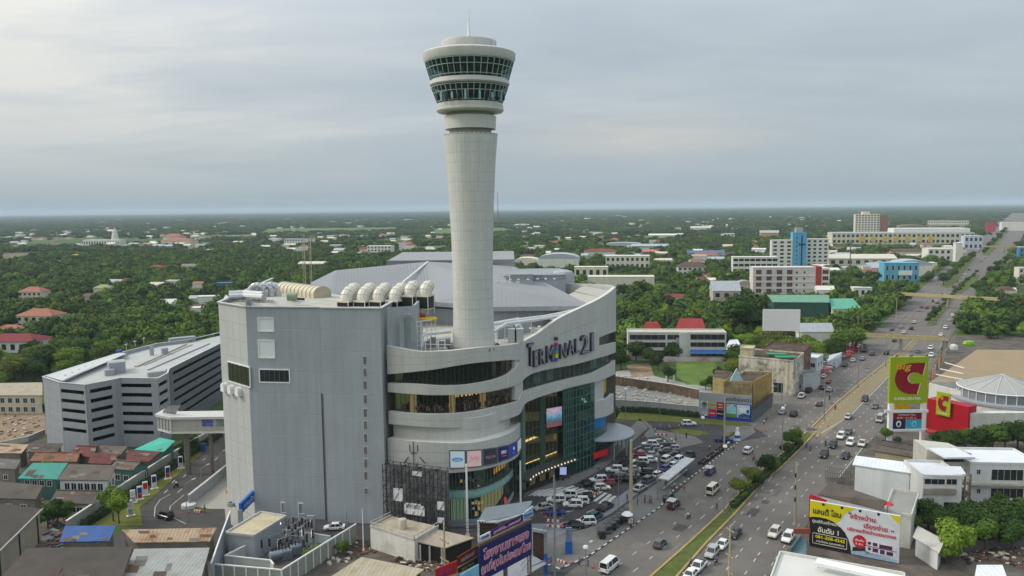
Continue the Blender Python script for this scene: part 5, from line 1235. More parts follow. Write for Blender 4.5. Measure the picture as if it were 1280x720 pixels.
dpt=5.0;nb=VV((-(b2-b1).y,(b2-b1).x,0)).normalized()
w=MB();w.prism([(b1.x,b1.y),(b2.x,b2.y),(b2.x+nb.x*dpt,b2.y+nb.y*dpt),(b1.x+nb.x*dpt,b1.y+nb.y*dpt)],zb2,zt_-.6);w.prism([(b0.x,b0.y),(b1.x,b1.y),(b1.x+nb.x*dpt,b1.y+nb.y*dpt),(b0.x+1,b0.y+6)],zb2+.1,zt_-.62)
w.B('deck_wall',[mat('bridge_beige',rgb(165,164,155),.6,.05,.3,streak=.1)],SB_,world=1)
w=MB();w.prism([(b0.x-.6,b0.y-.5),(b1.x,b1.y-.6),(b2.x,b2.y-.6),(b2.x+nb.x*(dpt+.5),b2.y+nb.y*(dpt+.5)),(b1.x+nb.x*(dpt+.5),b1.y+nb.y*(dpt+.5)),(b0.x-.5,b0.y+6)],zt_-.6,zt_);w.B('roof',[mat('bridge_roof',rgb(190,191,188),.6,.05,.3)],SB_,world=1)
w=MB();w.bar((b0.x-.1,b0.y-.1,zb2+.1),(b1.x,b1.y-.1,zb2+.1),.5,.4);w.bar((b1.x,b1.y-.1,zb2+.1),(b2.x,b2.y-.1,zb2+.1),.5,.4)
for k in range(5):p=b0.lerp(b1,k/4);w.bar((p.x,p.y-.12,zb2),(p.x,p.y-.12,zt_-.6),.35)
w.B('frame',[mat('bridge_white',rgb(200,200,196),.6)],SB_,world=1)
for k in range(4):
 p,q=b0.lerp(b1,(k+.15)/4),b0.lerp(b1,(k+.85)/4);w=MB();w.poly([(p.x,p.y-.06,zb2+.4),(q.x,q.y-.06,zb2+.4),(q.x,q.y-.06,zt_-.8),(p.x,p.y-.06,zt_-.8)]);w.B('window',[mat('grey_pane',rgb(135,138,135),.3)],SB_,world=1)
rf=[at(203,515,zt_+.1),at(219,516.5,zt_+.1),at(226,505,GZ-1.5),at(210,505,GZ-1.5)];w=MB();w.poly(rf);w.poly([p-VV((0,0,.3))for p in rf][::-1]);w.B('link_roof',[mat('link_roof',rgb(150,155,158),.5,.1)],SB_,world=1)
def bw(u):t=(u-213)/(286-213);return b1.lerp(b2,t)
for(ua,ub,m)in((252,266,mat('ad_blue_white',rgb(90,95,160),.5,.6,1.5)),(270,285,mat('window_pale',rgb(120,135,130),.2,.3,1))):
 w=MB();p,q=bw(ua),bw(ub);w.poly([(p.x,p.y-.08,zb2+1.6),(q.x,q.y-.08,zb2+1.6),(q.x,q.y-.08,zt_-.8),(p.x,p.y-.08,zt_-.8)]);w.B('side_panel',[m],SB_,world=1)
for u in(226,229,258):
 p=bw(u);w=MB();w.cyl((p.x,p.y+2,0),(p.x,p.y+2,zb2),.45,n=10);w.B('column',[mat('pier_brown',rgb(110,105,98),.8)],SB_,world=1)
def wall_run(name,label,pix,h,m,th=.35,cop=None,cat='wall',z=0,kind=None,coph=.15):
 pts=[at(u,v)for u,v in pix];t=thing(name,label,cat,pts[0]);w=MB();nseg=0
 for a,b in zip(pts,pts[1:]):w.bar(a+VV((0,0,h/2+z)),b+VV((0,0,h/2+z)),th,h)
 w.B('wall',[m],t,world=1)
 if cop:
  w=MB()
  for a,b in zip(pts,pts[1:]):w.bar(a+VV((0,0,h+z+coph/2)),b+VV((0,0,h+z+coph/2)),th+.2,coph)
  w.B('coping',[cop],t,world=1)
 return t
BW=mat('boundary_wall',rgb(158,162,152),.8,.08,.4,streak=.12,stain=.2,stain_col=rgb(120,125,115),stain_scale=.3);COP=mat('wall_coping',rgb(190,192,186),.7)
wall_run('boundary_wall','long pale grey-green boundary wall beside the hedge of the side road',[(84,669),(135,634),(200,590),(240,564),(277,543),(300,530)],3.0,BW,cop=COP)
def hedge(label,pix,h,wd,m,name='hedge',n_per=26):
 pts=[at(u,v)for u,v in pix];t=thing(name,label,'hedge',pts[0]);w=MB();g=random.Random(5)
 for a,b in zip(pts,pts[1:]):
  w.bar(a+VV((0,0,h*.46)),b+VV((0,0,h*.46)),wd*.8,h*.85)
 w.B('hedge_body',[m],t,world=1);w=MB()
 for a,b in zip(pts,pts[1:]):
  L=(b-a).length;d=(b-a).normalized();nn=VV((-d.y,d.x,0))
  for i in range(int(L*n_per)):
   p=a+d*g.uniform(0,L)+nn*g.uniform(-wd*.55,wd*.55)+VV((0,0,g.uniform(.1,h*1.08)));s=g.uniform(.15,.35)
   if abs((p-a).dot(nn))<wd*.33 and p.z<h*.8:p.z=h*g.uniform(.9,1.1)
   x=VV((g.uniform(-1,1),g.uniform(-1,1),g.uniform(-1,1))).normalized();y=x.cross(VV((g.uniform(-1,1),.3,g.uniform(-1,1)))).normalized();w.add([p+x*s,p-x*s*.6+y*s,p-x*s*.6-y*s],[(0,1,2)])
 o=w.B('leaves',[m],t,world=1);o['kind']='stuff';return t
LFH=mat('leaf_hedge',(.028,.052,.018),.8,.4,1.2)
hedge('long clipped dark hedge along the side road',[(104,661),(140,637),(202,595),(242,568),(268,550),(276,545)],1.7,1.4,LFH)
t=wall_run('ramp_wall','slanting grey ramp wall with white coping beside the mall corner',[(236.5,633),(262,612),(287,591),(300,581)],2.6,GM,cop=mat('coping',rgb(188,190,190),.5))
w=MB();c=at(236,634);w.cyl(c,c+VV((0,0,.8)),1.6,n=16);w.B('wall_end',[COP],t,world=1)
for i,(u,v,hpx,c1,lab)in enumerate(((163.5,645.5,20,'w','white advertising totem nearest the corner of the side-road verge'),(166.5,629,17,'w','white totem second from the bottom of the side-road verge'),(175,625,18,'b','blue and red advertising totem in the side-road verge'),(182,620,19,'r','red pillar totem between the blue totems of the verge'),(193,611.5,19,'n','navy totem with white top in the middle of the verge'),(210,599,18,'n2','navy and red totem second from the far end of the verge'),(226,586,18,'k','black and white totem at the far end of the verge'))):
 p=at(u,v);t=thing('advertising_totem',lab,'sign',p,0.55,'advertising totems along the side road');hh=hpx*.185
 w=MB();w.box(-.9,-.3,0,.9,.3,.25);w.box(-.55,-.16,.25,.55,.16,hh);w.B('totem_body',[WHITE],t)
 cs={'w':[(200,202,205),(150,155,160)],'b':[(35,60,150),(170,40,45)],'r':[(180,35,45),(200,200,200)],'n':[(30,45,110),(190,192,195)],'n2':[(35,45,95),(160,50,50)],'k':[(30,30,34),(190,190,190)]}[c1]
 for j,cc_ in enumerate(cs):
  w=MB();z0_,z1_=.5+(hh-.8)*(0 if j else.45),.5+(hh-.8)*(.42 if j else 1);w.box(-.46,-.19,z0_,.46,-.165,z1_);w.B('poster',[mat('poster_%d_%d_%d'%cc_,rgb(*cc_),.5,.4,3)],t)
t=thing('roadside_bin','blue bin standing in the verge near the skybridge','bin',at(254.5,564));w=MB();w.box(-.7,-.5,0,.7,.5,2.0);w.B('bin_body',[mat('blue_paint',rgb(50,80,160),.5)],t);w=MB();w.box(-.75,-.55,2.0,.75,.55,2.15);w.B('lid',[mat('blue_dark',rgb(35,55,115),.5)],t)
TEAL=rmat(60,135,125,st=.2);BRN=rmat(92,84,76,per=.5,st=.7);BRN2=rmat(80,74,68,per=.45,st=.7);RED_=rmat(105,52,48,per=.5,st=.7);RUST=rmat(128,86,64,per=.6,st=.8,rust=rgb(95,55,38));RUSTP=rmat(165,145,120,per=.7,st=.85,rust=rgb(120,65,35));BLUER=rmat(55,90,145,per=.5,st=.2)
GREYR=rmat(150,153,150,per=.7,st=.5,rust=rgb(115,112,105));TILE=rmat(72,66,60,per=.35,st=.5)
W1=wmat(200,205,205);W2=wmat(150,165,170);W3=wmat(120,115,105,st=.6);W4=wmat(165,158,130);WT=wmat(80,120,112)
G_='houses of the old quarter left of the side road'
def qh(*a,**k):return qhouse('house',*a,group=G_,**k)
qh('two-storey house with teal metal roof and pale walls','house',(22,598),(71,599),(85,578.5),(41,578.5),5.0,6.6,TEAL,WT,True,(4,1.3,1.1,3.2,1,3.0,1))
qh('long white two-storey house with brown roof and dark windows','house',(71,599.5),(136,600.5),(146,581.5),(86,580),5.4,7.0,BRN,W1,True,(6,1.6,1.2,2.9,1,3.0,2))
qh('single-storey house with grey-brown roof below the white house','house',(61,628.5),(118,630),(124.5,613.5),(71,612.5),3.2,4.8,BRN2,W4,True,(5,1.2,1.4,1.0,1))
qh('wide house with dark brown roof at the left edge','house',(-25,622),(45,624),(54,606.5),(-20,600),3.6,5.4,BRN2,W3,True,(3,1.2,1.2,1.0,1))
qh('house with rust-streaked orange roof behind the teal roof','house',(37,576),(96,577),(100,566),(45,565),4.0,5.4,RUST,W3,True)
qh('dark red roofed house in front of the car park','house',(85,568),(117,572),(121,558),(96,557),4.2,5.6,RED_,W3,True)
qh('rust-red roofed house next to the brown and teal cottage','house',(110,579),(138,580),(150,567),(114,566),4.0,5.2,RED_,W3,True)
qh('red-brown roofed house beside the boundary wall','house',(158,575),(186,577),(201,564.5),(160,563),3.8,5.0,RED_,W3,True,(2,1.1,1.1,1.0,1))
qh('house with bright teal gable roof under the skybridge','house',(167.5,562),(205,564.5),(219,551),(200,547),4.2,6.4,rmat(70,175,155,st=.1),WT,False,(2,1.1,1.1,1.4,1))
qh('grey-brown roofed cottage with teal side walls near the boundary wall','house',(136,585),(165,588),(176,577.5),(146,575),4.2,5.6,rmat(105,98,88,st=.5),WT,True,(2,1.3,1.3,1.3,1,3,2))
qh('house with rust and cream striped roof at the far left','house',(-20,566),(27,566.5),(36,555.5),(-20,553),4.0,5.2,RUSTP,W3,True)
qh('dark roofed house right of the striped roof at the far left','house',(32,565),(70,566),(79,554),(38,554),4.2,5.6,BRN2,W3,True)
qh('grey roofed house left of the teal roofed house','house',(-25,584),(20,586.5),(26,574.5),(-20,572),4.0,5.4,rmat(95,92,88,st=.5),W3,True,(2,1.1,1.1,1.2,1))
qh('low grey-brown roof behind the rust-red roofed house','house',(118,567),(150,569),(160,558),(125,557),4.0,5.0,rmat(98,90,80,st=.5),W3,True)
qh('bright blue metal roof beside the rusty striped shed','shed',(74,677.5),(137,676),(145,656.5),(81,657.5),4.0,5.6,BLUER,W3,False)
qh('long shed roofed with rust-streaked cream sheets','shed',(168,678),(262,676.5),(271,659.5),(152,662),3.8,5.2,RUSTP,W3,False)
qhouse('warehouse','large hall with old brown tiled roof at the bottom edge','warehouse',(-15,740),(146,742),(166,683),(34,685),6.0,9.0,TILE,W3,True)
qhouse('warehouse','hall with plain grey-white metal roof at the bottom edge','warehouse',(144,742),(246,742),(262,684.5),(168,686),5.8,7.0,GREYR,W3,True)
sa,sb_,sc_=at(-12,700,6.5),at(53,636,6.5),at(44,631,6.5)
t=thing('warehouse','dark-roofed warehouse with beige corrugated side wall in the bottom left corner','warehouse',(sb_.x,sb_.y,0),math.atan2(sb_.y-sa.y,sb_.x-sa.x));dd=(sb_-sa).normalized();nn=VV((-dd.y,dd.x,0));sa2=sa-dd*18
w=MB();rid=3.2;w.poly([sa2,sb_,sb_+nn*14+VV((0,0,rid)),sa2+nn*14+VV((0,0,rid))]);w.poly([sa2+nn*14+VV((0,0,rid)),sb_+nn*14+VV((0,0,rid)),sb_+nn*28,sa2+nn*28]);w.B('roof',[TILE],t,world=1)
w=MB();i_=nn*.5;g0,g1=sa2+i_,sb_+i_-dd*.4
w.poly([(g0.x,g0.y,0),(g1.x,g1.y,0),(g1.x,g1.y,6.4),(g0.x,g0.y,6.4)]);g2=g1+nn*27;gm=g1+nn*13.5;w.poly([(g1.x,g1.y,0),(g2.x,g2.y,0),(g2.x,g2.y,6.4),(gm.x,gm.y,9.5),(g1.x,g1.y,6.4)]);w.B('wall',[mat('beige_corrugated',rgb(165,158,140),.7,.08,.4,stripe=('X',.5),bump=.5,streak=.15)],t,world=1)
w=MB();w.bar(sa2-VV((0,0,.1)),sb_-VV((0,0,.1)),.3,.35);w.B('gutter',[mat('gutter',rgb(150,148,140),.6)],t,world=1)
for k in range(3):
 p=sb_-dd*(2+k*9)+i_;w=MB();w.bar((p.x-nn.x*.1,p.y-nn.y*.1,0),(p.x-nn.x*.1,p.y-nn.y*.1,6.3),.2);w.B('downpipe',[BLACKM],t,world=1)
t,g,ins=qhouse('house','row of cream townhouses beyond the bare earth plot','house',(-30,494),(53,494),(53,478),(-30,479),6.5,7.5,rmat(160,150,130,st=.4),wmat(190,182,165),False,(7,1.6,1.4,.8,2,3.0))
wall_run('hoarding','green site hoarding at the back of the bare earth plot',[(-40,516),(57,514)],2.4,mat('green_sheet',rgb(40,110,75),.7,.2),th=.1,cat='fence')
wall_run('plot_wall','pale wall curving past the foot of the car park',[(-60,568),(0,559),(35,552),(56,543)],1.6,COP,cat='wall')
t,g,ins=qhouse('shed','dark shed roof beside the curved wall','shed',(-30,560),(0,558),(5,552),(-30,554),3,3.6,BRN2,W3)
SUB='substation compound in front of the mall'
t=thing('control_building','low grey control building with sand-coloured flat roof in the substation','building',at(320,690))
hr=5.0;c4=[at(u,v,hr)for u,v in((284.5,665.5),(317.8,669),(355.6,645.8),(325.6,641))]
w=MB();w.prism([(p.x,p.y)for p in c4],0,hr-.4);w.B('wall',[WALLG],t,world=1)
cc=sum(c4,VV())/4;w=MB();ov=[(p.x+(p.x-cc.x)*.05,p.y+(p.y-cc.y)*.05)for p in c4];w.prism(ov,hr-.4,hr-.05);w.B('roof',[mat('sand_roof',rgb(190,180,152),.85,.1,.4,stain=.5,stain_col=rgb(140,120,90),stain_scale=.3)],t,world=1)
w=MB()
for i in range(4):a,b=ov[i],ov[(i+1)%4];w.bar((a[0],a[1],hr+.1),(b[0],b[1],hr+.1),.3,.3)
w.B('roof_kerb',[WALLL],t,world=1)
w=MB();p=c4[2];w.cbox((p.x-.6,p.y-1.2,hr-.9),.35,.35,.35);w.B('flood_lamp',[emit('cool_flood',rgb(235,220,255),4)],t,world=1)
def tall_wall(label,pts,z0,z1,m,name='compound_wall',cat='wall',post=None,rail=None,pstep=2.4):
 P=[at(u,v,z1)for u,v in pts];t=thing(name,label,cat,(P[0].x,P[0].y,0));npan=0
 for a,b in zip(P,P[1:]):
  L=VV((b.x-a.x,b.y-a.y)).length;n=max(1,round(L/pstep))
  for k in range(n):
   p,q=a.lerp(b,k/n),a.lerp(b,(k+1)/n);w=MB();w.bar((p.x,p.y,(z0+z1)/2),(q.x,q.y,(z0+z1)/2),.12,z1-z0);w.B('panel',[m],t,world=1)
   if post:w=MB();w.bar((p.x,p.y,0),(p.x,p.y,z1+.15),.26);w.B('post',[post],t,world=1)
 w=MB()
 for a,b in zip(P,P[1:]):w.bar((a.x,a.y,z1+.1),(b.x,b.y,z1+.1),.26,.22)
 w.B('top_rail',[rail or m],t,world=1);return t
FPAN=mat('louvred_panel',rgb(150,153,142),.7,.1,.5,stripe=('Z',.25),bump=.6)
tall_wall('tall slanting grey wall on the left side of the substation',[(264,705),(274,676),(287.5,640)],0,5.2,WALLG,rail=WHITE,pstep=3)
tall_wall('louvred fence with white posts along the front of the substation',[(264,705.5),(352,713),(400,683),(445,655.5)],0,3.4,FPAN,name='louvred_fence',cat='fence',post=WHITE,rail=WHITE)
tall_wall('low white block wall inside the substation fence',[(315,678.5),(281,695),(338,701),(342,706)],0,2.6,wmat(195,196,190),rail=WHITE)
tall_wall('plain grey wall at the back of the substation yard',[(351,663),(366,663.5),(413,671)],0,2.6,WALLG,rail=WALLL)
w=MB();p=at(389,664);w.cbox((p.x,p.y,1.7),1.6,.5,3.4,.0);o=w.B('gate_pier',[WALLG]);tag(o,'lone grey pier between the substation and the white car','pier')
TG=mat('transformer_grey',rgb(130,140,150),.5,.1,1)
for i,(u,v)in enumerate(((345.5,703),(370,694),(358,700))):
 p=at(u,v);t=thing('transformer',('large grey cylindrical transformer at the front of the substation','boxy grey transformer right of the cylindrical one','small grey transformer between the two larger ones')[i],'transformer',p,.5);t.scale=(.75,.75,.8)
 w=MB()
 if i==0:w.cyl((-1.6,0,1.9),(1.6,0,1.9),1.0,n=16)
 else:w.box(-1.3,-.9,.5,1.3,.9,2.6)
 w.B('tank',[TG],t,smooth=i==0);w=MB()
 for x in(-.9,0,.9):w.cyl((x,0,2.5),(x,0,3.6),.16,.1,8)
 w.B('bushing',[mat('insulator_brown',(.03,.022,.02),.3)],t);w=MB();w.box(-1.5,-.7,0,1.5,.7,.55)
 for k in range(5):w.box(-1.2+k*.55,-1.25,.7,-1.1+k*.55,-.9,2.4)
 w.B('cooler',[mat('cooler_grey',rgb(105,112,118),.6)],t)
ins_pos=[(322,691),(333,685),(341.5,681),(346.5,677),(327.5,695),(337.5,694),(351,690),(357.5,683.5),(359,689),(360.5,672),(366.5,668.5),(362,677),(366,680),(370,676),(375,674),(378,668),(382,672),(386,670),(390,672),(373,684),(379,682),(348.5,699),(364,693),(380,695),(384,690),(391,684)]
t0=thing('insulator_post','black insulator column on a grey stand in the substation yard','insulator',at(*ins_pos[0]),0,'insulator posts in the substation yard')
w=MB();w.box(-.14,-.14,0,.14,.14,1.9);w.box(-.4,-.4,0,.4,.4,.25);w.B('stand',[STEEL],t0)
w=MB();pr=[]
for k in range(9):pr+=[(.15,1.9+k*.19),(.26,1.95+k*.19),(.15,2.05+k*.19)]
w.lathe(pr,8);w.B('insulator',[mat('insulator_black',(.015,.013,.013),.25)],t0)
w=MB();w.lathe([(.01,3.6),(.18,3.6),(.18,3.85),(.01,3.85)],8);w.B('cap',[STEEL],t0)
index_children()
for(u,v)in ins_pos[1:]:dup(t0,at(u,v),rnd.uniform(0,1),scale=rnd.uniform(.85,1.1))
t=thing('switchgear','tangle of grey bus bars and switch arms over the substation yard','switchgear',at(360,688));w=MB();g=random.Random(4)
pts=[at(u,v)+VV((0,0,3.9))for u,v in ins_pos]
for i in range(len(pts)-1):
 if(pts[i]-pts[i+1]).length<7:w.bar(pts[i],pts[i+1],.09)
for k in range(12):
 p=at(g.uniform(352,392),g.uniform(676,700));h=g.uniform(.8,2.0);w.bar(p,p+VV((0,0,h)),.12);w.cbox(p+VV((0,0,h)),g.uniform(.3,.8),.3,g.uniform(.2,.4),g.uniform(0,3))
w.B('bus_bar',[STEEL],t,world=1)
for i,(u,v,n)in enumerate(((345,643.5,2),(363.5,645,3),(385,646,3))):
 p=at(u,v);t=thing('chiller_unit',('smallest white chiller with four fans at the foot of the grey wall','middle white chiller with fans at the foot of the grey wall','right-hand white chiller with fans nearest the downpipes')[i],'chiller',p,0.04,'chillers at the foot of the grey wall')
 Wd=n*1.15;w=MB();w.box(-Wd/2,-1.1,1.2,Wd/2,1.1,3.4)
 w.B('casing',[mat('chiller_side',rgb(120,130,122),.6,.2,3)],t);w=MB();w.box(-Wd/2-.08,-1.18,3.4,Wd/2+.08,1.18,3.7)
 for x in(-Wd/2,0,Wd/2):
  for y in(-1.1,1.1):w.bar((x,y,0),(x,y,3.5),.16)
 w.bar((-Wd/2,-1.12,1.2),(Wd/2,-1.12,1.2),.18);w.B('frame',[WHITE],t)
 for k in range(n):
  for y in(-.55,.55):w=MB();w.cyl((-Wd/2+.57+k*1.15,y,3.7),(-Wd/2+.57+k*1.15,y,3.82),.42,n=12);w.B('fan',[BLACKM],t)
w=MB();p,q,r,s_=at(395.5,642),at(412.5,643),None,None
w.bar(p,p+VV((0,0,4.0)),.16);w.bar(q,q+VV((0,0,4.0)),.16);w.bar(p+VV((0,0,4.0)),q+VV((0,0,4.0)),.16);o=w.B('pipe_portal',[WHITE]);tag(o,'thin white portal frame beside the right-hand chiller','frame')
w=MB();p=at(404,647);w.box(p.x-.7,p.y-.3,0,p.x+.7,p.y+.4,1.3);w.box(p.x+.1,p.y-.35,.2,p.x+.6,p.y-.3,1.1);o=w.B('air_conditioner',[WHITE]);tag(o,'small white air-conditioning unit under the portal frame','air conditioner')
t=thing('entrance_sign','slanted blue entrance sign on grey posts at the mall corner','sign',at(301,657));pa,pb=at(302.3,638,5),at(322,613.5,5)
pa,pb=at(301,656),at(320.5,644);pa2,pb2=pa+VV((0,0,zat(301,637,pa.y))),pb+VV((0,0,zat(321,618,pb.y)))
w=MB()
for q,zz in((pa,pa2.z),(pb,pb2.z)):w.box(q.x-.45,q.y-.25,0,q.x+.45,q.y+.25,zz)
w.B('post',[GM],t,world=1);up1=VV((0,0,1.5));w=MB();nv=(pb2-pa2).cross(VV((0,0,1))).normalized()*.3
a_=[pa2-up1*.6,pb2-up1*.6,pb2+up1*.9,pa2+up1*.9];w.add([p+nv for p in a_]+[p-nv for p in a_],[(0,1,2,3),(7,6,5,4),(0,4,5,1),(1,5,6,2),(2,6,7,3),(3,7,4,0)]);w.B('sign_board',[mat('sign_blue_paint',rgb(35,95,175),.4)],t,world=1)
place_text('ทางเข้า',1.5,(pa2+pb2)/2+VV((0,0,.2))+nv*1.06,(pb2-pa2),(0,0,1),WHITE,t,width=(pb2-pa2).length*.6)
t=thing('yellow_drum','coiled grey hose reel near the yellow warning sign','reel',at(289,632));w=MB();w.lathe([(.9,.1),(.9,.8),(.6,.8),(.6,.1)],16);w.B('reel',[STEEL],t);t.name='hose_reel';ROOTS[t.name]=(VV(at(289,632)),0)
t=thing('warning_sign','small yellow warning sign at the mall corner','sign',at(285,625));w=MB();w.bar((0,0,0),(0,0,2),.08);w.B('pole',[STEEL],t);w=MB();w.cbox((0,-.06,2),.9,.05,.9);w.B('plate',[mat('yellow_paint',rgb(215,185,35),.45)],t)
hf=4.5;c4=[at(u,v,hf)for u,v in((462.7,658),(518,675.5),(548,658),(489,645))]
t=thing('flat_roofed_shop','white flat-roofed building below the dark truss billboard','building',(c4[0].x,c4[0].y,0),math.atan2((c4[1]-c4[0]).y,(c4[1]-c4[0]).x))
w=MB();w.prism([(p.x,p.y)for p in c4],0,hf);w.B('wall',[wmat(210,208,200,st=.5)],t,world=1)
w=MB();w.poly([(p.x,p.y,hf+.02)for p in c4]);w.B('roof',[mat('dirty_concrete_roof',rgb(175,165,148),.9,.12,.5,stain=.6,stain_col=rgb(120,108,90),stain_scale=.3)],t,world=1)
w=MB()
for a,b in((c4[0],c4[3]),(c4[1],c4[2]),(c4[0],c4[1])):
 for k in range(7):p=a.lerp(b,k/6);w.bar((p.x,p.y,hf),(p.x,p.y,hf+.9),.08)
 w.bar((a.x,a.y,hf+.9),(b.x,b.y,hf+.9),.12);w.bar((a.x,a.y,hf+.15),(b.x,b.y,hf+.15),.25,.3)
w.B('railing',[wmat(185,182,172)],t,world=1)
w=MB();q=at(503.5,661,hf);w.lathe([(.75,0),(.8,.2),(.8,1.9),(.75,2.0),(.3,2.15),(.01,2.2)],16);w.v=[(x+q.x,y+q.y,z+hf)for x,y,z in w.v];o=w.B('water_tank',[mat('tank_cream',rgb(185,178,160),.6,.1,2)],smooth=1);tag(o,'cream round water tank on the flat roof under the truss billboard','water tank')
t=thing('truss_billboard','bare dark steel truss billboard with torn white scraps, before the mall','billboard',at(517,668));pL,pR=atd(478,580,158),atd(557,590.5,153);BTM=3.5
zL,zR_=pL.z,pR.z;bk=VV((.3,2.4,0));TRM=mat('truss_dark',(.03,.03,.032),.6,.2)
def tp(s,tt,back=0):a=VV((pL.x+(pR.x-pL.x)*s,pL.y+(pR.y-pL.y)*s,0));z1=zL+(zR_-zL)*s;return a+bk*back+VV((0,0,BTM*.0+z1*tt))
NX,NZ=16,9
w=MB()
for i in range(NX+1):w.bar(tp(i/NX,0),tp(i/NX,1),.13)
w.B('front_post',[TRM],t,world=1);w=MB()
for i in range(0,NX+1,2):
 w.bar(tp(i/NX,0,1),tp(i/NX,1,1),.12)
w.B('rear_post',[TRM],t,world=1);w=MB()
for j in range(1,NZ+1):w.bar(tp(0,j/NZ),tp(1,j/NZ),.07);w.bar(tp(0,j/NZ,1),tp(1,j/NZ,1),.07)
w.B('rail',[TRM],t,world=1);w=MB()
for i in range(0,NX+1,2):
 for j in range(NZ):w.bar(tp(i/NX,j/NZ,0),tp(i/NX,(j+1)/NZ,1),.06);w.bar(tp(i/NX,j/NZ,0),tp(i/NX,j/NZ,1),.06)
 if i<NX-1:
  for j in range(0,NZ,2):
   w.bar(tp(i/NX,j/NZ,1),tp((i+2)/NX,min(1,(j+2)/NZ),1),.06)
   w.bar(tp(i/NX,j/NZ,0)-VV((0,.1,0)),tp((i+2)/NX,min(1,(j+1.7)/NZ),0)-VV((0,.1,0)),.11)
o=w.B('brace',[TRM],t,world=1);o['kind']='stuff';w=MB()
for s0,s1,q0,q1 in((0,.99,.10,.97),):w.poly([tp(s0,q0,.98),tp(s1,q0,.98),tp(s1,q1,.98),tp(s0,q1,.98)])
w.B('dark_sheet',[mat('dark_sheet',(.13,.13,.135),.8,.4,.6,stain=.7,stain_col=(.24,.24,.25),stain_scale=.6)],t,world=1)
for s0,s1,q0,q1 in((.48,.63,.90,.97),(.17,.32,.52,.70),(.34,.66,.36,.50),(.36,.60,.44,.52),(.86,.97,.48,.60),(.86,.97,.30,.38),(.62,.84,.0,.0)):
 if q1>q0:w=MB();w.poly([tp(s0,q0,-.03),tp(s1,q0,-.03),tp(s1,q1,-.03),tp(s0,q1*.99,-.03)]);w.B('torn_sheet',[mat('torn_white',rgb(205,208,210),.7,.15,1)],t,world=1)
for s in(.08,.36,.6,.86):
 w=MB();p=tp(s,1);q=p+VV((.2,-1.6,.8));w.bar(p,q,.07);w.cbox(q,.8,.45,.25,.3);w.B('flood_lamp',[BLACKM],t,world=1)
c4=[at(518,676,4),at(556,685,3.4),at(593,672,3.4),at(548,662,4.2)]
t,g,ins=qhouse('store','open-sided store with sloping beige roof beside the white flat building','store',(*c4[0],),(*c4[1],),(*c4[2],),(*c4[3],),0,0,rmat(175,162,145,per=3,st=.3),mat('store_shade',rgb(45,40,38),.9,.3),world=1)  # solid dark walls paint in the shade of the openings under the roof
w=MB()
for s in(.1,.45,.9):p=g[0].lerp(g[1],s);w.bar(p+VV((0,-.3,0)),p+VV((0,-.3,3.3)),.3)
w.B('post',[COP],t,world=1)
wall_run('yard_wall','low brown block wall in front of the open store',[(515,691),(552,702),(585,690)],1.4,wmat(125,100,75,st=.6),cat='wall')
t,g,ins=qhouse('shed','beige corrugated lean-to roof at the bottom below the substation','shed',(405,726),(500,735),(530,711.5),(452,696),3.0,4.2,rmat(168,160,140,per=.8,st=.5,rust=rgb(120,105,80)),W3)
def rubble(label,pts,n,m,seed=1,smin=.15,smax=.6):
 g=random.Random(seed);P=[at(u,v)for u,v in pts];c=sum(P,VV())/len(P);w=MB();k=0;poly=[(p.x,p.y)for p in P];x0,x1=min(p.x for p in P),max(p.x for p in P);y0,y1=min(p.y for p in P),max(p.y for p in P)
 while k<n:
  x,y=g.uniform(x0,x1),g.uniform(y0,y1)
  if not inside((x,y),poly):continue
  s=g.uniform(smin,smax);w.cbox((x,y,s*.3),s*g.uniform(.8,2.5),s,s*.7,g.uniform(0,3),g.randrange(len(m)));k+=1
 o=w.B('rubble',m);o['kind']='stuff';o['label']=label;return o
RB=[mat('rubble_pale',rgb(190,182,170),.9,.2,1),mat('rubble_brown',rgb(110,88,68),.9,.3,1),mat('rubble_dark',rgb(60,55,50),.9,.3,1),mat('rubble_red',rgb(112,78,66),.9,.3,1)]
JK=[mat('junk_%d'%i,rgb(*c),.8,.2,2)for i,c in enumerate(((115,70,58),(78,92,108),(160,156,145),(70,65,58),(95,110,80)))]
rubble('yard clutter and stored goods between the old houses',[(0,590),(130,560),(230,560),(130,640),(84,662),(60,640),(0,640)],260,JK,5,.3,1.1)
rubble('goods and junk along the shed lane',[(60,640),(84,668),(78,700),(55,690)],60,JK,7,.3,.9)
rubble('rubble and scrap strewn before the open store',[(490,700),(515,693),(552,705),(580,700),(560,716),(500,712)],160,RB,1)
rubble('scrap beside the substation fence',[(400,700),(445,668),(470,690),(450,700),(410,708)],90,RB,2)
rubble('broken concrete on the demolished plot',[(765,470),(800,470),(870,488),(868,512),(765,500)],240,[RB[0],RB[0],mat('slab_white',rgb(205,200,190),.9,.1,1),RB[0]],3,.3,.9)
rubble('earth clods and boards on the bare plot',[(-30,518),(54,514),(54,540),(-20,555)],110,[RB[1],RB[0]],4,.2,.6)
HB='roadside hoardings in front of the mall'
NAVY=mat('hoarding_navy',rgb(28,30,95),.5,.1,.3);MAG=mat('letter_magenta',rgb(205,60,120),.5);LWH=mat('letter_white',rgb(220,215,225),.5)
t=thing('billboard','large navy billboard with two lines of pink and white Thai lettering','billboard',at(632,725));q0,q1=at(599.4,683.5,12.2),at(664.5,652,12.2);rdir=(q1-q0).normalized();nrm=VV((rdir.y,-rdir.x,0));zb=zat(663.5,693,q1.y)
def hb_pt(s,z,o=0):p=q0.lerp(q1,s);return VV((p.x,p.y,z))+nrm*o
zt=q0.z
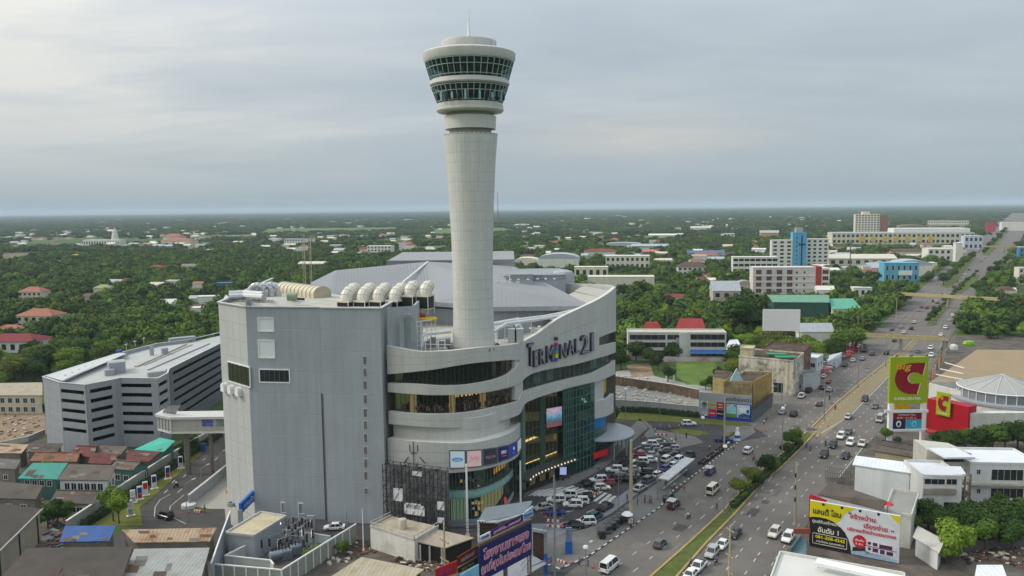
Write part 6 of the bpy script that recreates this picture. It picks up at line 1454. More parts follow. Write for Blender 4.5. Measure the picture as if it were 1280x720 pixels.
def boardbox(w,s0,s1,z0,z1,o0,o1,mi=0):
 a=[hb_pt(s0,z0,o1),hb_pt(s1,z0,o1),hb_pt(s1,z1,o1),hb_pt(s0,z1,o1)];b=[hb_pt(s0,z0,o0),hb_pt(s1,z0,o0),hb_pt(s1,z1,o0),hb_pt(s0,z1,o0)]
 w.add(a+b,[(0,1,2,3),(7,6,5,4),(0,4,5,1),(1,5,6,2),(2,6,7,3),(3,7,4,0)],mi)
w=MB();boardbox(w,0,1,zb,zt,-.3,0);w.B('board',[NAVY],t,world=1)
w=MB();boardbox(w,-.005,1.005,zt,zt+.5,-.5,.15);boardbox(w,0,.02,0,zb,-.4,-.1);boardbox(w,.48,.52,0,zb,-.4,-.1);boardbox(w,.98,1,0,zb,-.4,-.1);w.B('frame',[mat('frame_brown',rgb(95,80,70),.7)],t,world=1)
Lb=(q1-q0).length
for body,zc_,wf,hh in(('โรงงานขายเอง',zb+(zt-zb)*.72,.88,2.15),('ถูกที่สุดในประเทศไทย',zb+(zt-zb)*.30,.96,1.9)):
 place_text(body,hh,hb_pt(.5,zc_,.05),rdir,(0,0,1),LWH,t,width=Lb*wf,bold=.12,name='lettering_outline')
 place_text(body,hh,hb_pt(.5,zc_,.09),rdir,(0,0,1),MAG,t,width=Lb*(wf-.02),bold=.03,name='lettering')
t=thing('billboard','long narrow sign strip with white, navy and pale blue panels above the navy billboard','billboard',at(630,720));S=[(597.5,677.5,671),(609.8,671.5,664.5),(650.3,651.5,643),(663.8,645,632.5)]
def sl(u):return(u-599.4)/(664.5-599.4)
cols_=[mat('strip_white',rgb(205,205,215),.5),mat('strip_navy',rgb(35,28,90),.5),mat('strip_ice',rgb(165,195,220),.5)]
for k in range(3):
 (ua,va,vb),(ub,vc,vd)=S[k],S[k+1];w=MB();a0,a1=hb_pt(sl(ua),0,.5),hb_pt(sl(ub),0,.5)
 z=[zat(ua,va,a0.y),zat(ub,vc,a1.y),zat(ub,vd,a1.y),zat(ua,vb,a0.y)];w.poly([(a0.x,a0.y,z[0]),(a1.x,a1.y,z[1]),(a1.x,a1.y,z[2]),(a0.x,a0.y,z[3])]);b0_,b1_=a0-nrm*.2,a1-nrm*.2;w.poly([(b1_.x,b1_.y,z[1]),(b0_.x,b0_.y,z[0]),(b0_.x,b0_.y,z[3]),(b1_.x,b1_.y,z[2])]);w.poly([(a0.x,a0.y,z[3]),(a1.x,a1.y,z[2]),(b1_.x,b1_.y,z[2]),(b0_.x,b0_.y,z[3])])
 w.B('panel',[cols_[k]],t,world=1);zc_=sum(z)/4;mid=(a0+a1)/2+nrm*.06;wd=(a1-a0).length;hz=(z[3]-z[0]+z[2]-z[1])/2
 tx,mm,wf=(('คู่แข่ง',mat('letter_navy',rgb(45,40,110),.5),.75),('ทุกยี่ห้อ...ยอมแพ้',mat('letter_pink',rgb(225,150,190),.5),.86),('บิ๊กวอร์ม',mat('letter_blue',rgb(80,100,170),.5),.8))[k]
 place_text(tx,hz*.62,(mid.x,mid.y,zc_),(a1-a0)+VV((0,0,(z[1]-z[0])*1.0)),(0,0,1),mm,t,width=wd*wf,bold=.03,shear=.3 if k==1 else 0)
w=MB()
for s in(.02,.5,.98):p=hb_pt(s,0,-.7);w.bar(p,(p.x,p.y,zt+.6),.2)
w.B('post',[BLACKM],t,world=1)
t=thing('shop_canopy','white framed dark canopy structure behind the sign strip','canopy',at(600,700));w=MB();e0,e1=at(598,652,8),at(622,655,8);w.bar((e0.x,e0.y,0),(e0.x,e0.y,8.2),.4);w.bar((e0.x,e0.y,8),(e1.x,e1.y+1,8),.4);e2=at(660,640,8);w.bar((e1.x,e1.y+1,8),(e2.x,e2.y,8),.3);w.B('frame',[WHITE],t,world=1)
w=MB();w.poly([(e0.x,e0.y+.1,2),(e1.x,e1.y+1.1,2),(e1.x,e1.y+1.1,7.7),(e0.x,e0.y+.1,7.7)]);w.B('boarding',[mat('boarding_brown',rgb(62,45,42),.8,.2,1,stripe=('Z',.5),bump=.5)],t,world=1)
w=MB();w.poly([(e0.x,e0.y,8.2),(e1.x,e1.y+1,8.2),(e2.x,e2.y,8.2),(e2.x+1,e2.y+5,8.4),(e0.x+1,e0.y+6,8.4)]);w.B('roof',[mat('canopy_slate',rgb(120,128,135),.5,.1)],t,world=1)
for k in range(7):
 p=e0.lerp(e1,(k+.5)/7);w=MB();w.cbox((p.x,p.y-.25,8.0),.3,.06,.3);w.B('slot',[BLACKM],t,world=1)
t=thing('gateway_frame','dark boarded gateway with silver and blue frame right of the navy billboard','gateway',at(675,700));pa,pb=at(666,662,8),at(682,665,8);w=MB();w.bar((pa.x,pa.y,8),(pb.x,pb.y,8),.6,.5);w.bar((pb.x,pb.y,4),(pb.x,pb.y,8.2),.6);w.B('silver_frame',[STEEL],t,world=1);w=MB();w.bar((pb.x,pb.y,0),(pb.x,pb.y,4),.62);w.B('blue_post',[mat('sign_blue_paint',rgb(35,95,175),.4)],t,world=1)
w=MB();w.poly([(pa.x,pa.y+.1,.5),(pb.x,pb.y+.1,.5),(pb.x,pb.y+.1,7.8),(pa.x,pa.y+.1,7.8)]);w.B('boarding',[MATS['boarding_brown']],t,world=1)
t,g,ins=qhouse('lean_to','low grey sheet roof sloping down in front of the navy billboard','lean-to roof',(640,730),(683,704),(664,693),(600,722),2.6,3.6,rmat(150,155,160,per=2.0,st=.2),W3)
for(ua,va,vb,ub,vc,vd,c,lab,txt)in((544,712,726,571,701,716,(170,30,40),'bright red sign with purple lettering at the bottom edge','ลด'),(571,697,709,598.5,680.5,694,(120,50,35),'brown-red sign strip left of the navy billboard','เฟอร์นิเจอร์'),(572,711,717,598.5,695.5,704,(25,32,22),'black and green sign strip left of the navy billboard','โซฟา ที่นอน'),(575,719,728,598.5,705.5,720,(120,175,205),'pale blue sign strip below the green strip','')):
 z1=9.5;a0,a1=at(ua,va,z1),at(ub,vc,z1+.6);t=thing('shop_sign',lab,'sign',(a0.x,a0.y,0));za,zb_2,zc2,zd=a0.z,zat(ua,vb,a0.y),a1.z,zat(ub,vd,a1.y)
 w=MB();w.poly([(a0.x,a0.y,zb_2),(a1.x,a1.y,zd),(a1.x,a1.y,zc2),(a0.x,a0.y,za)]);w.poly([(a1.x,a1.y+.25,zd),(a0.x,a0.y+.25,zb_2),(a0.x,a0.y+.25,za),(a1.x,a1.y+.25,zc2)]);w.poly([(a0.x,a0.y,za),(a1.x,a1.y,zc2),(a1.x,a1.y+.25,zc2),(a0.x,a0.y+.25,za)]);w.B('board',[mat('board_%d_%d'%(c[0],c[1]),rgb(*c),.5,.15,1)],t,world=1)
 w=MB();w.bar((a0.x,a0.y+.15,0),(a0.x,a0.y+.15,zb_2),.2);w.bar((a1.x,a1.y+.15,0),(a1.x,a1.y+.15,zd),.2);w.B('post',[STEEL],t,world=1)
 if txt:m_=(a0+a1)/2;place_text(txt,(za-zb_2)*.6,(m_.x-.05,m_.y-.1,(za+zb_2+zc2+zd)/4),a1-a0,(0,0,1),{170:mat('letter_purple2',rgb(120,70,170),.5),120:LWH,25:mat('letter_gold',rgb(170,150,60),.5)}[c[0]],t,width=(a1-a0).length*(.5 if c[0]==170 else.6))
t=thing('shop_sign','low pink-lettered strip sign at the foot of the blue gateway post','sign',at(668,716));a0,a1=at(655,712,3),at(690,695,3);w=MB();w.bar((a0.x,a0.y,2.4),(a1.x,a1.y,2.4),.15,1.1);w.B('board',[mat('board_slate',rgb(110,105,125),.5,.2,1)],t,world=1);w=MB();w.bar((a0.x,a0.y,0),(a0.x,a0.y,2),.15);w.bar((a1.x,a1.y,0),(a1.x,a1.y,2),.15);w.B('post',[STEEL],t,world=1)
m_=(a0+a1)/2;place_text('ศูนย์รวมเฟอร์นิเจอร์',.8,(m_.x+.1,m_.y-.1,2.4),a1-a0,(0,0,1),MATS['letter_pink'],t,width=(a1-a0).length*.8)
# ==== RIGHT-HAND SIDE AND MIDDLE GROUND
LIME=mat('sign_lime',rgb(150,170,20),.45,.04,.3);CRED=mat('sign_crimson',rgb(140,12,35),.45,.04,.3);CWH=mat('sign_white',rgb(225,222,205),.5);CYE=mat('sign_gold',rgb(215,165,20),.45)
def c_shape(t,org,rt,up,W_,H_,nrm):
 """the slab-ended letter C with its pale shadow, drawn in panel units 0..1 (x right, y down)"""
 def pt(x,y,o):return org+rt*(x*W_)+up*(-y*H_)+nrm*o
 def arc(cx,cy,rx,ry,a0,a1,n):return[(cx+rx*math.cos(R(a0+(a1-a0)*i/n)),cy-ry*math.sin(R(a0+(a1-a0)*i/n)))for i in range(n+1)]
 outer=[(.92,.125),(.74,.125)]+arc(.56,.46,.43,.335,100,262,18)+[(.72,.80)]
 inner=[(.845,.40),(.74,.335)]+arc(.66,.455,.20,.125,100,255,18)+[(.79,.565)];NO=len(outer)
 for off_,m,dx,dy,nm in((.06,CWH,.022,.004,'letter_shadow'),(.12,CRED,0,0,'letter')):
  w=MB();w.add([pt(x+dx,y+dy,off_)for x,y in outer+inner],[(i,i+1,NO+i+1,NO+i)for i in range(NO-1)]);w.B(nm,[m],t,world=1)
 place_text('Big',H_*.20,pt(.34,.215,.2),rt,up,CYE,t,width=W_*.42,bold=.04*W_/10,shear=.15)
 place_text('SUPERCENTER',H_*.075,pt(.48,.895,.1),rt,up,CWH,t,width=W_*.72,bold=.03*W_/10)
def quad_sign(t,TL,TR,BL,m,thick=.5,name='board'):
 rt=(TR-TL);W_=rt.length;rt=rt.normalized();up=VV((0,0,1));H_=(TL-BL).length;nrm=rt.cross(up).normalized();w=MB();BR=TR+(BL-TL)
 a=[BL,BR,TR,TL];b=[p-nrm*thick for p in a];w.add(a+b,[(0,1,2,3),(7,6,5,4),(0,4,5,1),(1,5,6,2),(2,6,7,3),(3,7,4,0)]);w.B(name,[m],t,world=1);return rt,up,W_,H_,nrm
bl=at(1115.5,552);br=at(1156,548)
t=thing('pylon_sign','tall lime green supermarket pylon sign with a huge red C on white posts','sign',bl)
TL,TR,BL=atd(1113.3,446.5,bl.y),atd(1161,449.5,bl.y),atd(1113.3,504.5,bl.y);BL=VV((TL.x,TL.y,BL.z));TR.z=TL.z
rt,up,W_,H_,nrm=quad_sign(t,TL,TR,BL,LIME,.8);c_shape(t,TL,rt,up,W_,H_,nrm)
w=MB()
for s in(.06,.93):p=TL.lerp(TR,s);w.box(p.x-.55,p.y-.2,0,p.x+.55,p.y+.9,BL.z);
for z0_,z1_ in((BL.z-2.6,BL.z-1.8),(3.0,3.6)):
 w.box(TL.x-1.2,TL.y-.35,z0_,TR.x+.3,TL.y+.1,z1_)
w.B('post',[WHITE],t,world=1)
zr=BL.z-2.7
for(x0,x1,z0_,z1_,m,tx,tm)in((.10,.88,zr-1.9,zr,CRED,'COMMUNITY MALL',CWH),(.10,.46,zr-4.8,zr-1.95,mat('sign_midnight',rgb(28,36,82),.5),'',None),(.50,.88,zr-4.9,zr-1.95,mat('sign_turquoise',rgb(60,165,190),.5),'',None)):
 p,q=TL.lerp(TR,x0),TL.lerp(TR,x1);w=MB();w.box(p.x,p.y+.1,z0_,q.x,p.y+.4,z1_);w.B('lower_panel',[m],t,world=1)
 c=VV(((p.x+q.x)/2,p.y+.05,(z0_+z1_)/2))
 if tx:place_text(tx,.8,c+VV((0,0,.35)),(1,0,0),(0,0,1),tm,t,width=(q.x-p.x)*.6);place_text('8.00 - 21.00 น.',.7,c-VV((0,0,.5)),(1,0,0),(0,0,1),tm,t,width=(q.x-p.x)*.66)
 else:
  w=MB();w.add([c+VV((math.cos(a*.5236)*.75,0,.2+math.sin(a*.5236)*.95))for a in range(12)][::-1],[tuple(range(12))]);w.B('emblem',[CWH if x0<.3 else mat('emblem_pale',rgb(130,200,215),.5)],t,world=1)
  w=MB();w.add([c+VV((math.cos(a*1.0472)*.4,-.03,.1+math.sin(a*1.0472)*.6))for a in range(6)][::-1],[tuple(range(6))]);w.B('emblem',[MATS['sign_midnight']if x0<.3 else MATS['sign_turquoise']],t,world=1)
w=MB()
for s in(.12,.5,.9):p=TL.lerp(TR,s);w.bar(p,p+VV((0,-1.0,.6)),.08);w.cbox(p+VV((0,-1.0,.5)),.5,.3,.3)
w.B('flood_lamp',[BLACKM],t,world=1)
t=thing('roof_sign','yellow billboard standing low behind the pylon posts','sign',at(1129,535));w=MB();p=at(1129,535);w.box(p.x-2.4,p.y+1,5.2,p.x+2.2,p.y+1.3,8.4);w.B('board',[mat('board_yellow',rgb(205,165,40),.5,.2,.8)],t,world=1);w=MB();w.bar((p.x-2,p.y+1.4,0),(p.x-2,p.y+1.4,8),.2);w.bar((p.x+2,p.y+1.4,0),(p.x+2,p.y+1.4,8),.2);w.B('post',[STEEL],t,world=1)
SM=thing('supermarket','big supermarket with red front wall, tan flat roof and low glass cone roof','supermarket',at(1211,548));SW=wmat(205,205,198,st=.25)
hh=9.0
rA,rB=at(1159.4,498,hh),at(1211,508.8,hh);rn=VV(((rB-rA).y,-(rB-rA).x,0)).normalized()
def smb(w,n,m,**k):return w.B(n,m if isinstance(m,list)else[m],SM,world=1,**k)
w=MB();w.prism([(rA.x,rA.y),(rB.x,rB.y),(rB.x-rn.x*4,rB.y-rn.y*4),(rA.x-rn.x*4,rA.y-rn.y*4)],0,hh);smb(w,'red_wall',mat('red_wall',rgb(165,14,32),.5,.05,.3))
w=MB();q=[at(1159.5,537,3.6),at(1196,545,3.6)];w.prism([(q[0].x+.3,q[0].y+2.5),(q[1].x,q[1].y+3),(q[1].x-1,q[1].y-1.5),(q[0].x-1,q[0].y-2.0)],3.0,3.5);smb(w,'red_canopy',mat('red_wall',rgb(165,14,32),.5))
hr_=8.6;roofp=[at(u,v,hr_)for u,v in((1162,477),(1221,436),(1300,437),(1420,450),(1400,500),(1290,482),(1202,475))]
w=MB();w.prism([(p.x,p.y)for p in roofp],0,hr_-.3,0,1);smb(w,'roof',[SW,mat('tan_roof',rgb(150,132,105),.9,.08,.2,stain=.4,stain_col=rgb(125,112,92),stain_scale=.1)])
w=MB();pz=[at(1162,478,hr_+1.2),at(1202,488,hr_+1.2),at(1300,497,hr_+1.2)]
for a,b in zip(pz,pz[1:]):w.bar((a.x,a.y,hr_-1.6),(b.x,b.y,hr_-1.6),.5,5.2)
smb(w,'white_fascia',SW)
for(a,b)in(((1175,461),(1204,467)),((1170,468),(1203,474)),((1181,453),(1205,460))):
 w=MB();p,q=at(*a,hr_+.6),at(*b,hr_+.6);w.bar(p,q,.25);smb(w,'roof_strut',WHITE)
dc=at(1262,497,hr_);dcx,dcy=dc.x,dc.y+4;r_d=(at(1310,497,hr_)-at(1197,490,hr_)).length/2
w=MB();w.lathe([(r_d+1.5,0),(r_d+1.5,hr_-1.2)],40,(dcx,dcy),caps=False);smb(w,'round_wall',SW,smooth=1)
w=MB();w.lathe([(r_d+1.9,hr_-1.2),(r_d+1.9,hr_-.6),(r_d-.2,hr_-.4)],40,(dcx,dcy),caps=False);smb(w,'grey_ledge',mat('ledge_grey',rgb(150,152,158),.6),smooth=1)
w=MB();w.lathe([(r_d-.2,hr_-.5),(r_d-.2,hr_+2.2)],28,(dcx,dcy),caps=False);smb(w,'clerestory',mat('clerestory_glass',rgb(120,128,135),.15,.1,.5))
w=MB()
for i in range(28):
 a=2*math.pi*i/28;x,y=dcx+(r_d-.1)*math.cos(a),dcy+(r_d-.1)*math.sin(a);w.bar((x,y,hr_-.5),(x,y,hr_+2.2),.18)
w.lathe([(r_d,hr_+2.1),(r_d+.3,hr_+2.4),(r_d,hr_+2.5)],28,(dcx,dcy),caps=False);smb(w,'clerestory_frame',WHITE)
w=MB();w.lathe([(r_d+.3,hr_+2.3),(.05,hr_+6.2)],28,(dcx,dcy),caps=False);smb(w,'cone_roof',mat('cone_roof',rgb(158,158,155),.5,.05,.3))
w=MB()
for i in range(14):
 a=2*math.pi*i/14;w.bar((dcx,dcy,hr_+6.3),(dcx+r_d*math.cos(a),dcy+r_d*math.sin(a),hr_+2.4),.22)
smb(w,'roof_rib',WALLL)
w=MB()
for(u,v,sx,sz)in((1215,530,3.0,2.6),(1229,533,3.6,2.8),(1229,524,2.0,.9)):p=at(u,v,0);q=atd(u,v,dcy-r_d*.93);w.cbox((q.x,q.y-1.5,q.z),sx,.4,sz,-.2)
smb(w,'window',mat('window_dark',(.022,.026,.03)))
w=MB();p=atd(1266,517,dcy-r_d);w.tube([p+VV((-3,0,.5)),p+VV((0,-.6,.4)),p+VV((.4,-.6,-6))],.45,8);smb(w,'white_pipe',WHITE)
w=MB();wt=[at(1280+30,545),at(1212,548)];smb(MB().box(rB.x+.5,rB.y+.5,0,rB.x+30,rB.y+3,7.0),'white_wall',SW)
for(u,v,r,g_,b_)in((1192,437,190,195,190),(1211,432.5,120,170,40)):
 p=at(u,v,hr_);w=MB();w.lathe([(.01,2.4),(1.3,1.9),(1.6,1.0),(1.3,0)],10);w.v=[(x*(1.6 if g_==170 else 1)+p.x,y+p.y,z+hr_)for x,y,z in w.v];smb(w,'roof_tank',mat('tank_%d'%g_,rgb(r,g_,b_),.5),smooth=1)
t=thing('hanging_sign','small lime green banner with red C hung on the red supermarket wall','sign',(rA.x,rA.y,0));S0,Z0=tw(rA,rB,1173,488.5);S1,Z1=tw(rA,rB,1190.3,492.2);TL,TR=rA.lerp(rB,S0),rA.lerp(rB,S1);TL.z=TR.z=(Z0+Z1)/2;BL=TL.copy();BL.z=tw(rA,rB,1173,517.5)[1];TL+=rn*.8;TR+=rn*.8;BL+=rn*.8;TR.z=TL.z
rt,up,W_,H_,nrm=quad_sign(t,TL,TR,BL,LIME,.3);c_shape(t,TL,rt,up,W_,H_,nrm)
HC=[(200,60,50),(215,160,60),(190,185,170),(180,50,60),(220,190,90)]
for i in range(8):
 u,v=1163+i*2.6,478-i*4.2;p=at(u,v);c=HC[i%5];t=thing('roadside_banner',('red','orange','pale','crimson','yellow')[i%5]+' banner '+('nearest','second','third','fourth','fifth','sixth','seventh','farthest')[i]+' in the row beside the supermarket roof','banner',p,.9,'banners beside the supermarket');w=MB();w.box(-1.2,-.05,.6,1.2,.05,4.2);w.B('cloth',[mat('banner_%d'%(i%5),rgb(*c),.7,.3,1)],t);w=MB();w.bar((-1.2,0,0),(-1.2,0,4.5),.1);w.bar((1.2,0,0),(1.2,0,4.5),.1);w.B('pole',[STEEL],t)
WR=rmat(215,220,224,per=.8,st=.15)
qhouse('shophouse','white shophouse with smooth white lean-to roof beside the road','shophouse',(1065.5,580.5),(1140.5,591.5),(1148,579.5),(1070,569.5),8.0,9.0,WR,wmat(215,220,220,st=.15),False)
qhouse('shophouse','brown-roofed shop behind the white shophouse','shop',(1091,563),(1156,573.5),(1158,566),(1096,555),5.5,6.6,BRN,W4,True)
qhouse('shophouse','dark brown roof with a cream end wall in front of the pylon sign','shop',(1097,556),(1146,563),(1148,557),(1102,550),4.8,5.8,BRN2,W3,True)
qhouse('shophouse','old brown tiled roof just behind the yellow and black billboard','shop',(1022,618),(1102,637),(1108,626),(1038,602),7.5,9.2,rmat(100,90,82,per=.4,st=.5),W1,False)
t,q,d,n,W_=block('roof_terrace','white walled roof terrace with small red parasol right of the yellow and black billboard','building',(1105,640),(1139,646),14,6.5,wmat(205,205,196,st=.5),CONC,6.5,None)
w=MB();p=at(1110,626,9);w.lathe([(1.1,1.7),(.6,2.1),(.02,2.3)],12);w.v=[(x+p.x,y+p.y,z+6.6)for x,y,z in w.v];w.bar((p.x,p.y,6.6),(p.x,p.y,8.6),.08);o=w.B('parasol',[mat('parasol_red',rgb(200,60,65),.6)]);tag(o,'small round red and white parasol on the roof terrace','parasol')
DL,DR_=151.0,142.5
TL,TR,BL=atd(1012.5,627,DL),atd(1125.5,643.5,DR_),atd(1012.5,682.5,DL);BLr=atd(1124.5,703,DR_)
zt_,zb_3=(TL.z+TR.z)/2,(BL.z+BLr.z)/2
TL.z=TR.z=zt_;BL=VV((TL.x,TL.y,zb_3))
t=thing('billboard','large yellow, black and white billboard advertising houses in Thai with a phone number','billboard',(TL.x,TL.y,0))
LBW=mat('board_white',rgb(205,208,212),.5,.04,.3);LBY=mat('board_lemon',rgb(205,195,20),.5,.04,.3);LBK=mat('board_black',rgb(32,34,36),.5,.05,.3);LBR=mat('board_ruby',rgb(185,25,55),.5)
rt,up,W_,H_,nrm=quad_sign(t,TL,TR,BL,LBW,.5)
def bp(x,y,o):return TL+rt*(x*W_)-up*(y*H_)+nrm*o
def bshape(pts,m,o,nm='print'):
 bm=bmesh.new();f=bm.faces.new([bm.verts.new(bp(x,y,o))for x,y in pts]);bmesh.ops.triangulate(bm,faces=[f],ngon_method='EAR_CLIP');me=bpy.data.meshes.new(nm);bm.to_mesh(me);bm.free();me.materials.append(m)
 loc,rz=ROOTS[t.name];me.transform((Matrix.Translation(loc)@Matrix.Rotation(rz,4,'Z')).inverted());ob=bpy.data.objects.new(nm,me);COL.objects.link(ob);ob.parent=t
def arcp(cx,cy,rx,ry,a0,a1,n=16):return[(cx+rx*math.cos(R(a0+(a1-a0)*i/n)),cy-ry*math.sin(R(a0+(a1-a0)*i/n)))for i in range(n+1)]
bshape([(0,0),(.52,0),(.46,.07),(.40,.16),(.36,.30),(.30,.42),(0,.42)],LBY,.03)
bshape([(0,1),(0,.37)]+[(x,y)for x,y in((.05,.345),(.12,.335),(.2,.34),(.28,.38),(.35,.46),(.41,.57),(.45,.70),(.475,.85),(.485,1))],LBK,.05)
bshape([(.885,0),(1,0),(1,.19),(.95,.12)],LBY,.03)
bshape(arcp(.575,.70,.075,.145,0,360,20)[:-1],LBR,.09)
SK,HS,GL=mat('print_sky',rgb(150,175,200),.5,.2,1),mat('print_house',rgb(210,210,215),.5),mat('print_plum',rgb(75,40,75),.5)
bshape([(.49,.90),(.60,.86),(.66,.93),(.80,.90),(.98,.93),(.98,1.0),(.49,1.0)],SK,.05);bshape([(.50,.84),(.64,.80),(.64,.88),(.58,.9),(.5,.93)],mat('print_dark_green',rgb(30,50,48),.5),.06)
bshape([(.645,.64),(.68,.60),(.92,.62),(.97,.67),(.97,.88),(.70,.90),(.645,.86)],HS,.08)
for x0,x1,y0,y1 in((.665,.70,.66,.72),(.72,.77,.66,.73),(.79,.93,.67,.75),(.67,.70,.78,.84),(.72,.78,.78,.86),(.80,.85,.78,.87),(.87,.94,.79,.87)):bshape([(x0,y0),(x1,y0),(x1,y1),(x0,y1)],GL,.10)
bshape([(.64,.745),(.97,.76),(.97,.775),(.64,.76)],GL,.11)
for(x,y,s,m,tx,wd)in((.20,.195,1.5,LBK,'แลนดี้ โฮม',.32),(.20,.435,.8,CWH,'ศูนย์รับสร้างบ้าน',.33),(.22,.60,1.35,CWH,'อันดับ 1',.24),(.245,.765,.85,LBY,'081-358-4242',.34),(.245,.865,.5,CWH,'สาขาโคราช (นครราชสีมา)',.32),(.46,.12,1.2,LBK,'“',.035),(.60,.17,1.2,LBR,'สร้างบ้าน',.28),(.745,.325,1.2,LBR,'เรื่องง่าย',.26),(.925,.345,1.2,LBK,'”',.035),(.70,.455,.85,LBR,'บริการสร้างบ้านครบวงจร',.53),(.575,.665,.5,CWH,'เริ่มต้น',.10),(.575,.745,.6,CWH,'2 ลบ.',.09)):
 place_text(tx,s,bp(x,y,.14),rt,up,m,t,width=W_*wd,bold=.03 if s>.8 else.01)
w=MB();a_=[bp(.045,.70,.1),bp(.435,.70,.1),bp(.435,.925,.1),bp(.045,.925,.1)]
for p,q in zip(a_,a_[1:]+a_[:1]):w.bar(p,q,.07)
w.B('phone_box_line',[CWH],t,world=1)
w=MB()
for s in(.17,.38,.58,.78):p=bp(s,0,.3);w.bar(p,p+nrm*1.0+up*.2,.08);w.cbox(p+nrm*1.0+up*.1,.4,.35,.4)
w.B('flood_lamp',[BLACKM],t,world=1)
w=MB()
for i in range(9):p=bp(i/8,1,-.3);w.bar(p,(p.x,p.y,5),.16);
for i in range(8):p,q=bp(i/8,1,-.3),bp((i+1)/8,1,-.3);w.bar(p,(q.x,q.y,q.z-2.4),.1);w.bar((p.x,p.y,p.z-2.4),(q.x,q.y,q.z-2.4),.12)
w.B('support_frame',[WALLL],t,world=1)
p=at(1012,620,9);q=at(1033,628,8.2);w=MB();w.bar(p,q,.2,.9);w.bar((p.x,p.y,0),p,.15);w.bar((q.x,q.y,0),q,.15);o=w.B('banner',[mat('banner_scarlet',rgb(185,40,45),.6,.3,1)]);tag(o,'red banner rising behind the top left of the yellow and black billboard','banner')
t,q,d,n,W_=block('flat_roofed_shop','broad white flat roof at the bottom edge below the yellow and black billboard','building',(962,728),(1130,760),12,6.0,wmat(205,205,198),mat('white_flat_roof',rgb(205,205,200),.8,.06,.4,stain=.3,stain_col=rgb(170,168,160),stain_scale=.2),6.0,None)
a0,a1,a2,a3=at(1019,703,7.6),at(1022,697,7.8),at(1180,731,7.8),at(1176,738,7.6);w=MB();w.poly([a0,a3,a2,a1]);w.poly([p-VV((0,0,.5))for p in(a0,a1,a2,a3)]);w.poly([a0-VV((0,0,.5)),a3-VV((0,0,.5)),a3,a0]);w.bar((a1.x,a1.y,6),(a1.x,a1.y,7.6),.2);w.bar((a2.x,a2.y,6),(a2.x,a2.y,7.6),.2);o=w.B('awning',[WHITE]);tag(o,'long slanted white awning under the yellow and black billboard','awning')
w=MB();p,q=at(988,692,3),at(1001,674,3);r,s_=at(1008,674,3),at(1008,697,3);w.poly([p,s_,r,q]);w.bar(p+VV((0,0,.5)),q+VV((0,0,.5)),.2,1.0);o=w.B('small_terrace',[mat('teal_floor',rgb(85,110,118),.7,.2,1)]);tag(o,'small blue-green terrace left of the yellow and black billboard','terrace')
w=MB();p,q=at(992,664,3.2),at(1013,664,3.2);w.bar(p,q,.2,1.0);o=w.B('shop_sign',[mat('sign_rust',rgb(150,75,50),.6)]);tag(o,'rust-orange sign strip at the road edge left of the yellow and black billboard','sign')
for i,(u,v)in enumerate(((1023,586),(1029,587),(1035,588),(1041,589),(1047,590),(1053,590))):pass
t=thing('railing_fence','grey railing fence on the shop terrace at the road edge','fence',at(1035,596));w=MB();p,q=at(1032,593,2),at(1063,598,2)
for k in range(15):r=p.lerp(q,k/14);w.bar((r.x,r.y,1),(r.x,r.y,4),.1)
w.bar((p.x,p.y,4),(q.x,q.y,4),.12);w.bar((p.x,p.y,2.6),(q.x,q.y,2.6),.08);w.B('rails',[mat('rail_grey',rgb(110,108,108),.6)],t,world=1);w=MB();w.box(p.x,p.y,0,q.x,q.y+3,1.2);w.B('base',[CONC],t,world=1)
MW=wmat(208,210,208,st=.15);MWR=mat('white_membrane_roof',rgb(215,218,222),.6,.04,.3)
t,q,d,n,W_=block('office_building','long white two-storey building with flat white roof and wide dark windows','building',(1213,580),(1300,581.5),11,9.5,MW,MWR,9.5)
def facade_windows(t,q0,q1,items,fr=FRM):
 a,b=VV((q0.x,q0.y,0)),VV((q1.x,q1.y,0))
 for(u0_,v0_,u1_,v1_)in items:
  s0,z0=tw(a,b,u0_,v1_);s1,z1=tw(a,b,u1_,v0_);L=(b-a).length;me=win_mesh((s1-s0)*L,z1-z0,fr,WINM,max(1,int((u1_-u0_)/10)))
  p=a.lerp(b,(s0+s1)/2);d_=(b-a);rz=math.atan2(d_.y,d_.x);o=piece(me,'window',t,W2L(t,(p.x,p.y,z0)),(0,0,rz-ROOTS[t.name][1]))
facade_windows(t,q[0],q[1],[(1239,587.5,1279,600),(1238,611,1279,622),(1221,587,1225.5,592.5),(1221,611,1225.5,616.5)])
w=MB();p,r=at(1213,606,0),at(1300,606,0);p=q[0]-n*.6;r=q[1]-n*.6;w.bar((p.x,p.y,5.0),(r.x,r.y,5.0),1.2,.3);w.B('ledge',[mat('ledge_stone',rgb(150,145,135),.8,.2,1)],t,world=1)
t,q,d,n,W_=block('office_building','white corner block with strip window in front of the long white building','building',(1154,596),(1203,597),10,9.3,MW,MWR,9.3)
facade_windows(t,q[0],q[1],[(1155.5,599,1181,605),(1183,599,1196,605.5),(1179,628,1197,639),(1155,629,1164,638)])
w=MB();p,r=q[0].lerp(q[1],0)-n*.25,q[0].lerp(q[1],.84)-n*.25;w.bar((p.x,p.y,6.3),(r.x,r.y,6.3),.5,1.2);w.B('stained_band',[mat('stained_band',rgb(150,142,130),.9,.3,.6)],t,world=1)
w=MB();ro=[at(1153,596,9.4),at(1207.5,592.5,9.9),at(1201,583,10.6),at(1156,582,10.6)];w.poly(ro);w.poly([p-VV((0,0,.5))for p in ro][::-1])
for i in range(4):a,b=ro[i],ro[(i+1)%4];dz=VV((0,0,.5));w.poly([a-dz,b-dz,b,a])
w.B('sloping_roof',[MWR],t,world=1)
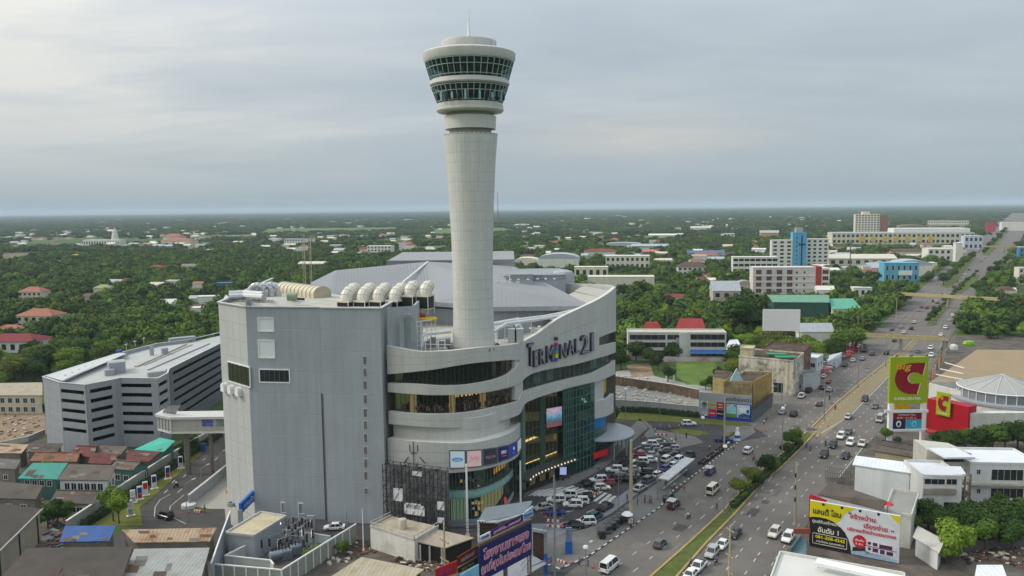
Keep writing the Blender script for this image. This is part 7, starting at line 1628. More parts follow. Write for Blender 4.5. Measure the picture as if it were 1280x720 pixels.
w=MB();ro=[at(1182,571.5,11.5),at(1219,571.5,11.5),at(1195,560,12),at(1161,560,12)];w.poly(ro);w.poly([p-VV((0,0,.4))for p in ro][::-1]);t2=thing('roof_pavilion','raised white roof slab over two dark openings between the white blocks','building',(ro[0].x,ro[0].y,0));
for i in range(4):a,b=ro[i],ro[(i+1)%4];dz=VV((0,0,.4));w.poly([a-dz,b-dz,b,a])
w.B('roof_slab',[MWR],t2,world=1);w=MB();a,b=at(1158,573,9),at(1214,578,9);w.prism([(a.x,a.y),(b.x,b.y),(b.x-1,b.y+8),(a.x+1,a.y+8)],0,11.1);w.B('wall',[wmat(190,188,178)],t2,world=1)
for u in(1189.5,1202):pp=at(u,578,9.4);w=MB();w.box(pp.x-1,a.y*0+min(a.y,b.y)-.15,9.2,pp.x+1,min(a.y,b.y)+.3,10.6);w.B('opening',[DARK],t2,world=1)
t=thing('open_stair','concrete open stair frame between the two white blocks','staircase',at(1207,640));w=MB();p=at(1207,592,9);x0,x1,y0=at(1203,596,9).x,at(1217,596,9).x,p.y-1
for x in(x0,(x0+x1)/2,x1):w.bar((x,y0,0),(x,y0,9.3),.3)
for z in(2.2,4.6,7):w.box(x0,y0,z-.15,x1,y0+3.5,z+.15)
for k,z in enumerate((2.2,4.6,7)):w.bar((x0 if k%2 else x1,y0+1,z-2.3),(x1 if k%2 else x0,y0+1,z),1.2,.25);w.bar((x0,y0,z+1),(x1,y0,z+1),.1)
w.B('frame',[mat('raw_concrete',rgb(135,122,108),.9,.2,1)],t,world=1)
qhouse('shed','pale sheet-roofed shed with louvred white wall above the bright green bush','shed',(1141,671),(1174,691),(1181,675),(1147,657),3.6,4.4,rmat(180,178,170,per=1.0,st=.3),wmat(205,207,205))
qhouse('shed','white hipped canopy roof at the bottom right corner','canopy',(1217,728),(1262,730),(1253,706),(1221,706),3.4,4.2,WR,wmat(150,150,148))
rubble('timber and rubbish scattered behind the lower right trees',[(1200,690),(1290,680),(1300,715),(1230,700),(1190,712)],150,RB,6)
wall_run('garden_wall','low dark wall behind the lower right rubbish yard',[(1165,700),(1215,688),(1290,683)],2.0,wmat(90,88,86))
OY=mat('old_yellow_wall',rgb(175,158,110),.9,.1,.5,stain=.7,stain_col=rgb(95,82,60),stain_scale=.35,streak=.3);OYR=mat('corrugated_ochre',rgb(165,138,80),.8,.15,.5,stain=.5,stain_col=rgb(110,80,45),stain_scale=.3,stripe=('X',.9),bump=.9,streak=.25)
OROOF=mat('dark_brown_flat_roof',rgb(72,60,52),.95,.3,.5,stain=.5,stain_col=rgb(120,105,90),stain_scale=.3)
HO=11.0;pA_,pB_,pC_=at(904.5,476,HO),at(940.5,476.6,HO),at(964,464.5,HO)
t=thing('old_commercial_building','old yellow and beige three-storey block with pale blue triangle sign on its roof','building',(pA_.x,pA_.y,0));pD_=pA_+(pC_-pB_)
w=MB();w.prism([(p.x,p.y)for p in(pA_,pB_,pC_,pD_)],0,HO-.8,0,1);w.B('wall',[OY,OROOF],t,world=1)
w=MB();e=(pC_-pB_).normalized();nn_=VV((e.y,-e.x,0))*.25;w.poly([(pB_.x+nn_.x,pB_.y+nn_.y,2.6),(pC_.x+nn_.x,pC_.y+nn_.y,2.6),(pC_.x+nn_.x,pC_.y+nn_.y,HO),(pB_.x+nn_.x,pB_.y+nn_.y,HO)])
w.poly([(pC_.x,pC_.y,HO),(pB_.x,pB_.y,HO),(pB_.x+nn_.x,pB_.y+nn_.y,HO),(pC_.x+nn_.x,pC_.y+nn_.y,HO)][::-1]);ob=w.B('ochre_sheeting',[OYR],t,world=1)
w=MB()
for a,b in((pA_,pB_),(pA_,pD_),(pD_,pC_)):w.bar((a.x,a.y,HO-.5),(b.x,b.y,HO-.5),.3,1.0)
w.B('parapet',[OY],t,world=1)
w=MB();a,b=at(891,471,9),at(906,474,9);w.prism([(a.x,a.y),(b.x,b.y),(b.x+6,b.y+12),(a.x+4,a.y+12)],0,9,0,1);w.B('side_wing',[OY,OROOF],t,world=1)
w=MB();c=at(927,471,HO+2.4);tp_=[VV((c.x-2.3,pA_.y-.1,HO-.4)),VV((c.x+2.3,pA_.y-.1,HO-.4)),VV((c.x,pA_.y-.1,HO+4.0))];w.add(tp_+[p+VV((0,.6,0))for p in tp_],[(0,1,2),(5,4,3),(0,3,4,1),(1,4,5,2),(2,5,3,0)]);w.B('triangle_sign',[mat('triangle_ice',rgb(165,195,205),.5,.1,.6)],t,world=1)
BUILT.append(((pA_.x+pC_.x)/2,(pA_.y+pC_.y)/2,16))
hA,hB=at(873.5,522),at(939,528);zh=zat(873.5,490,hA.y)
t=thing('site_hoarding','grey and blue hoarding with shop logos and a map panel before the yellow block','hoarding',hA);TL=VV((hA.x,hA.y,zh));TR=VV((hB.x,hB.y,zh));rt,up,W_,H_,nrm=quad_sign(t,TL,TR,VV((hA.x,hA.y,0)),mat('hoarding_grey',rgb(150,155,160),.6,.05,.3),.3)
def hp(x,y,o):return TL+rt*(x*W_)-up*(y*H_)+nrm*o
def hrect(x0,y0,x1,y1,m,o=.06,nm='panel'):w=MB();w.poly([hp(x0,y1,o),hp(x1,y1,o),hp(x1,y0,o),hp(x0,y0,o)]);return w.B(nm,[m],t,world=1)
hrect(0,.86,1,1,mat('hoarding_blue',rgb(35,70,165),.5));hrect(.5,.33,1,.87,MATS['hoarding_blue'],.05)
for i,(x0,y0,c)in enumerate(((.03,.33,(205,208,205)),(.19,.33,(175,165,120)),(.345,.33,(160,30,50)),(.03,.63,(160,165,185)),(.19,.63,(205,20,75)),(.345,.63,(35,32,34)))):hrect(x0,y0,x0+.145,y0+.27,mat('logo_panel_%d'%i,rgb(*c),.5,.05,1),.09)
w=MB()
for k in range(16):a=k*.3927;w.bar(hp(.105+.045*math.cos(a),.465+.095*math.sin(a),.12),hp(.105+.045*math.cos(a+.3927),.465+.095*math.sin(a+.3927),.12),.28)
w.add([hp(.105+.025*math.cos(k*.785),.465+.055*math.sin(k*.785),.12)for k in range(8)][::-1],[tuple(range(8))]);w.B('round_logo',[mat('logo_forest',rgb(25,75,60),.5)],t,world=1)
for(x,y,s,m,tx,wd)in((.74,.165,1.5,mat('letter_slate',rgb(60,60,62),.5),'ของดีเมือง21',.50),(.262,.77,.6,CWH,'Sizzler',.10),(.418,.77,.5,CWH,'Fitness',.11),(.418,.42,.5,CWH,'Pepper',.09),(.418,.52,.5,CWH,'Lunch',.09),(.262,.46,.5,mat('letter_olive',rgb(90,75,30),.5),'Greyhound',.11),(.105,.77,.4,CWH,'AfterYou',.11)):place_text(tx,s,hp(x,y,.14),rt,up,m,t,width=W_*wd,bold=.02)
for(pts,c,nm)in(([(.53,.36),(.72,.36),(.72,.86),(.53,.86)],(150,195,215),'map_sky'),([(.73,.36),(.97,.36),(.97,.86),(.73,.86)],(190,205,215),'map_pale'),([(.53,.72),(.72,.74),(.72,.86),(.53,.86)],(95,140,70),'map_grass'),([(.53,.37),(.61,.37),(.55,.5),(.53,.5)],(180,175,60),'map_leaf'),([(.66,.38),(.72,.38),(.72,.45),(.68,.47)],(120,150,50),'map_tree'),([(.74,.78),(.85,.68),(.97,.72),(.97,.85),(.76,.85)],(40,80,160),'map_blue'),([(.76,.5),(.86,.44),(.92,.5),(.9,.62),(.8,.64)],(225,225,228),'map_white'),([(.9,.55),(.96,.52),(.96,.68),(.91,.66)],(60,90,150),'map_blue2')):
 w=MB();w.poly([hp(x,y,.09+.01*len(nm))for x,y in pts][::-1]);w.B('map_print',[mat(nm,rgb(*c),.5,.15,2)],t,world=1)
t=thing('steel_gates','grey steel gates on the street side of the yellow block','gate',at(946,527));w=MB();p,q=at(939.5,528.5),at(966,507);w.bar((p.x,p.y,2),(q.x,q.y,2),.2,4.0);w.B('gate_leaf',[mat('gate_grey',rgb(95,97,100),.6,.2,1,stripe=('X',1.2),bump=.6)],t,world=1);w=MB();w.bar((p.x,p.y,4.2),(q.x,q.y,4.2),.6,.3);w.B('gate_beam',[BLACKM],t,world=1)
SWM=mat('stained_white_wall',rgb(205,198,180),.9,.08,.4,stain=.85,stain_col=rgb(70,62,52),stain_scale=.3,streak=.35)
t,q,d,n,W_=block('old_apartment_block','stained white apartment block with brown roof and green tarpaulins','building',(923.5,446),(992,452),17,12.5,SWM,OROOF,12.5)
facade_windows(t,q[0],q[1],[(966,479,979,490)]);wall_windows(t,q[1],q[2],2.5,4,1.3,1.3,floors=3,pitch=3.2)
w=MB()
for(u,v,u2,v2)in((965,443.5,976,441),(974,447,990,445)):a,b=at(u,v,13.4),at(u2,v2,13.4);w.cbox((a+b)/2,(b-a).length+1,3.2,.3,-.1)
w.B('green_tarpaulin',[mat('tarp_green',rgb(40,140,95),.6,.1)],t,world=1)
block('old_apartment_block','small cream roof block behind the stained white apartment block','building',(925,441),(941,442),6,15.5,wmat(200,192,160,st=.5),None,14.0)
block('old_apartment_block','brick-brown unfinished block under the blank white billboard','building',(952,437),(1003,441),18,12.5,mat('brick_brown',rgb(105,78,62),.95,.3,.4,stain=.6,stain_col=rgb(150,130,110),stain_scale=.4),OROOF,12.5,(9,1.6,1.6,2,4,2.6))
t=thing('billboard','blank white billboard on a brown frame above the old blocks','billboard',at(975,470));Db=at(975,470).y+8;TL,TR=atd(954,386.5,Db),atd(1000.5,388.5,Db);BL=VV((TL.x,TL.y,zat(954,413.5,Db)));TR.z=TL.z-.3
rt,up,W_,H_,nrm=quad_sign(t,TL,TR,BL,mat('blank_white',rgb(228,228,226),.5,.03,.3),.4);w=MB()
for i in range(7):p=TL.lerp(TR,i/6);w.bar((p.x,p.y+.4,BL.z+1),(p.x,p.y+.4,9),.2)
for z in(BL.z-1,BL.z-3):w.bar((TL.x,TL.y+.4,z),(TR.x,TR.y+.4,z),.2)
w.B('support_frame',[mat('frame_rust',rgb(95,70,55),.8)],t,world=1)
LATE=lambda:fblock('warehouse','plain white warehouse right of the blank billboard',1000,1041,405,437,wmat(215,214,205,st=.1),RG,.5,'gable',0,0,roofh=.3)
t,q,d,n,W_=block('school_building','long cream school block with dark window bands and blue awning','school',(785,418),(908,418.5),10,12,wmat(200,200,195,st=.1),rmat(190,182,165,per=2),11.4)
a,b=VV(q[0]),VV(q[1])
facade_windows(t,a,b,[(787,418.5,832,424.5),(834,418.5,850,424.5),(863,418,906,424.5),(787,428,832,434),(834,428,850,434),(863,428,906,433.5),(863,440,906,445),(790,438,846,445)])
w=MB();p0,p1=a.lerp(b,.63),a.lerp(b,1.03);w.poly([(p0.x,p0.y-2.6,3.5),(p1.x,p1.y-2.6,3.5),(p1.x,p1.y,4.8),(p0.x,p0.y,4.8)]);w.B('blue_awning',[mat('awning_blue',rgb(45,90,150),.6)],t,world=1)
w=MB();p=a.lerp(b,.56);w.box(p.x-1.5,p.y-.5,0,p.x+1.5,p.y+.1,12.2);w.B('stair_tower',[wmat(205,203,200)],t,world=1);w=MB();p=a.lerp(b,.52);w.box(p.x-1.2,p.y-.3,0,p.x+1.2,p.y,10);w.B('lilac_panel',[mat('lilac',rgb(150,140,185),.6)],t,world=1)
wall_run('mural_wall','white wall with faded colourful murals in front of the school',[(830,452),(870,452),(925,452)],1.8,mat('mural',rgb(195,190,188),.7,.1,1,stain=.8,stain_col=rgb(170,95,110),stain_scale=.25))
qhouse('pavilion','white tent-like roof beside the school','tent',(906,437),(929,437),(922,424),(912,424),2.5,5,WR,wmat(200,205,210))
qhouse('house','red hipped roof house left behind the school','house',(803,411),(827,411),(822,402),(808,402),9,12,rmat(150,50,45),W1);qhouse('house','large red gabled roof behind the school','house',(843,412),(882,412),(878,398),(850,398),9,13,rmat(145,48,45),W1)
wall_run('retaining_wall','long stained brown retaining wall across the demolished plot',[(762,480),(800,486),(840,492),(873,499)],3.4,mat('brown_wall',rgb(125,108,88),.95,.15,.5,stain=.7,stain_col=rgb(70,58,46),stain_scale=.3,streak=.3),th=.5,cop=COP)
wall_run('plot_wall','smooth grey wall behind the dark hedge by the junction',[(764,509),(800,511),(873,518)],2.6,wmat(170,172,168,st=.2),cop=COP)
hedge('dark clipped hedge along the grey wall by the junction',[(776,515),(810,516.5),(873,522.5)],1.8,1.4,LFH)
w=MB();p=at(838,478);w.box(p.x-1.6,p.y,0,p.x-1.1,p.y+1,4);w.box(p.x+1.1,p.y,0,p.x+1.6,p.y+1,4);w.box(p.x-1.6,p.y,4,p.x+1.6,p.y+1,4.6);o=w.B('white_portal',[WHITE]);tag(o,'lone white portal standing on the demolished plot','portal')
block('shophouse','white and blue shophouse beside the leafy tree near the kerb','shophouse',(1000,447),(1021,449),10,7.5,wmat(195,205,212),MWR,7.5,(3,1.6,1.6,1,2,3.2),(2,1.4,1.4,1,2,3.2))
block('shophouse','small white shop with grey awning at the kerb','shophouse',(989,466),(1004,470),8,5.5,wmat(175,180,182),mat('slate_roof',rgb(110,115,118),.7),5.5,(2,1.6,1.6,.6,1,3))
qhouse('market_hall','white gable shed at the roadside flower stalls','shed',(1034,452),(1050,446),(1053,440),(1037,444),4,5.5,WR,wmat(190,195,200))
g=random.Random(8)
for i in range(26):
 s=g.uniform(0,1);u,v=1030+s*42+g.uniform(-3,3),467-s*32+g.uniform(-2,3);p=at(u,v);w=MB();c=g.choice(((170,50,55),(190,175,165),(120,50,60),(95,100,90),(200,90,90)))
 w.box(-g.uniform(.7,1.4),-.7,0,g.uniform(.7,1.4),.7,g.uniform(.7,1.1));w.bar((-.9,0,1),(-.9,0,2.1),.08);w.bar((.9,0,1),(.9,0,2.1),.08);w.box(-1.2,-.9,2.1,1.2,.9,2.2);w.v=[(x+p.x,y+p.y,z)for x,y,z in w.v];o=w.B('market_stall',[mat('stall_%d'%c[0],rgb(*c),.7,.3,2)]);tag(o,'small %s roadside stall in the market by the kerb'%{170:'red',190:'pale',120:'maroon',95:'olive',200:'pink'}[c[0]],'stall','%s roadside stalls by the kerb'%{170:'red',190:'pale',120:'maroon',95:'olive',200:'pink'}[c[0]])
 # ==== FAR BUILDINGS
def fblock(name,label,u0_,u1_,vt,vb,wm,rm=None,depth=.35,kind='flat',rows=0,cols=0,cat='building',group=None,roofh=.35,wfrac=.5,rot=0):
 a,b=at(u0_,vb),at(u1_,vb);D=a.y;h=max(2.5,zat((u0_+u1_)/2,vt,D));W_=(b-a).length;dp=max(8,W_*depth);t=thing(name,label,cat,a,math.atan2(b.y-a.y,b.x-a.x)+rot,group)
 hw=h*(1-roofh)if kind!='flat' else h
 w=MB();w.box(0,0,0,W_,dp,hw);w.B('wall',[wm],t);rm=rm or wm;w=MB();o_=min(1.2,W_*.03)
 if kind=='flat':w.box(-.2,-.2,hw,W_+.2,dp+.2,hw+.4)
 elif kind=='hip':
  i=min(W_*.3,dp*.5);w.add([(-o_,-o_,hw),(W_+o_,-o_,hw),(W_+o_,dp+o_,hw),(-o_,dp+o_,hw),(i,dp/2,h),(W_-i,dp/2,h)],[(0,1,5,4),(1,2,5),(2,3,4,5),(3,0,4),(3,2,1,0)])
 elif kind=='gable':w.add([(-o_,-o_,hw),(W_+o_,-o_,hw),(W_+o_,dp+o_,hw),(-o_,dp+o_,hw),(-o_,dp/2,h),(W_+o_,dp/2,h)],[(0,1,5,4),(1,2,5),(2,3,4,5),(3,0,4),(3,2,1,0)])
 elif kind=='barrel':
  n=8;ps=[(W_/2-W_/2*math.cos(math.pi*i/n)*1.02,hw+(h-hw)*math.sin(math.pi*i/n))for i in range(n+1)]
  w.add([(x,0,z)for x,z in ps]+[(x,dp,z)for x,z in ps],[(i,i+1,n+2+i,n+1+i)for i in range(n)]+[tuple(range(n+1)),tuple(range(2*n+1,n,-1))])
 w.B('roof',[rm],t)
 if rows:
  fh=hw/rows;me=win_mesh(W_/cols*wfrac,fh*.5,FRM,WINM,0)
  for r in range(rows):
   for c in range(cols):piece(me,'window',t,(W_*(c+.5)/cols,0,fh*r+fh*.25))
 p=a.lerp(b,.5);BUILT.append((p.x,p.y+dp/2,max(W_,dp)*.62));return t,W_,dp,h
FW,FC,FG_,FB=wmat(215,214,205,st=0),wmat(212,206,188,st=0),wmat(170,172,172,st=0),wmat(80,150,190,st=0)
RR_,RO,RG,RB_,RGN=mat('far_roof_red',rgb(122,62,55),.7),mat('far_roof_orange',rgb(150,95,75),.7),mat('far_roof_grey',rgb(165,170,175),.7),mat('far_roof_blue',rgb(85,108,138),.7),mat('far_roof_green',rgb(110,165,140),.7)
t,W_,dp,h=fblock('cross_tower','bright blue tower bearing a dark cross between white wings',990,1007.5,291,334,mat('tower_blue',rgb(85,160,200),.6),None,.8)
w=MB();w.box(W_*.62,-.5,2,W_*.70,-.1,h*.92);w.box(W_*.42,-.5,h*.64,W_*.92,-.1,h*.69);w.B('cross',[mat('cross_navy',rgb(30,40,75),.6)],t)
for r in range(7):piece(win_mesh(W_*.12,1.6,FRM,WINM,0),'window',t,(W_*.3,0,h*(.08+.125*r)))
w=MB();w.box(W_*.25,2,h+.4,W_*.75,dp-2,h+5.5);w.B('roof_box',[mat('tank_stone',rgb(165,165,160),.7)],t)
fblock('hospital_wing','white seven-storey wing left of the blue cross tower',964,990,300.5,334,FW,None,.5,'flat',7,3);fblock('hospital_wing','white seven-storey wing right of the blue cross tower',1007.5,1035,299,333,FW,None,.5,'flat',7,4)
fblock('white_block','white three-storey block with open galleries left of the hospital',916,972,321.5,341,FW,None,.3,'flat',3,8,wfrac=.85)
t,W_,dp,h=fblock('dormitory','white four-storey dormitory with maroon balconies and red end panel',941,1019,334.5,368,wmat(205,198,195,st=.1),None,.3)
mm=win_mesh(W_*.085,h*.16,FRM,mat('maroon_shutter',rgb(85,35,42),.6,.2,.5),3)
for r in range(4):
 for c in range(4):piece(mm,'balcony',t,(W_*(.09+.165*c),-.2,h*(.06+.235*r)))
 for c in range(2):piece(win_mesh(W_*.03,h*.08),'window',t,(W_*(.70+.12*c),0,h*(.08+.235*r)))
w=MB()
for r in range(1,4):w.box(0,-.5,h*.235*r-.35,W_,.1,h*.235*r)
w.B('floor_band',[FW],t);w=MB();w.box(W_,-.6,0,W_*1.09,dp,h+1);w.B('red_panel',[mat('panel_vermilion',rgb(165,55,40),.6)],t);w=MB();w.box(W_*1.09,0,0,W_*1.22,dp*1.1,h*.98);w.B('end_bay',[FW],t)
for r in range(4):piece(win_mesh(W_*.09,h*.15,FRM,MATS['maroon_shutter'],2),'balcony',t,(W_*1.155,0,h*(.06+.235*r)))
G1=rmat(105,150,125,per=2);a=qhouse('sports_hall','long pale green roof in front of the dormitory','hall',(966,377.5),(1037,378),(1036,368.5),(959,368.5),9,11,G1,mat('green_shade',rgb(50,85,75),.8));qhouse('sports_hall','green roofed house right of the long pale green roof','hall',(1040,386),(1078,386),(1066,373),(1035,373),6,9,rmat(90,160,135,per=2),FW)
fblock('warehouse','white gable-roofed warehouse behind the big round tree',891,925,352,385,wmat(185,178,165,st=.2),RG,.8,'gable',2,3);fblock('warehouse','low curved-roof shed beside the white gable warehouse',922,941,351,366,FG_,mat('far_roof_taupe',rgb(150,145,135),.7),1.0,'barrel')
t,W_,dp,h=fblock('hotel_tower','cream high-rise hotel standing alone near the horizon',1068.5,1099,268,294,FC,None,.7,'flat',9,8,wfrac=.55);w=MB();w.box(W_,1,0,W_*1.33,dp,h*.97);w.B('brown_wing',[wmat(140,100,80,st=0)],t);w=MB();w.box(W_*.3,4,h,W_*.6,dp-4,h+6);w.B('lift_house',[FC],t)
t,W_,dp,h=fblock('shopping_centre','very long cream and yellow shopping centre under the hotel tower',1040,1218,290.5,305,wmat(204,199,175,st=0),RG,.25,'flat',2,30,wfrac=.6);w=MB()
for k in range(7):w.box(W_*(.2+.08*k),-1,h*.2,W_*(.235+.08*k),0,h*.75)
w.B('yellow_panel',[mat('yellow_far',rgb(196,172,90),.6)],t);w=MB();w.box(W_*.45,10,h,W_*.98,dp,h+7);w.B('upper_hall',[FW],t)
t,W_,dp,h=fblock('cyan_building','bright cyan office block with white sign on its roof edge',1105,1148,329,352,mat('cyan_wall',rgb(95,165,192),.6),None,.5,'flat',2,6,wfrac=.35);w=MB();w.box(W_*.42,-1,h*.35,W_*.80,0,h*.6);w.B('sign',[WHITE],t)
FBL=[('white_shop','white arched hall behind the cyan office block',1120,1165,325,345,FW,RG,.8,'barrel',0,0),('brick_shop','low cream building left of the cyan office block',1079,1103,337,347,FC,RO,.5,'gable',1,4),('white_shop','white house with red awning below the green roofs',1067,1090,360,371,FW,FW,.5,'flat',1,3),('hall','long low cream hall left of the cyan block',1036,1120,318,332,FC,mat('far_roof_cream',rgb(200,195,180),.7),.4,'gable',1,8),('hall','dark brown roofed hall with red end below the tree belt',1116,1152,311,320,FC,mat('far_roof_brown',rgb(90,70,60),.7),.5,'gable',0,0),('white_shop','white stepped commercial building near the far footbridge',1160,1203,311,326,FW,FW,.6,'flat',2,6),('pylon_block','slim white sign tower among the far shops',1194,1202,304,328,FW,FW,.8,'flat',0,0),('office_block','pale blue and white showroom beside the far junction',1205,1228,295,312,wmat(190,200,215,st=0),FW,.6,'flat',2,4),('white_mall','huge plain white windowless store at the far right',1252,1285,278,288.5,FW,FW,.5,'flat',0,0),('red_sign_block','red-topped block at the far end of the big road',1233,1244,278,290,mat('far_red',rgb(175,60,75),.7),RR_,.6,'flat',0,0),('domed_hall','pair of brown domed halls right of the hotel tower',1123,1160,281,288,mat('far_tan',rgb(125,115,98),.8),mat('far_tan',rgb(125,115,98),.8),.8,'barrel',0,0),('domed_hall','smaller brown domed hall right of the first',1162,1180,282,288,mat('far_tan',rgb(125,115,98),.8),mat('far_tan',rgb(125,115,98),.8),.8,'barrel',0,0),('institute','long cream institute building with many windows near the horizon',1160,1211,276,283,FC,FW,.2,'flat',2,16),('college_block','cream college block with window bands above the canteen roof',757,812,320,336,FC,FC,.4,'flat',2,9),('college_block','low cream canteen building left of the college block',718,760,334,347,FC,FC,.4,'flat',1,5),('college_block','long cream flat-roofed hall in the trees right of the mall',735,818,346,358,wmat(205,203,185,st=.1),None,.3,'flat',1,0),('arched_hall','large white arched hall with red corner frames behind the mall roof',673,723,317,336,FW,RG,.7,'barrel',0,0),('arched_hall','cream domed gymnasium left of the white arched hall',643,673,322,334,FC,FC,.8,'barrel',0,0),('mansion','brown-roofed white villa in the trees below the college',847,884,328,344,FW,mat('far_roof_brown',rgb(90,70,60),.7),.5,'hip',2,6),('pink_hall','pink and red roofed house row near the college',803,824,312,319,mat('far_pink',rgb(195,110,130),.7),mat('far_pink',rgb(195,110,130),.7),.5,'hip',0,0),('blue_roof_hall','long blue roofed hall in the middle distance',860,905,313,321,FG_,RB_,.3,'gable',0,0),('red_roof_hall','orange-red roofed hall in front of the blue roofed one',869,896,316,324,FC,RO,.4,'gable',1,6),('grey_roof_hall','long wavy grey-white market roofs right of the tower',757,800,303,309,FG_,RG,.5,'barrel',0,0),('grey_roof_hall','pale market roof beside the wavy grey ones',790,835,305,312,FG_,RG,.5,'gable',0,0),('red_school','red roofed school with white gable left of the college',730,770,311,320,FW,RR_,.4,'hip',0,0),('house','brown-red roofed house in the trees above the demolished plot',832,857,368,378,FW,mat('far_roof_maroon',rgb(125,55,42),.7),.6,'gable',0,0),('yellow_hall','yellow walled hall with grey roof left of the hotel tower',950,973,288,296,mat('yellow_wall_far',rgb(195,155,65),.7),RG,.5,'gable',0,0),('hall','long white hall in the middle of the plain',811,846,292,297.5,FC,FW,.3,'gable',0,0),('hall','white hall with small tower right of centre',863,888,283,287,FW,FW,.4,'gable',0,0),('white_cube','white cube building in trees left of the hospital',904,918,292,299,FW,FW,.6,'flat',2,3),('apartment_block','white four-storey flats with grid of windows above the mall roof',459,489,307.5,318.5,FW,FW,.4,'flat',3,7),('house','red roofed house left of the white flats above the mall roof',448,459,309,316,FW,RR_,.6,'gable',0,0),('school','long white two-storey school in the left middle distance',355,379,298.5,306,FW,FG_,.3,'flat',2,7),('school','white school wing right of the long one',380,392,298.5,304,FW,FG_,.3,'flat',2,3),('house','pale arched gable house in the trees above the mall roof',417,431,310,318,FW,FG_,.6,'gable',0,0),('hall','weathered pale hall roof behind the lattice masts',373,406,327,334,FC,mat('far_roof_cream',rgb(200,195,180),.7),.5,'gable',1,5),('cloister','long white scalloped cloister beside the stupa',104,150,300,307,FW,FW,.2,'flat',1,14),('temple_hall','orange tiled temple hall right of the stupa',204,225,292,303,FC,RO,.5,'hip',0,0),('temple_hall','lower terracotta temple roofs in front of the orange hall',201,238,298,306,FC,RO,.4,'hip',0,0),('villa','cream villa with salmon hipped roof at the left edge of the wood',23,52,359,376,FC,RO,.6,'hip',2,5),('villa','large salmon-roofed villa by the light green garden',20,66,387,410,FC,RO,.6,'hip',2,5),('villa','terracotta roof at the left edge below the salmon villa',-10,24,407,420,FC,RO,.6,'hip',1,3),('villa','white house with deep red hipped roof at the left edge',-22,44,419,441,FW,mat('far_roof_crimson',rgb(115,28,38),.7),.5,'hip',1,6),('house','olive roofed house in the middle of the left wood',117,137,356,367,FC,mat('far_roof_olive',rgb(140,145,110),.7),.6,'hip',0,0),('house','small dark red roof in the left wood',149,163,348,356,FC,RR_,.6,'hip',0,0),('house','maroon roofed house in the upper left wood',185,203,331.5,338,FC,mat('far_roof_maroon',rgb(125,55,42),.7),.6,'hip',0,0),('house','grey gabled house pair in the upper left wood',226,246,330,338,FC,mat('far_roof_ash',rgb(120,118,110),.7),.6,'gable',0,0),('shed','bright blue tarpaulin roof in the left wood',270,288,354,361,mat('tarp_blue_wall',rgb(50,90,140),.7),RB_,.4,'flat',0,0),('house','white house with arched windows in the left wood',207,222,351,359,FW,FW,.5,'flat',1,4),('house','pink roofed house beside the white arched house',214,226,357,364,FW,mat('far_pink',rgb(195,110,130),.7),.6,'gable',0,0),('house','salmon roofed long shed left of the blue roof',240,253,352,360,FW,RO,.4,'gable',0,0),('house','blue and yellow painted shed roof in the upper left wood',89,103,318,323,wmat(90,150,185,st=0),mat('yellow_far',rgb(196,172,90),.6),.4,'gable',0,0)]
for(nm,lab,a,b,c,d_,wm_,rm_,dpt_,kd,ro_,co_)in FBL:fblock(nm,lab,a,b,c,d_,wm_,rm_,dpt_,kd,ro_ if co_ else 0,co_)
fblock('shop_block','cream shop block at the right edge of the road',1273,1290,335,356,FC,FC,.5,'flat',3,3);fblock('blue_block','blue fronted block at the right edge near the far footbridge',1274,1290,309,322,mat('far_blue_wall',rgb(55,120,170),.7),FW,.5,'flat',2,3)
LATE()
p=at(144,301);D=p.y;zz=lambda v:zat(144,v,D);t=thing('stupa','white temple stupa with golden spire rising from the left plain','stupa',p);w=MB();k2=D/F*1.05
w.lathe([(4.2*k2,0),(4.2*k2,zz(298)),(3.6*k2,zz(297)),(3.4*k2,zz(293)),(2.6*k2,zz(292)),(2.6*k2,zz(289)),(1.8*k2,zz(288)),(1.7*k2,zz(286.5)),(.9*k2,zz(285.8))],12);w.B('body',[FW],t)
w=MB();w.lathe([(1.1*k2,zz(286.2)),(.6*k2,zz(282)),(.1*k2,zz(277))],8);w.B('spire',[mat('gold_far',rgb(170,130,60),.4)],t)
for(u,vb,vt,lab)in((622.5,283,240,'red and white lattice mast seen just right of the tower shaft'),(211,300,284,'thin mast by the temple hall'),(1000,300,280,''),(1062,345,300,'dark lattice mast left of the cyan office block'),(166,300,288,'tan mast right of the stupa'),(303,300,270,'')):
 if not lab:continue
 p=at(u,vb);w=MB();lattice(w,p.x,p.y,0,zat(u,vt,p.y),max(1.2,p.y*.0014),max(4,p.y*.01));w.bar(p,(p.x,p.y,zat(u,vt,p.y)),max(.5,p.y*.0006));o=w.B('lattice_mast',[mat('mast_red',rgb(150,90,85),.6)if u>600 and u<700 else mat('mast_grey',rgb(110,105,100),.6)]);tag(o,lab,'mast')
g=random.Random(77);KIND=[('white box house',FW,FG_,'flat'),('red roofed house',FC,RR_,'hip'),('grey roofed shed',FG_,RG,'gable'),('orange roofed house',FC,RO,'hip'),('long grey shed',FG_,RG,'gable'),('white block',FW,FW,'flat'),('cream house',FC,FC,'gable'),('cream roofed hall',FC,mat('far_roof_cream',rgb(200,195,180),.7),'gable'),('white roofed shed',FW,FW,'gable'),('brown roofed house',FC,mat('far_roof_brown',rgb(90,70,60),.7),'hip')]
ZONE=[('beyond the left wood near the stupa',(0,250,288,312),70),('in the band above the mall roof',(250,560,292,322),56),('right of the tower before the far plain',(640,960,282,330),80),('along the big road in the far distance',(1000,1225,283,345),60),('near the horizon on the left',(0,560,274,288),34),('near the horizon on the right',(640,1280,270,284),50),('in the trees below the hospital',(860,1060,338,372),8),('in the wood left of the mall',(0,270,318,400),9),('beyond the trees at the right edge',(1225,1280,340,372),3)]
BUILT.append((at(144,301).x,at(144,301).y-60,150))
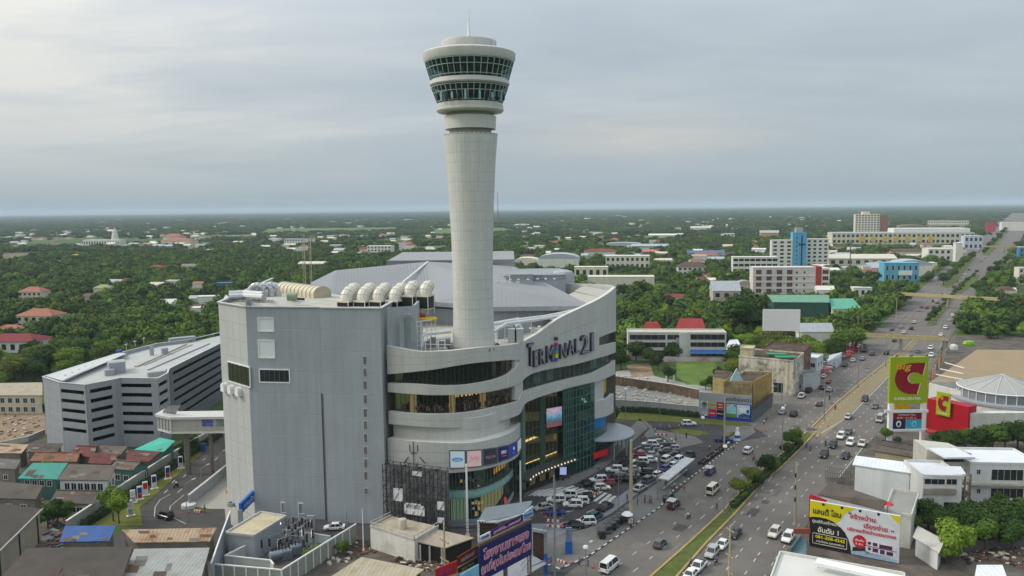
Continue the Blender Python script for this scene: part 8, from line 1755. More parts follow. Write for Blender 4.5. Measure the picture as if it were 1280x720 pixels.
for zn,(a,b,c,d_),n in ZONE:
 k=0;tries=0
 while k<n and tries<900:
  tries+=1;u,v=g.uniform(a,b),g.uniform(c,d_)
  if 560<u<625 and False:continue
  if u>1225 and v<330:continue
  p=at(u,v);s=p.y/F
  if any((p.x-bx)**2+(p.y-by)**2<(br*.8+6)**2 for bx,by,br in BUILT)or any(inside((p.x,p.y),q_)for q_ in KEEP[:3]):continue
  kd=g.choice(KIND);wpx=max(3.2,g.uniform(9,20)/max(s,.35))if v>284 else g.uniform(3,9);hpx=g.uniform(4.5,8)/s
  if wpx>26:wpx=g.uniform(14,24)
  fblock(('house' if 'house' in kd[0]else 'shed'),'%s %s'%(kd[0],zn),u,u+wpx,v-hpx,v,kd[1],kd[2],g.uniform(.5,.9),kd[3],0,0,'house' if 'house' in kd[0]else 'shed','%ss %s'%(kd[0],zn),rot=g.uniform(-.3,.3));k+=1
  # ==== VEHICLES
PAINT=mat('car_paint',(.6,.6,.6),.25,0,spec=.6);CG=mat('car_glass',(.012,.014,.016),.08,0,spec=.7);TY=mat('tyre',(.02,.02,.02),.8,0);RIM=mat('rim',(.35,.35,.36),.35,0,metal=.6)
HLM=mat('headlight',(.75,.75,.72),.15,0);TLM=mat('taillight',(.35,.015,.015),.25,0);TRIM=mat('bumper_black',(.03,.03,.03),.6,0)
def loft(w,secs,mi=0):
 n=len(secs[0]);o=len(w.v);w.v+=[tuple(p)for s in secs for p in s];fs=[]
 for j in range(len(secs)-1):
  for i in range(n):fs.append((o+j*n+i,o+j*n+(i+1)%n,o+(j+1)*n+(i+1)%n,o+(j+1)*n+i))
 fs+=[tuple(o+i for i in range(n))[::-1],tuple(o+(len(secs)-1)*n+i for i in range(n))];w.f+=fs;w.m+=[mi]*len(fs)
def vehicle(name,label,L,W,body,cab,roofz,wheels,bed=None,wr=.33,box=None):
 """body: (x, z_sill, z_top, half-width); cab: (x0, x1, x2, x3, z0): glasshouse foot and roof ends"""
 t=thing(name,label,name.replace('_',' '));w=MB();S=[]
 for x,zl,zt,hw in body:S.append([(x,-hw*.92,zl),(x,-hw,zl+.18),(x,-hw,zt-.12),(x,-hw*.86,zt),(x,hw*.86,zt),(x,hw,zt-.12),(x,hw,zl+.18),(x,hw*.92,zl)])
 loft(w,S);w.B('body',[PAINT],t,smooth=1);x0,x1,x2,x3,z0=cab;hw=W/2
 def frus(z_a,z_b,g,ins0,ins1):f=lambda a,b,s:a+(b-a)*s;A,B=(z_a-z0)/(roofz-z0),(z_b-z0)/(roofz-z0);ya,yb=hw*(.90-.16*A)+g,hw*(.90-.16*B)+g;return[[(f(x0,x1,A),-ya,z_a),(f(x3,x2,A),-ya,z_a),(f(x3,x2,A),ya,z_a),(f(x0,x1,A),ya,z_a)],[(f(x0,x1,B),-yb,z_b),(f(x3,x2,B),-yb,z_b),(f(x3,x2,B),yb,z_b),(f(x0,x1,B),yb,z_b)]]
 w=MB();loft(w,frus(z0-.02,roofz-.05,0,0,0));w.B('window',[CG],t)
 w=MB();yr=hw*.74;w.box(x1-.06,-yr,roofz-.07,x2+.06,yr,roofz);w.box(x1+.1,-yr*.85,roofz,x2-.1,yr*.85,roofz+.035)
 for s in(-1,1):
  w.bar((x0,s*hw*.9,z0),(x1,s*yr,roofz-.02),.09);w.bar((x3,s*hw*.9,z0),(x2,s*yr,roofz-.02),.09)
  m_=(x1+x2)/2;w.bar((m_,s*hw*.91,z0),(m_,s*(yr+.01),roofz-.02),.09)
  if x2-x1>2.2:w.bar((x1+.5,s*hw*.91,z0),(x1+.5,s*(yr+.01),roofz-.02),.1)
 w.B('roof',[PAINT],t)
 fx=body[-1][0];rx=body[0][0];zt_f,zt_r=body[-1][2],body[0][2]
 for s in(-1,1):
  w=MB();w.box(fx-.16,s*hw*.62-.18,zt_f-.26,fx+.02,s*hw*.62+.18,zt_f-.06);w.B('headlight',[HLM],t);w=MB();w.box(rx-.02,s*hw*.74-.12,zt_r-.34,rx+.14,s*hw*.74+.12,zt_r-.04);w.B('taillight',[TLM],t)
  w=MB();w.box(x3-.25,s*(hw+.10)-.09,z0+.02,x3-.12,s*(hw+.10)+.09,z0+.18);w.B('mirror',[PAINT],t)
 w=MB();w.box(fx-.1,-hw*.8,body[-1][1],fx+.05,hw*.8,body[-1][1]+.16);w.box(rx-.05,-hw*.8,body[0][1],rx+.1,hw*.8,body[0][1]+.16);w.B('bumper',[TRIM],t)
 wm_=MB().cyl((0,-.11,0),(0,.11,0),wr,n=12).mesh('tyre',[TY]);rm_=MB().cyl((0,-.12,0),(0,.12,0),wr*.58,n=8).mesh('rim',[RIM])
 for x in wheels:
  for s in(-1,1):o=piece(wm_,'wheel',t,(x,s*(hw-.1),wr));piece(rm_,'rim',o)
 if bed:w=MB();w.box(bed[0],-hw*.8,bed[2]-.02,bed[1],hw*.8,bed[2]+.01);w.B('bed',[TRIM],t)
 return t
P0=lambda L,h,W,zl=.28:[(-L/2,zl+.1,h-.04,W*.42),(-L/2+.12,zl,h,W*.48),(-L/2+.6,zl,h,W*.5),(L/2-1.1,zl,h,W*.5),(L/2-.45,zl,h-.10,W*.48),(L/2-.05,zl+.05,h-.24,W*.41)]
V={}
V['sedan']=vehicle('sedan','sedan',4.5,1.75,P0(4.5,.92,1.75),(-1.75,-.95,.45,1.15,.90),1.44,(-1.35,1.35))
V['hatchback']=vehicle('hatchback','hatchback',3.9,1.68,P0(3.9,.95,1.68),(-1.85,-1.5,.35,1.05,.93),1.50,(-1.2,1.2))
V['suv']=vehicle('suv','suv',4.5,1.85,P0(4.5,1.08,1.85,.34),(-2.1,-1.8,.3,1.0,1.06),1.78,(-1.35,1.38),wr=.38)
V['pickup']=vehicle('pickup_truck','pickup',5.2,1.85,P0(5.2,1.02,1.85,.38),(-.75,-.4,.65,1.35,1.0),1.72,(-1.6,1.55),(-2.45,-.85,1.03),.38)
V['minibus']=vehicle('minibus','minibus',5.3,1.9,[(-2.65,.4,1.2,.9),(-2.55,.35,1.25,.94),(1.6,.35,1.25,.95),(2.3,.35,1.15,.92),(2.65,.45,.95,.82)],(-2.6,-2.45,1.35,2.2,1.22),2.25,(-1.7,1.6),wr=.36)
def songthaew():
 t=vehicle('songthaew','songthaew',4.8,1.75,P0(4.8,1.0,1.75,.38),(.1,.25,.9,1.5,.98),1.65,(-1.4,1.5),(-2.3,0,1.01),.36);w=MB();w.box(-2.35,-.9,2.0,.15,.9,2.1)
 for x in(-2.25,-1.1,0):
  for s in(-.84,.84):w.bar((x,s,1),(x,s,2.0),.07)
 w.B('canopy',[mat('canopy_silver',(.45,.46,.47),.5)],t);return t
V['songthaew']=songthaew()
def tuktuk():
 t=thing('tuk_tuk','x','tuk-tuk');w=MB();loft(w,[[(-1.4,-.6,.3),(-1.4,.6,.3),(-1.4,.6,.8),(-1.4,-.6,.8)],[(.3,-.62,.3),(.3,.62,.3),(.3,.62,.75),(.3,-.62,.75)],[(.9,-.4,.35),(.9,.4,.35),(.9,.4,1.0),(.9,-.4,1.0)],[(1.3,-.2,.5),(1.3,.2,.5),(1.3,.2,.9),(1.3,-.2,.9)]]);w.B('body',[PAINT],t)
 w=MB();w.box(-1.5,-.65,1.65,.7,.65,1.78)
 for x in(-1.4,.6):
  for s in(-.58,.58):w.bar((x,s,.7),(x,s,1.7),.05)
 w.B('roof',[mat('tuk_roof',(.07,.07,.075),.6)],t);w=MB();w.box(-1.2,-.5,.75,-.5,.5,.95);w.box(-1.35,-.5,.9,-1.2,.5,1.35);w.B('seat',[TRIM],t)
 wm_=MB().cyl((0,-.07,0),(0,.07,0),.28,n=10).mesh('tyre',[TY])
 for x,y in((-1,-.55),(-1,.55),(1.15,0)):piece(wm_,'wheel',t,(x,y,.28))
 w=MB();w.cyl((1.3,0,.95),(1.4,0,.95),.13,n=8);w.B('headlight',[HLM],t);return t
V['tuktuk']=tuktuk()
SKIN,HAIR=mat('skin',(.30,.17,.11),.6,0),mat('hair_black',(.012,.010,.010),.6,0);CL0,CL1=mat('shirt',(.5,.5,.5),.8,.1,8),mat('trousers',(.05,.06,.09),.8,.1,8)
def skinned(verts,edges,rad,root=0,sub=1):
 me=bpy.data.meshes.new('person_body');me.from_pydata(verts,edges,[]);o=bpy.data.objects.new('tmp',me);COL.objects.link(o);m=o.modifiers.new('s','SKIN');m.use_smooth_shade=True
 for i,v in enumerate(me.skin_vertices[0].data):r=rad[i];v.radius=r if isinstance(r,tuple)else(r,r);v.use_root=i==root
 o.modifiers.new('d','SUBSURF').levels=sub;bpy.context.view_layer.update();r=bpy.data.meshes.new_from_object(o.evaluated_get(bpy.context.evaluated_depsgraph_get()));bpy.data.objects.remove(o);return r
def person_proto(pose):
 sit=pose=='ride';hip=.80 if sit else.92;k={'stand':(.03,-.03,.03,.02),'walk':(.26,-.24,-.20,.22),'ride':(0,0,0,0)}[pose]
 V_=[(0,0,hip),(0,0,hip+.25),(.01,0,hip+.46),(0,0,hip+.56),(.02,0,hip+.68),(.02,0,hip+.78)];E_=[(0,1),(1,2),(2,3),(3,4),(4,5)];RD=[(.15,.12),(.13,.10),(.17,.11),.055,.095,.06]
 for s,kl,ka in((1,k[0],k[2]),(-1,k[1],k[3])):
  i=len(V_)
  if sit:V_+=[(.05,s*.1,hip-.03),(.42,s*.2,hip-.02),(.36,s*.2,.42),(.46,s*.2,.36)]
  else:V_+=[(0,s*.09,hip-.08),(kl*.55,s*.1,.48),(kl,s*.1,.08),(kl+.13,s*.11,.04)]
  E_+=[(0,i),(i,i+1),(i+1,i+2),(i+2,i+3)];RD+=[.095,.065,.042,.038];j=len(V_)
  if sit:V_+=[(.02,s*.2,hip+.44),(.2,s*.27,hip+.22),(.46,s*.26,hip+.28),(.53,s*.26,hip+.28)]
  else:V_+=[(0,s*.2,hip+.43),(ka*.5-.02,s*.24,hip+.16),(ka+.05,s*.24,hip-.07),(ka+.09,s*.23,hip-.16)]
  E_+=[(2,j),(j,j+1),(j+1,j+2),(j+2,j+3)];RD+=[.06,.045,.033,.028]
 me=skinned(V_,E_,RD);me.materials.append(SKIN);me.name='person'
 w=MB();w.lathe([(.135,hip+.02),(.125,hip+.25),(.165,hip+.46),(.08,hip+.56)],10,caps=False);w.v=[(x*.92,y*1.18,z)for x,y,z in w.v]
 for i in range(len(V_)):
  pass
 for s in(1,-1):
  j=6+(0 if s==1 else 8)+4;w.cyl(V_[j],VV(V_[j]).lerp(VV(V_[j+1]),.8),.08,.062,8)
 shirt=w.mesh('shirt',[CL0]);w=MB();w.lathe([(.13,hip-.12),(.16,hip-.04),(.145,hip+.06)],10,caps=False);w.v=[(x*.95,y*1.1,z)for x,y,z in w.v]
 for s in(1,-1):
  j=6+(0 if s==1 else 8);w.cyl(V_[j],V_[j+1],.108,.078,8);w.cyl(V_[j+1],VV(V_[j+1]).lerp(VV(V_[j+2]),.92),.078,.06,8)
 tr_=w.mesh('trousers',[CL1]);w=MB();w.lathe([(.115,hip+.66),(.125,hip+.74),(.10,hip+.83),(.02,hip+.865)],10);w.v=[(x-.015,y,z)for x,y,z in w.v];return me,shirt,tr_,w.mesh('hair',[HAIR])
PP={k:person_proto(k)for k in('stand','walk','ride')}
SH_=[('white',(.62,.62,.60)),('red',(.40,.04,.04)),('black',(.025,.025,.03)),('yellow',(.55,.42,.06)),('blue',(.06,.12,.35)),('grey',(.2,.2,.2)),('orange',(.55,.18,.04)),('pink',(.5,.22,.25))]
def person(u,v,rz,ci,pose='walk',place='on the pavement',z=0.0,loc=None,mesh_only=False):
 me,sh,tr_,ha=PP[pose];p=loc or at(u,v,z);o=bpy.data.objects.new('person',me);COL.objects.link(o);o.location=p;o.rotation_euler=(0,0,rz);nm,c=SH_[ci%8]
 tag(o,'%s in a %s shirt %s'%({'walk':'person walking','stand':'person standing','ride':'rider'}[pose],nm,place),'person');ROOTS[o.name]=(p,rz)
 a=piece(sh,'shirt',o);a.material_slots[0].link='OBJECT';a.material_slots[0].material=mat('shirt_'+nm,c,.8,.1,8);piece(tr_,'trousers',o);piece(ha,'hair',o);return o
def motorbike():
 t=thing('motorcycle','x','motorcycle');w=MB();loft(w,[[(-.75,-.1,.62),(-.75,.1,.62),(-.75,.1,.75),(-.75,-.1,.75)],[(-.2,-.15,.35),(-.2,.15,.35),(-.2,.13,.74),(-.2,-.13,.74)],[(.15,-.12,.3),(.15,.12,.3),(.15,.1,.6),(.15,-.1,.6)],[(.5,-.14,.55),(.5,.14,.55),(.48,.12,1.0),(.48,-.12,1.0)],[(.6,-.08,.8),(.6,.08,.8),(.58,.08,1.0),(.58,-.08,1.0)]]);w.B('body',[PAINT],t)
 w=MB();w.box(-.7,-.12,.74,.05,.12,.82);w.B('seat',[TRIM],t);w=MB();w.bar((.5,-.34,1.02),(.5,.34,1.02),.05);w.bar((.5,0,1.0),(.68,0,.3),.07);w.B('handlebar',[TRIM],t);wm_=MB().cyl((0,-.05,0),(0,.05,0),.28,n=12).mesh('tyre',[TY]);piece(wm_,'wheel',t,(-.58,0,.28));piece(wm_,'wheel',t,(.66,0,.28));w=MB();w.cbox((.6,0,.9),.1,.16,.14);w.B('headlight',[HLM],t);return t
V['motorbike']=motorbike()
index_children()
for p_ in V.values():p_.location=(0,-50,0)
PC={'white':(.72,.73,.73),'black':(.012,.012,.014),'grey':(.10,.105,.11),'silver':(.38,.39,.40),'red':(.30,.015,.02),'blue':(.02,.04,.22),'pearl':(.62,.60,.55),'maroon':(.10,.01,.015),'teal':(.04,.10,.12),'cream':(.60,.58,.48)}
PM={}
for n_,c_ in PC.items():PM[n_]=mat('paint_'+n_,c_,.28,.03,2,spec=.6)
USED={};AW,TW_,PK=R(56.5),R(236.5),R(176)
NTH=['','second ','third ','fourth ','fifth ','sixth ','seventh ','eighth ','ninth ','tenth ','eleventh ','twelfth ','thirteenth ','fourteenth ']
def car(u,v,kind,col,rz,place,rider=None,z=0.0):
 KN={'suv':'sport utility car','tuktuk':'tuk-tuk','pickup':'pickup truck','motorbike':'motorcycle'};key=(kind,col,place);n=USED.get(key,0);USED[key]=n+1
 lab='%s %s %s'%(col,KN.get(kind,kind),place)if n==0 else '%s%s %s %s'%(NTH[min(n,13)],col,KN.get(kind,kind),place)
 r=dup(V[kind],at(u,v,z)+VV((0,0,.012)),rz,lab,None,swap={'car_paint':PM[col]});r['group']=place.replace('in the','vehicles in the').replace('on the','vehicles on the').replace('at the','vehicles at the')if len(place)<60 else 'vehicles'
 if rider is not None:person(0,0,rz,rider,'ride','on the motorcycle %s'%place,loc=r.location+VV((math.cos(rz)*-.2,math.sin(rz)*-.2,.02)))
 return r
a_,b_='in the car park row nearest the mall','in the outer row of the car park'
for(u,v,k_,c_,h_,pl)in[(679,637,'sedan','silver',PK+.5,'in the lower corner of the car park'),(695,628,'suv','white',PK,'in the lower corner of the car park'),(709,622,'suv','white',PK,'beside the zebra crossing'),(716,634,'suv','white',PK,'in the lower corner of the car park'),(724,630,'suv','white',PK,'next to the blue saloon'),(731,624,'hatchback','black',PK,'beside the zebra crossing'),(695,643,'sedan','blue',0,'in the lower corner of the car park'),(733,608,'sedan','black',PK+.3,'above the zebra crossing'),(748,603,'suv','white',PK+.2,a_),(760,607,'hatchback','red',PK+.2,a_),(753,612,'hatchback','white',0,'just above the second zebra crossing'),(768,602,'suv','black',PK,a_),(768,590,'suv','white',PK,a_),(780,593,'sedan','silver',PK,a_),(784,602,'suv','black',PK,a_),(788,597,'sedan','grey',PK,a_),(779,584,'hatchback','black',PK+.2,a_),(790,589,'sedan','silver',PK,a_),(797,585,'suv','black',PK,a_),(787,577,'sedan','black',PK,a_),(800,580,'suv','white',PK,a_),(811,577,'sedan','white',PK,a_),(798,571,'hatchback','red',PK,a_),(808,566,'sedan','grey',PK,a_),(813,571,'sedan','silver',PK,a_),(806,562,'sedan','black',PK,a_),(817,562,'hatchback','silver',PK,a_),(812,558,'suv','white',PK,a_),(822,555,'sedan','silver',PK,a_),(828,561,'suv','black',PK,a_),(833,566,'sedan','grey',PK,a_),(836,561,'suv','black',PK,a_),(841,563,'hatchback','silver',PK,a_),(834,577,'suv','white',R(50),b_),(850,577,'suv','white',R(50),b_),(842,584,'sedan','white',R(50),b_),(832,588,'sedan','blue',R(50),b_),(862,572,'pickup','black',R(55),b_),(823,596,'hatchback','white',R(50),b_),(811,603,'suv','grey',R(52),b_),(800,613,'sedan','silver',R(50),b_),(757,637,'pickup','black',R(52),b_),(744,649,'suv','teal',R(52),b_),(732,656,'suv','white',PK+.15,'at the lower end of the car park'),(717,660,'sedan','black',PK,'at the lower end of the car park'),(843,571,'sedan','black',PK,a_),(806,594,'suv','black',PK,b_)]:car(u,v,k_,c_,h_,pl)
for i,(u,v)in enumerate(((751,671),(758,665),(763,661),(768,657),(773,653),(778,649),(783,645))):car(u,v,'tuktuk',('black','grey')[i%2],R(104+5*(i%3)),'in the tuk-tuk rank by the concrete pole',z=.14)
o1,o2='on the near carriageway going away','on the far carriageway coming closer'
for(u,v,k_,c_,h_,pl)in[(762,712,'minibus','white',AW,'on the near carriageway at the bottom'),(825,683,'hatchback','grey',AW,o1),(891,616,'minibus','cream',AW,o1),(888,592,'songthaew','blue',AW,o1),(842,634,'songthaew','maroon',AW,'at the pavement edge of the near carriageway'),(836,625,'hatchback','black',AW,'at the pavement edge of the near carriageway'),(935,566,'suv','white',AW,o1),(905,552,'pickup','blue',AW-1.2,'at the mouth of the junction road'),(861,532,'suv','white',0,'on the junction road'),(978,517,'sedan','silver',AW,o1),(992,520,'suv','black',AW,o1),(1002,497,'pickup','white',AW,o1),(1011,490,'suv','black',AW,o1),(1024,507,'hatchback','grey',AW,o1),(1028,486,'sedan','maroon',AW,o1),(1037,489,'sedan','silver',AW,o1),(1035,479,'sedan','red',AW,o1),(1021,478,'suv','black',AW,o1),(1030,472,'sedan','white',AW,o1),(1056,458,'sedan','black',AW,o1),(1066,452,'sedan','white',AW,o1),(1078,450,'sedan','silver',AW,o1),(1081,440,'suv','black',AW,o1),(1090,444,'suv','grey',AW,o1),(1079,434,'pickup','black',AW,o1),(1108,443,'suv','black',AW,o1),(1118,427,'sedan','black',AW,o1),(1115,413,'sedan','grey',AW,o1),(1126,410,'sedan','silver',AW,o1),(1139,412,'suv','black',AW,o1),(1143,404,'sedan','white',AW,o1),(1149,389,'sedan','silver',AW,o1),(1152,385,'sedan','grey',AW,o1),(1130,417,'sedan','white',AW,o1),(873,712,'pickup','white',TW_,o2),(890,695,'suv','silver',TW_,o2),(903,684,'sedan','white',TW_,o2),(919,670,'sedan','black',TW_,o2),(968,670,'suv','cream',TW_,o2),(985,676,'suv','white',TW_,o2),(863,722,'sedan','white',TW_,o2),(1030,571,'suv','black',TW_,o2),(1057,572,'sedan','black',TW_,o2),(1041,559,'suv','black',TW_,o2),(1051,548,'suv','white',TW_,o2),(1063,556,'suv','white',TW_,o2),(1060,542,'sedan','grey',TW_,o2),(1060,523,'sedan','silver',TW_,o2),(1081,501,'suv','black',TW_,o2),(1094,510,'sedan','grey',TW_,o2),(1100,527,'minibus','silver',TW_,o2),(1111,517,'sedan','blue',TW_,o2),(1147,441,'sedan','grey',TW_,o2),(1163,437,'suv','white',TW_,o2),(1164,446,'suv','white',TW_,o2),(1176,420,'sedan','white',TW_,o2),(1182,411,'suv','white',TW_,o2),(1187,401,'sedan','silver',TW_,o2),(1191,395,'sedan','white',TW_,o2),(1202,383,'suv','black',TW_,o2),(1208,382,'sedan','silver',TW_,o2),(1218,382,'suv','white',TW_,o2),(1168,405,'sedan','grey',TW_,o2),(418,662,'sedan','white',R(186),'on the service road behind the substation'),(206,648,'suv','black',R(150),'on the curve of the side road'),(1078,557,'pickup','cream',TW_,'at the shops beside the pylon sign'),(1153,470,'sedan','silver',TW_,o2)]:car(u,v,k_,c_,h_,pl)
g=random.Random(12);far1,far2='on the distant stretch of the near carriageway','on the distant stretch of the far carriageway'
for i in range(58):
 s=g.uniform(.1,1)**1.3;u0_,v0_=between((1160,392),(1262,292),s)if i%2 else between((1212,392),(1276,306),s);u0_+=g.uniform(-9,10)*(1.05-s);car(u0_,v0_,g.choice(('sedan','suv','pickup')),g.choice(('white','silver','grey','black','red','white')),AW if i%2 else TW_,far1 if i%2 else far2)
for(u,v,c_,h_,ri,pl)in[(861,648,'grey',AW,0,'in the middle of the near carriageway'),(942,575,'red',AW,7,'behind the white car on the near carriageway'),(220,609,'black',R(250),0,'on the side road'),(1032,557,'black',TW_,2,'in the queue on the far carriageway'),(1037,500,'black',AW,2,'near the painted median'),(863,707,'grey',TW_,5,'at the bottom of the far carriageway'),(895,705,'black',TW_,4,'beside the silver car on the far carriageway'),(1044,512,'black',AW,1,'by the lamp post on the near carriageway')]:car(u,v,'motorbike',c_,h_,pl,rider=ri)
for i in range(15):
 s=i/14;car(876+30*s,581-22*s,'motorbike',('black','grey','black','red','silver')[i%5],R(-38+9*(i%3)),'in the row parked along the kerb by the bus shelter',z=.0)
for i in range(9):car(817+i*4,535+(i%2)*1.2,'motorbike',('red','black','silver')[i%3],R(80),'in the row parked by the grass verge',z=.02)
for p_ in V.values():
 def rm(o):
  for c in CHILD.get(o.name,[]):rm(c)
  bpy.data.objects.remove(o)
 rm(p_)
g=random.Random(31)
for i,(u,v,pl)in enumerate([(797,632,'on the pavement beside the concrete pole'),(812,629,'on the pavement near the zebra crossing'),(814,630,'on the pavement near the zebra crossing'),(806,629,'by the block paving'),(855,614,'at the kerb beside the songthaew'),(840,613,'by the parked songthaew'),(843,611,'by the parked songthaew'),(852,594,'under the bus shelter'),(855,589,'beside the bus shelter'),(832,607,'at the bus shelter end'),(784,626,'beside the parked cars'),(751,615,'on the zebra crossing edge'),(748,620,'at the crossing'),(748,588,'on the mall forecourt'),(769,561,'outside the mall entrance'),(772,560,'outside the mall entrance'),(711,599,'near the mall doors'),(687,603,'near the mall doors'),(699,598,'near the mall doors'),(802,548,'on the round forecourt'),(804,546,'on the round forecourt'),(806,549,'on the round forecourt'),(819,541,'beside the junction road'),(845,551,'on the corner pavement'),(858,548,'on the corner pavement'),(724,707,'by the traffic cones at the corner'),(735,708,'by the traffic cones at the corner'),(792,658,'under the white umbrella'),(789,660,'under the white umbrella'),(917,563,'at the kerb on the big road'),(887,563,'near the parked motorcycles'),(256,641,'at the barrier of the side road'),(896,638,'on the median kerb'),(912,640,'on the median kerb'),(1008,560,'on the painted median'),(1013,565,'on the painted median'),(1004,556,'on the painted median'),(877,524,'in front of the hoarding'),(955,531,'by the steel gates'),(958,526,'by the steel gates')]):
 person(u,v,g.uniform(0,6.28),3 if i==12 else(i*5+2)%8,'walk' if i%3 else 'stand',pl,z=.16 if 'pavement' in pl or 'shelter' in pl or 'umbrella' in pl else.02)
 # ==== POLES, BRIDGES, STREET FURNITURE
CONP=mat('pole_concrete',rgb(170,160,135),.85,.1,1,streak=.15);STL=mat('pole_steel',rgb(125,130,132),.5,.05)
def pole(u,vb,vt,r,m,label,lamp=None,arms=None,name='utility_pole',cat='pole',rz=.98,z=0.0):
 p=at(u,vb,z);h=zat(u,vt,p.y);t=thing(name,label,cat,p,rz);w=MB();w.cyl((0,0,0),(0,0,h-p.z),r,r*.65,10);w.cyl((0,0,0),(0,0,.5),r*1.6,n=10);w.B('shaft',[m],t,smooth=1)
 for k in(arms or[]):
  w=MB();z_=h-k;w.bar((0,-1.3,z_),(0,1.3,z_),.12,.14);w.B('crossarm',[CONP],t)
  for y in(-1.2,-.5,.5,1.2):w=MB();w.cyl((0,y,z_),(0,y,z_+.3),.07,n=6);w.B('insulator',[mat('insulator_tan',rgb(120,95,70),.4)],t)
 if lamp:
  w=MB()
  for s in((1,-1)if lamp==2 else(1,)):w.bar((0,0,h-.2),(s*1.8,0,h+.3),.1)
  w.B('lamp_arm',[m],t)
  for s in((1,-1)if lamp==2 else(1,)):w=MB();w.cbox((s*2.1,0,h+.3),.9,.35,.16);w.B('lamp_head',[WALLL],t)
  if lamp==3:w=MB();w.lathe([(.02,h-.35),(.42,h-.2),(.5,h+.05),(.36,h+.3),(.02,h+.4)],12);w.B('lamp_bowl',[emit('lamp_bowl',rgb(225,228,222),.35)],t)
 return t
def bands(t,h):w=MB();w.box(-.3,-.3,h,.3,.3,h+.9);w.box(-.45,-.2,h-1.8,.1,.2,h-1.2);w.B('transformer_box',[BLACKM],t)
t=pole(788.5,653,550,.42,CONP,'thick tan concrete pole standing before the car park',name='concrete_pole');w=MB();w.cbox((.9,.3,15.2),.9,.4,.9);w.B('black_box',[BLACKM],t)
pole(822,625,562,.16,STL,'grey lamp post at the zebra end of the bus shelter',1,name='street_lamp',cat='lamp post');pole(773,640,588,.09,STL,'thin grey lamp post between parked cars and crossing',name='street_lamp',cat='lamp post')
pole(584.5,671,580,.28,WHITE,'left white flagpole-like post before the round shop windows',name='white_post');pole(651,648,576,.24,WHITE,'white post beside the curved end of the shop windows',name='white_post')
pole(693.5,745,594,.2,STL,'tall thin grey pole rising right of the navy billboard');pole(556.5,740,655,.22,CONP,'concrete utility pole with crossarms among the small shop signs',arms=(3.2,6.5),rz=.7)
pole(732,722,684,.16,STL,'post with white globe lamp at the bottom corner',3,name='street_lamp',cat='lamp post');pole(695,655,600,.1,STL,'slim grey post beside the parked blue saloon',name='street_lamp',cat='lamp post')
pole(905,644,558,.17,STL,'lamp post with white head on the grassy median',3,name='street_lamp',cat='lamp post');pole(977.5,571,510,.16,STL,'lamp post with white head at the shrubs of the median',3,name='street_lamp',cat='lamp post')
for i,(u,vb,vt)in enumerate(((1030,525,452),(1072,485,433),(1107,458,420))):pole(u,vb,vt,.16,STL,('nearest','middle','farthest')[i]+' of three lamp posts on the painted median',2,name='street_lamp',cat='lamp post')
t=pole(993.7,657,578,.32,CONP,'tall tan pole carrying dark lanterns right of the far carriageway');w=MB()
for z in(6,8.6,11.2):w.bar((-1.6,0,z),(0,0,z+.3),.06);w.cbox((-.5,0,z-.2),.25,.25,.9)
w.B('lantern',[BLACKM],t)
pole(911.5,735,657,.24,CONP,'utility pole with three crossarms at the bottom of the median',arms=(.8,5.5,8.5),rz=.3);pole(977,500,470,.14,STL,'pole before the stained white apartment block');pole(824.5,530,497,.12,STL,'dark pole behind the grass verge',name='street_lamp',cat='lamp post');pole(782,523,486,.12,STL,'white-headed lamp on the grass verge near the canopy',3,name='street_lamp',cat='lamp post');pole(878,560,522,.14,STL,'white-headed lamp beside the row of motorcycles',3,name='street_lamp',cat='lamp post');pole(905,560,497,.3,CONP,'concrete pole in front of the map hoarding',name='concrete_pole')
for i,(u,vb,vt)in enumerate(((234,652,604),(252,610,585),(273,590,567),(238,575,551))):pole(u,vb,vt,.1,STL,('bottom','second','third','far')[i]+' slim lamp post along the side road',1,name='street_lamp',cat='lamp post')
pole(434,672,640,.1,STL,'slim post beside the white car on the service road');pole(454.5,690,636,.12,WHITE,'white post at the right end of the service road')
for i,(u,vb,vt)in enumerate(((947,480,452),(1072,420,395),(1120,400,372),(966,518,480))):pole(u,vb,vt,.18,CONP,('brown utility pole behind the yellow block','utility pole left of the near footbridge','utility pole left of the second footbridge','utility pole at the kerb by the steel gates')[i],arms=(.6,),rz=.5)
def wire(a,b,sag,label=None,n=10,r=.035):
 w=MB();pts=[a.lerp(b,i/n)-VV((0,0,sag*4*(i/n)*(1-i/n)))for i in range(n+1)];w.tube(pts,r,4);return w
w0=at(556.5,740).y;A1=atd(556,664,at(556.5,740).y);A2=atd(693.5,625,at(693.5,745).y);t=thing('overhead_cables','bundle of dark cables sagging past the billboards at the bottom','cable',A1)
for k in range(4):wire(A1+VV((0,0,.5*k)),A2+VV((0,0,.6*k-2)),1.2).B('cable',[BLACKM],t,world=1)
for k in range(3):wire(A2+VV((0,0,-2-.6*k)),A2+VV((-6,-10,-6-k)),.4).B('cable',[BLACKM],t,world=1)
YB=mat('footbridge_yellow',rgb(182,170,125),.7,.1,.5,streak=.15)
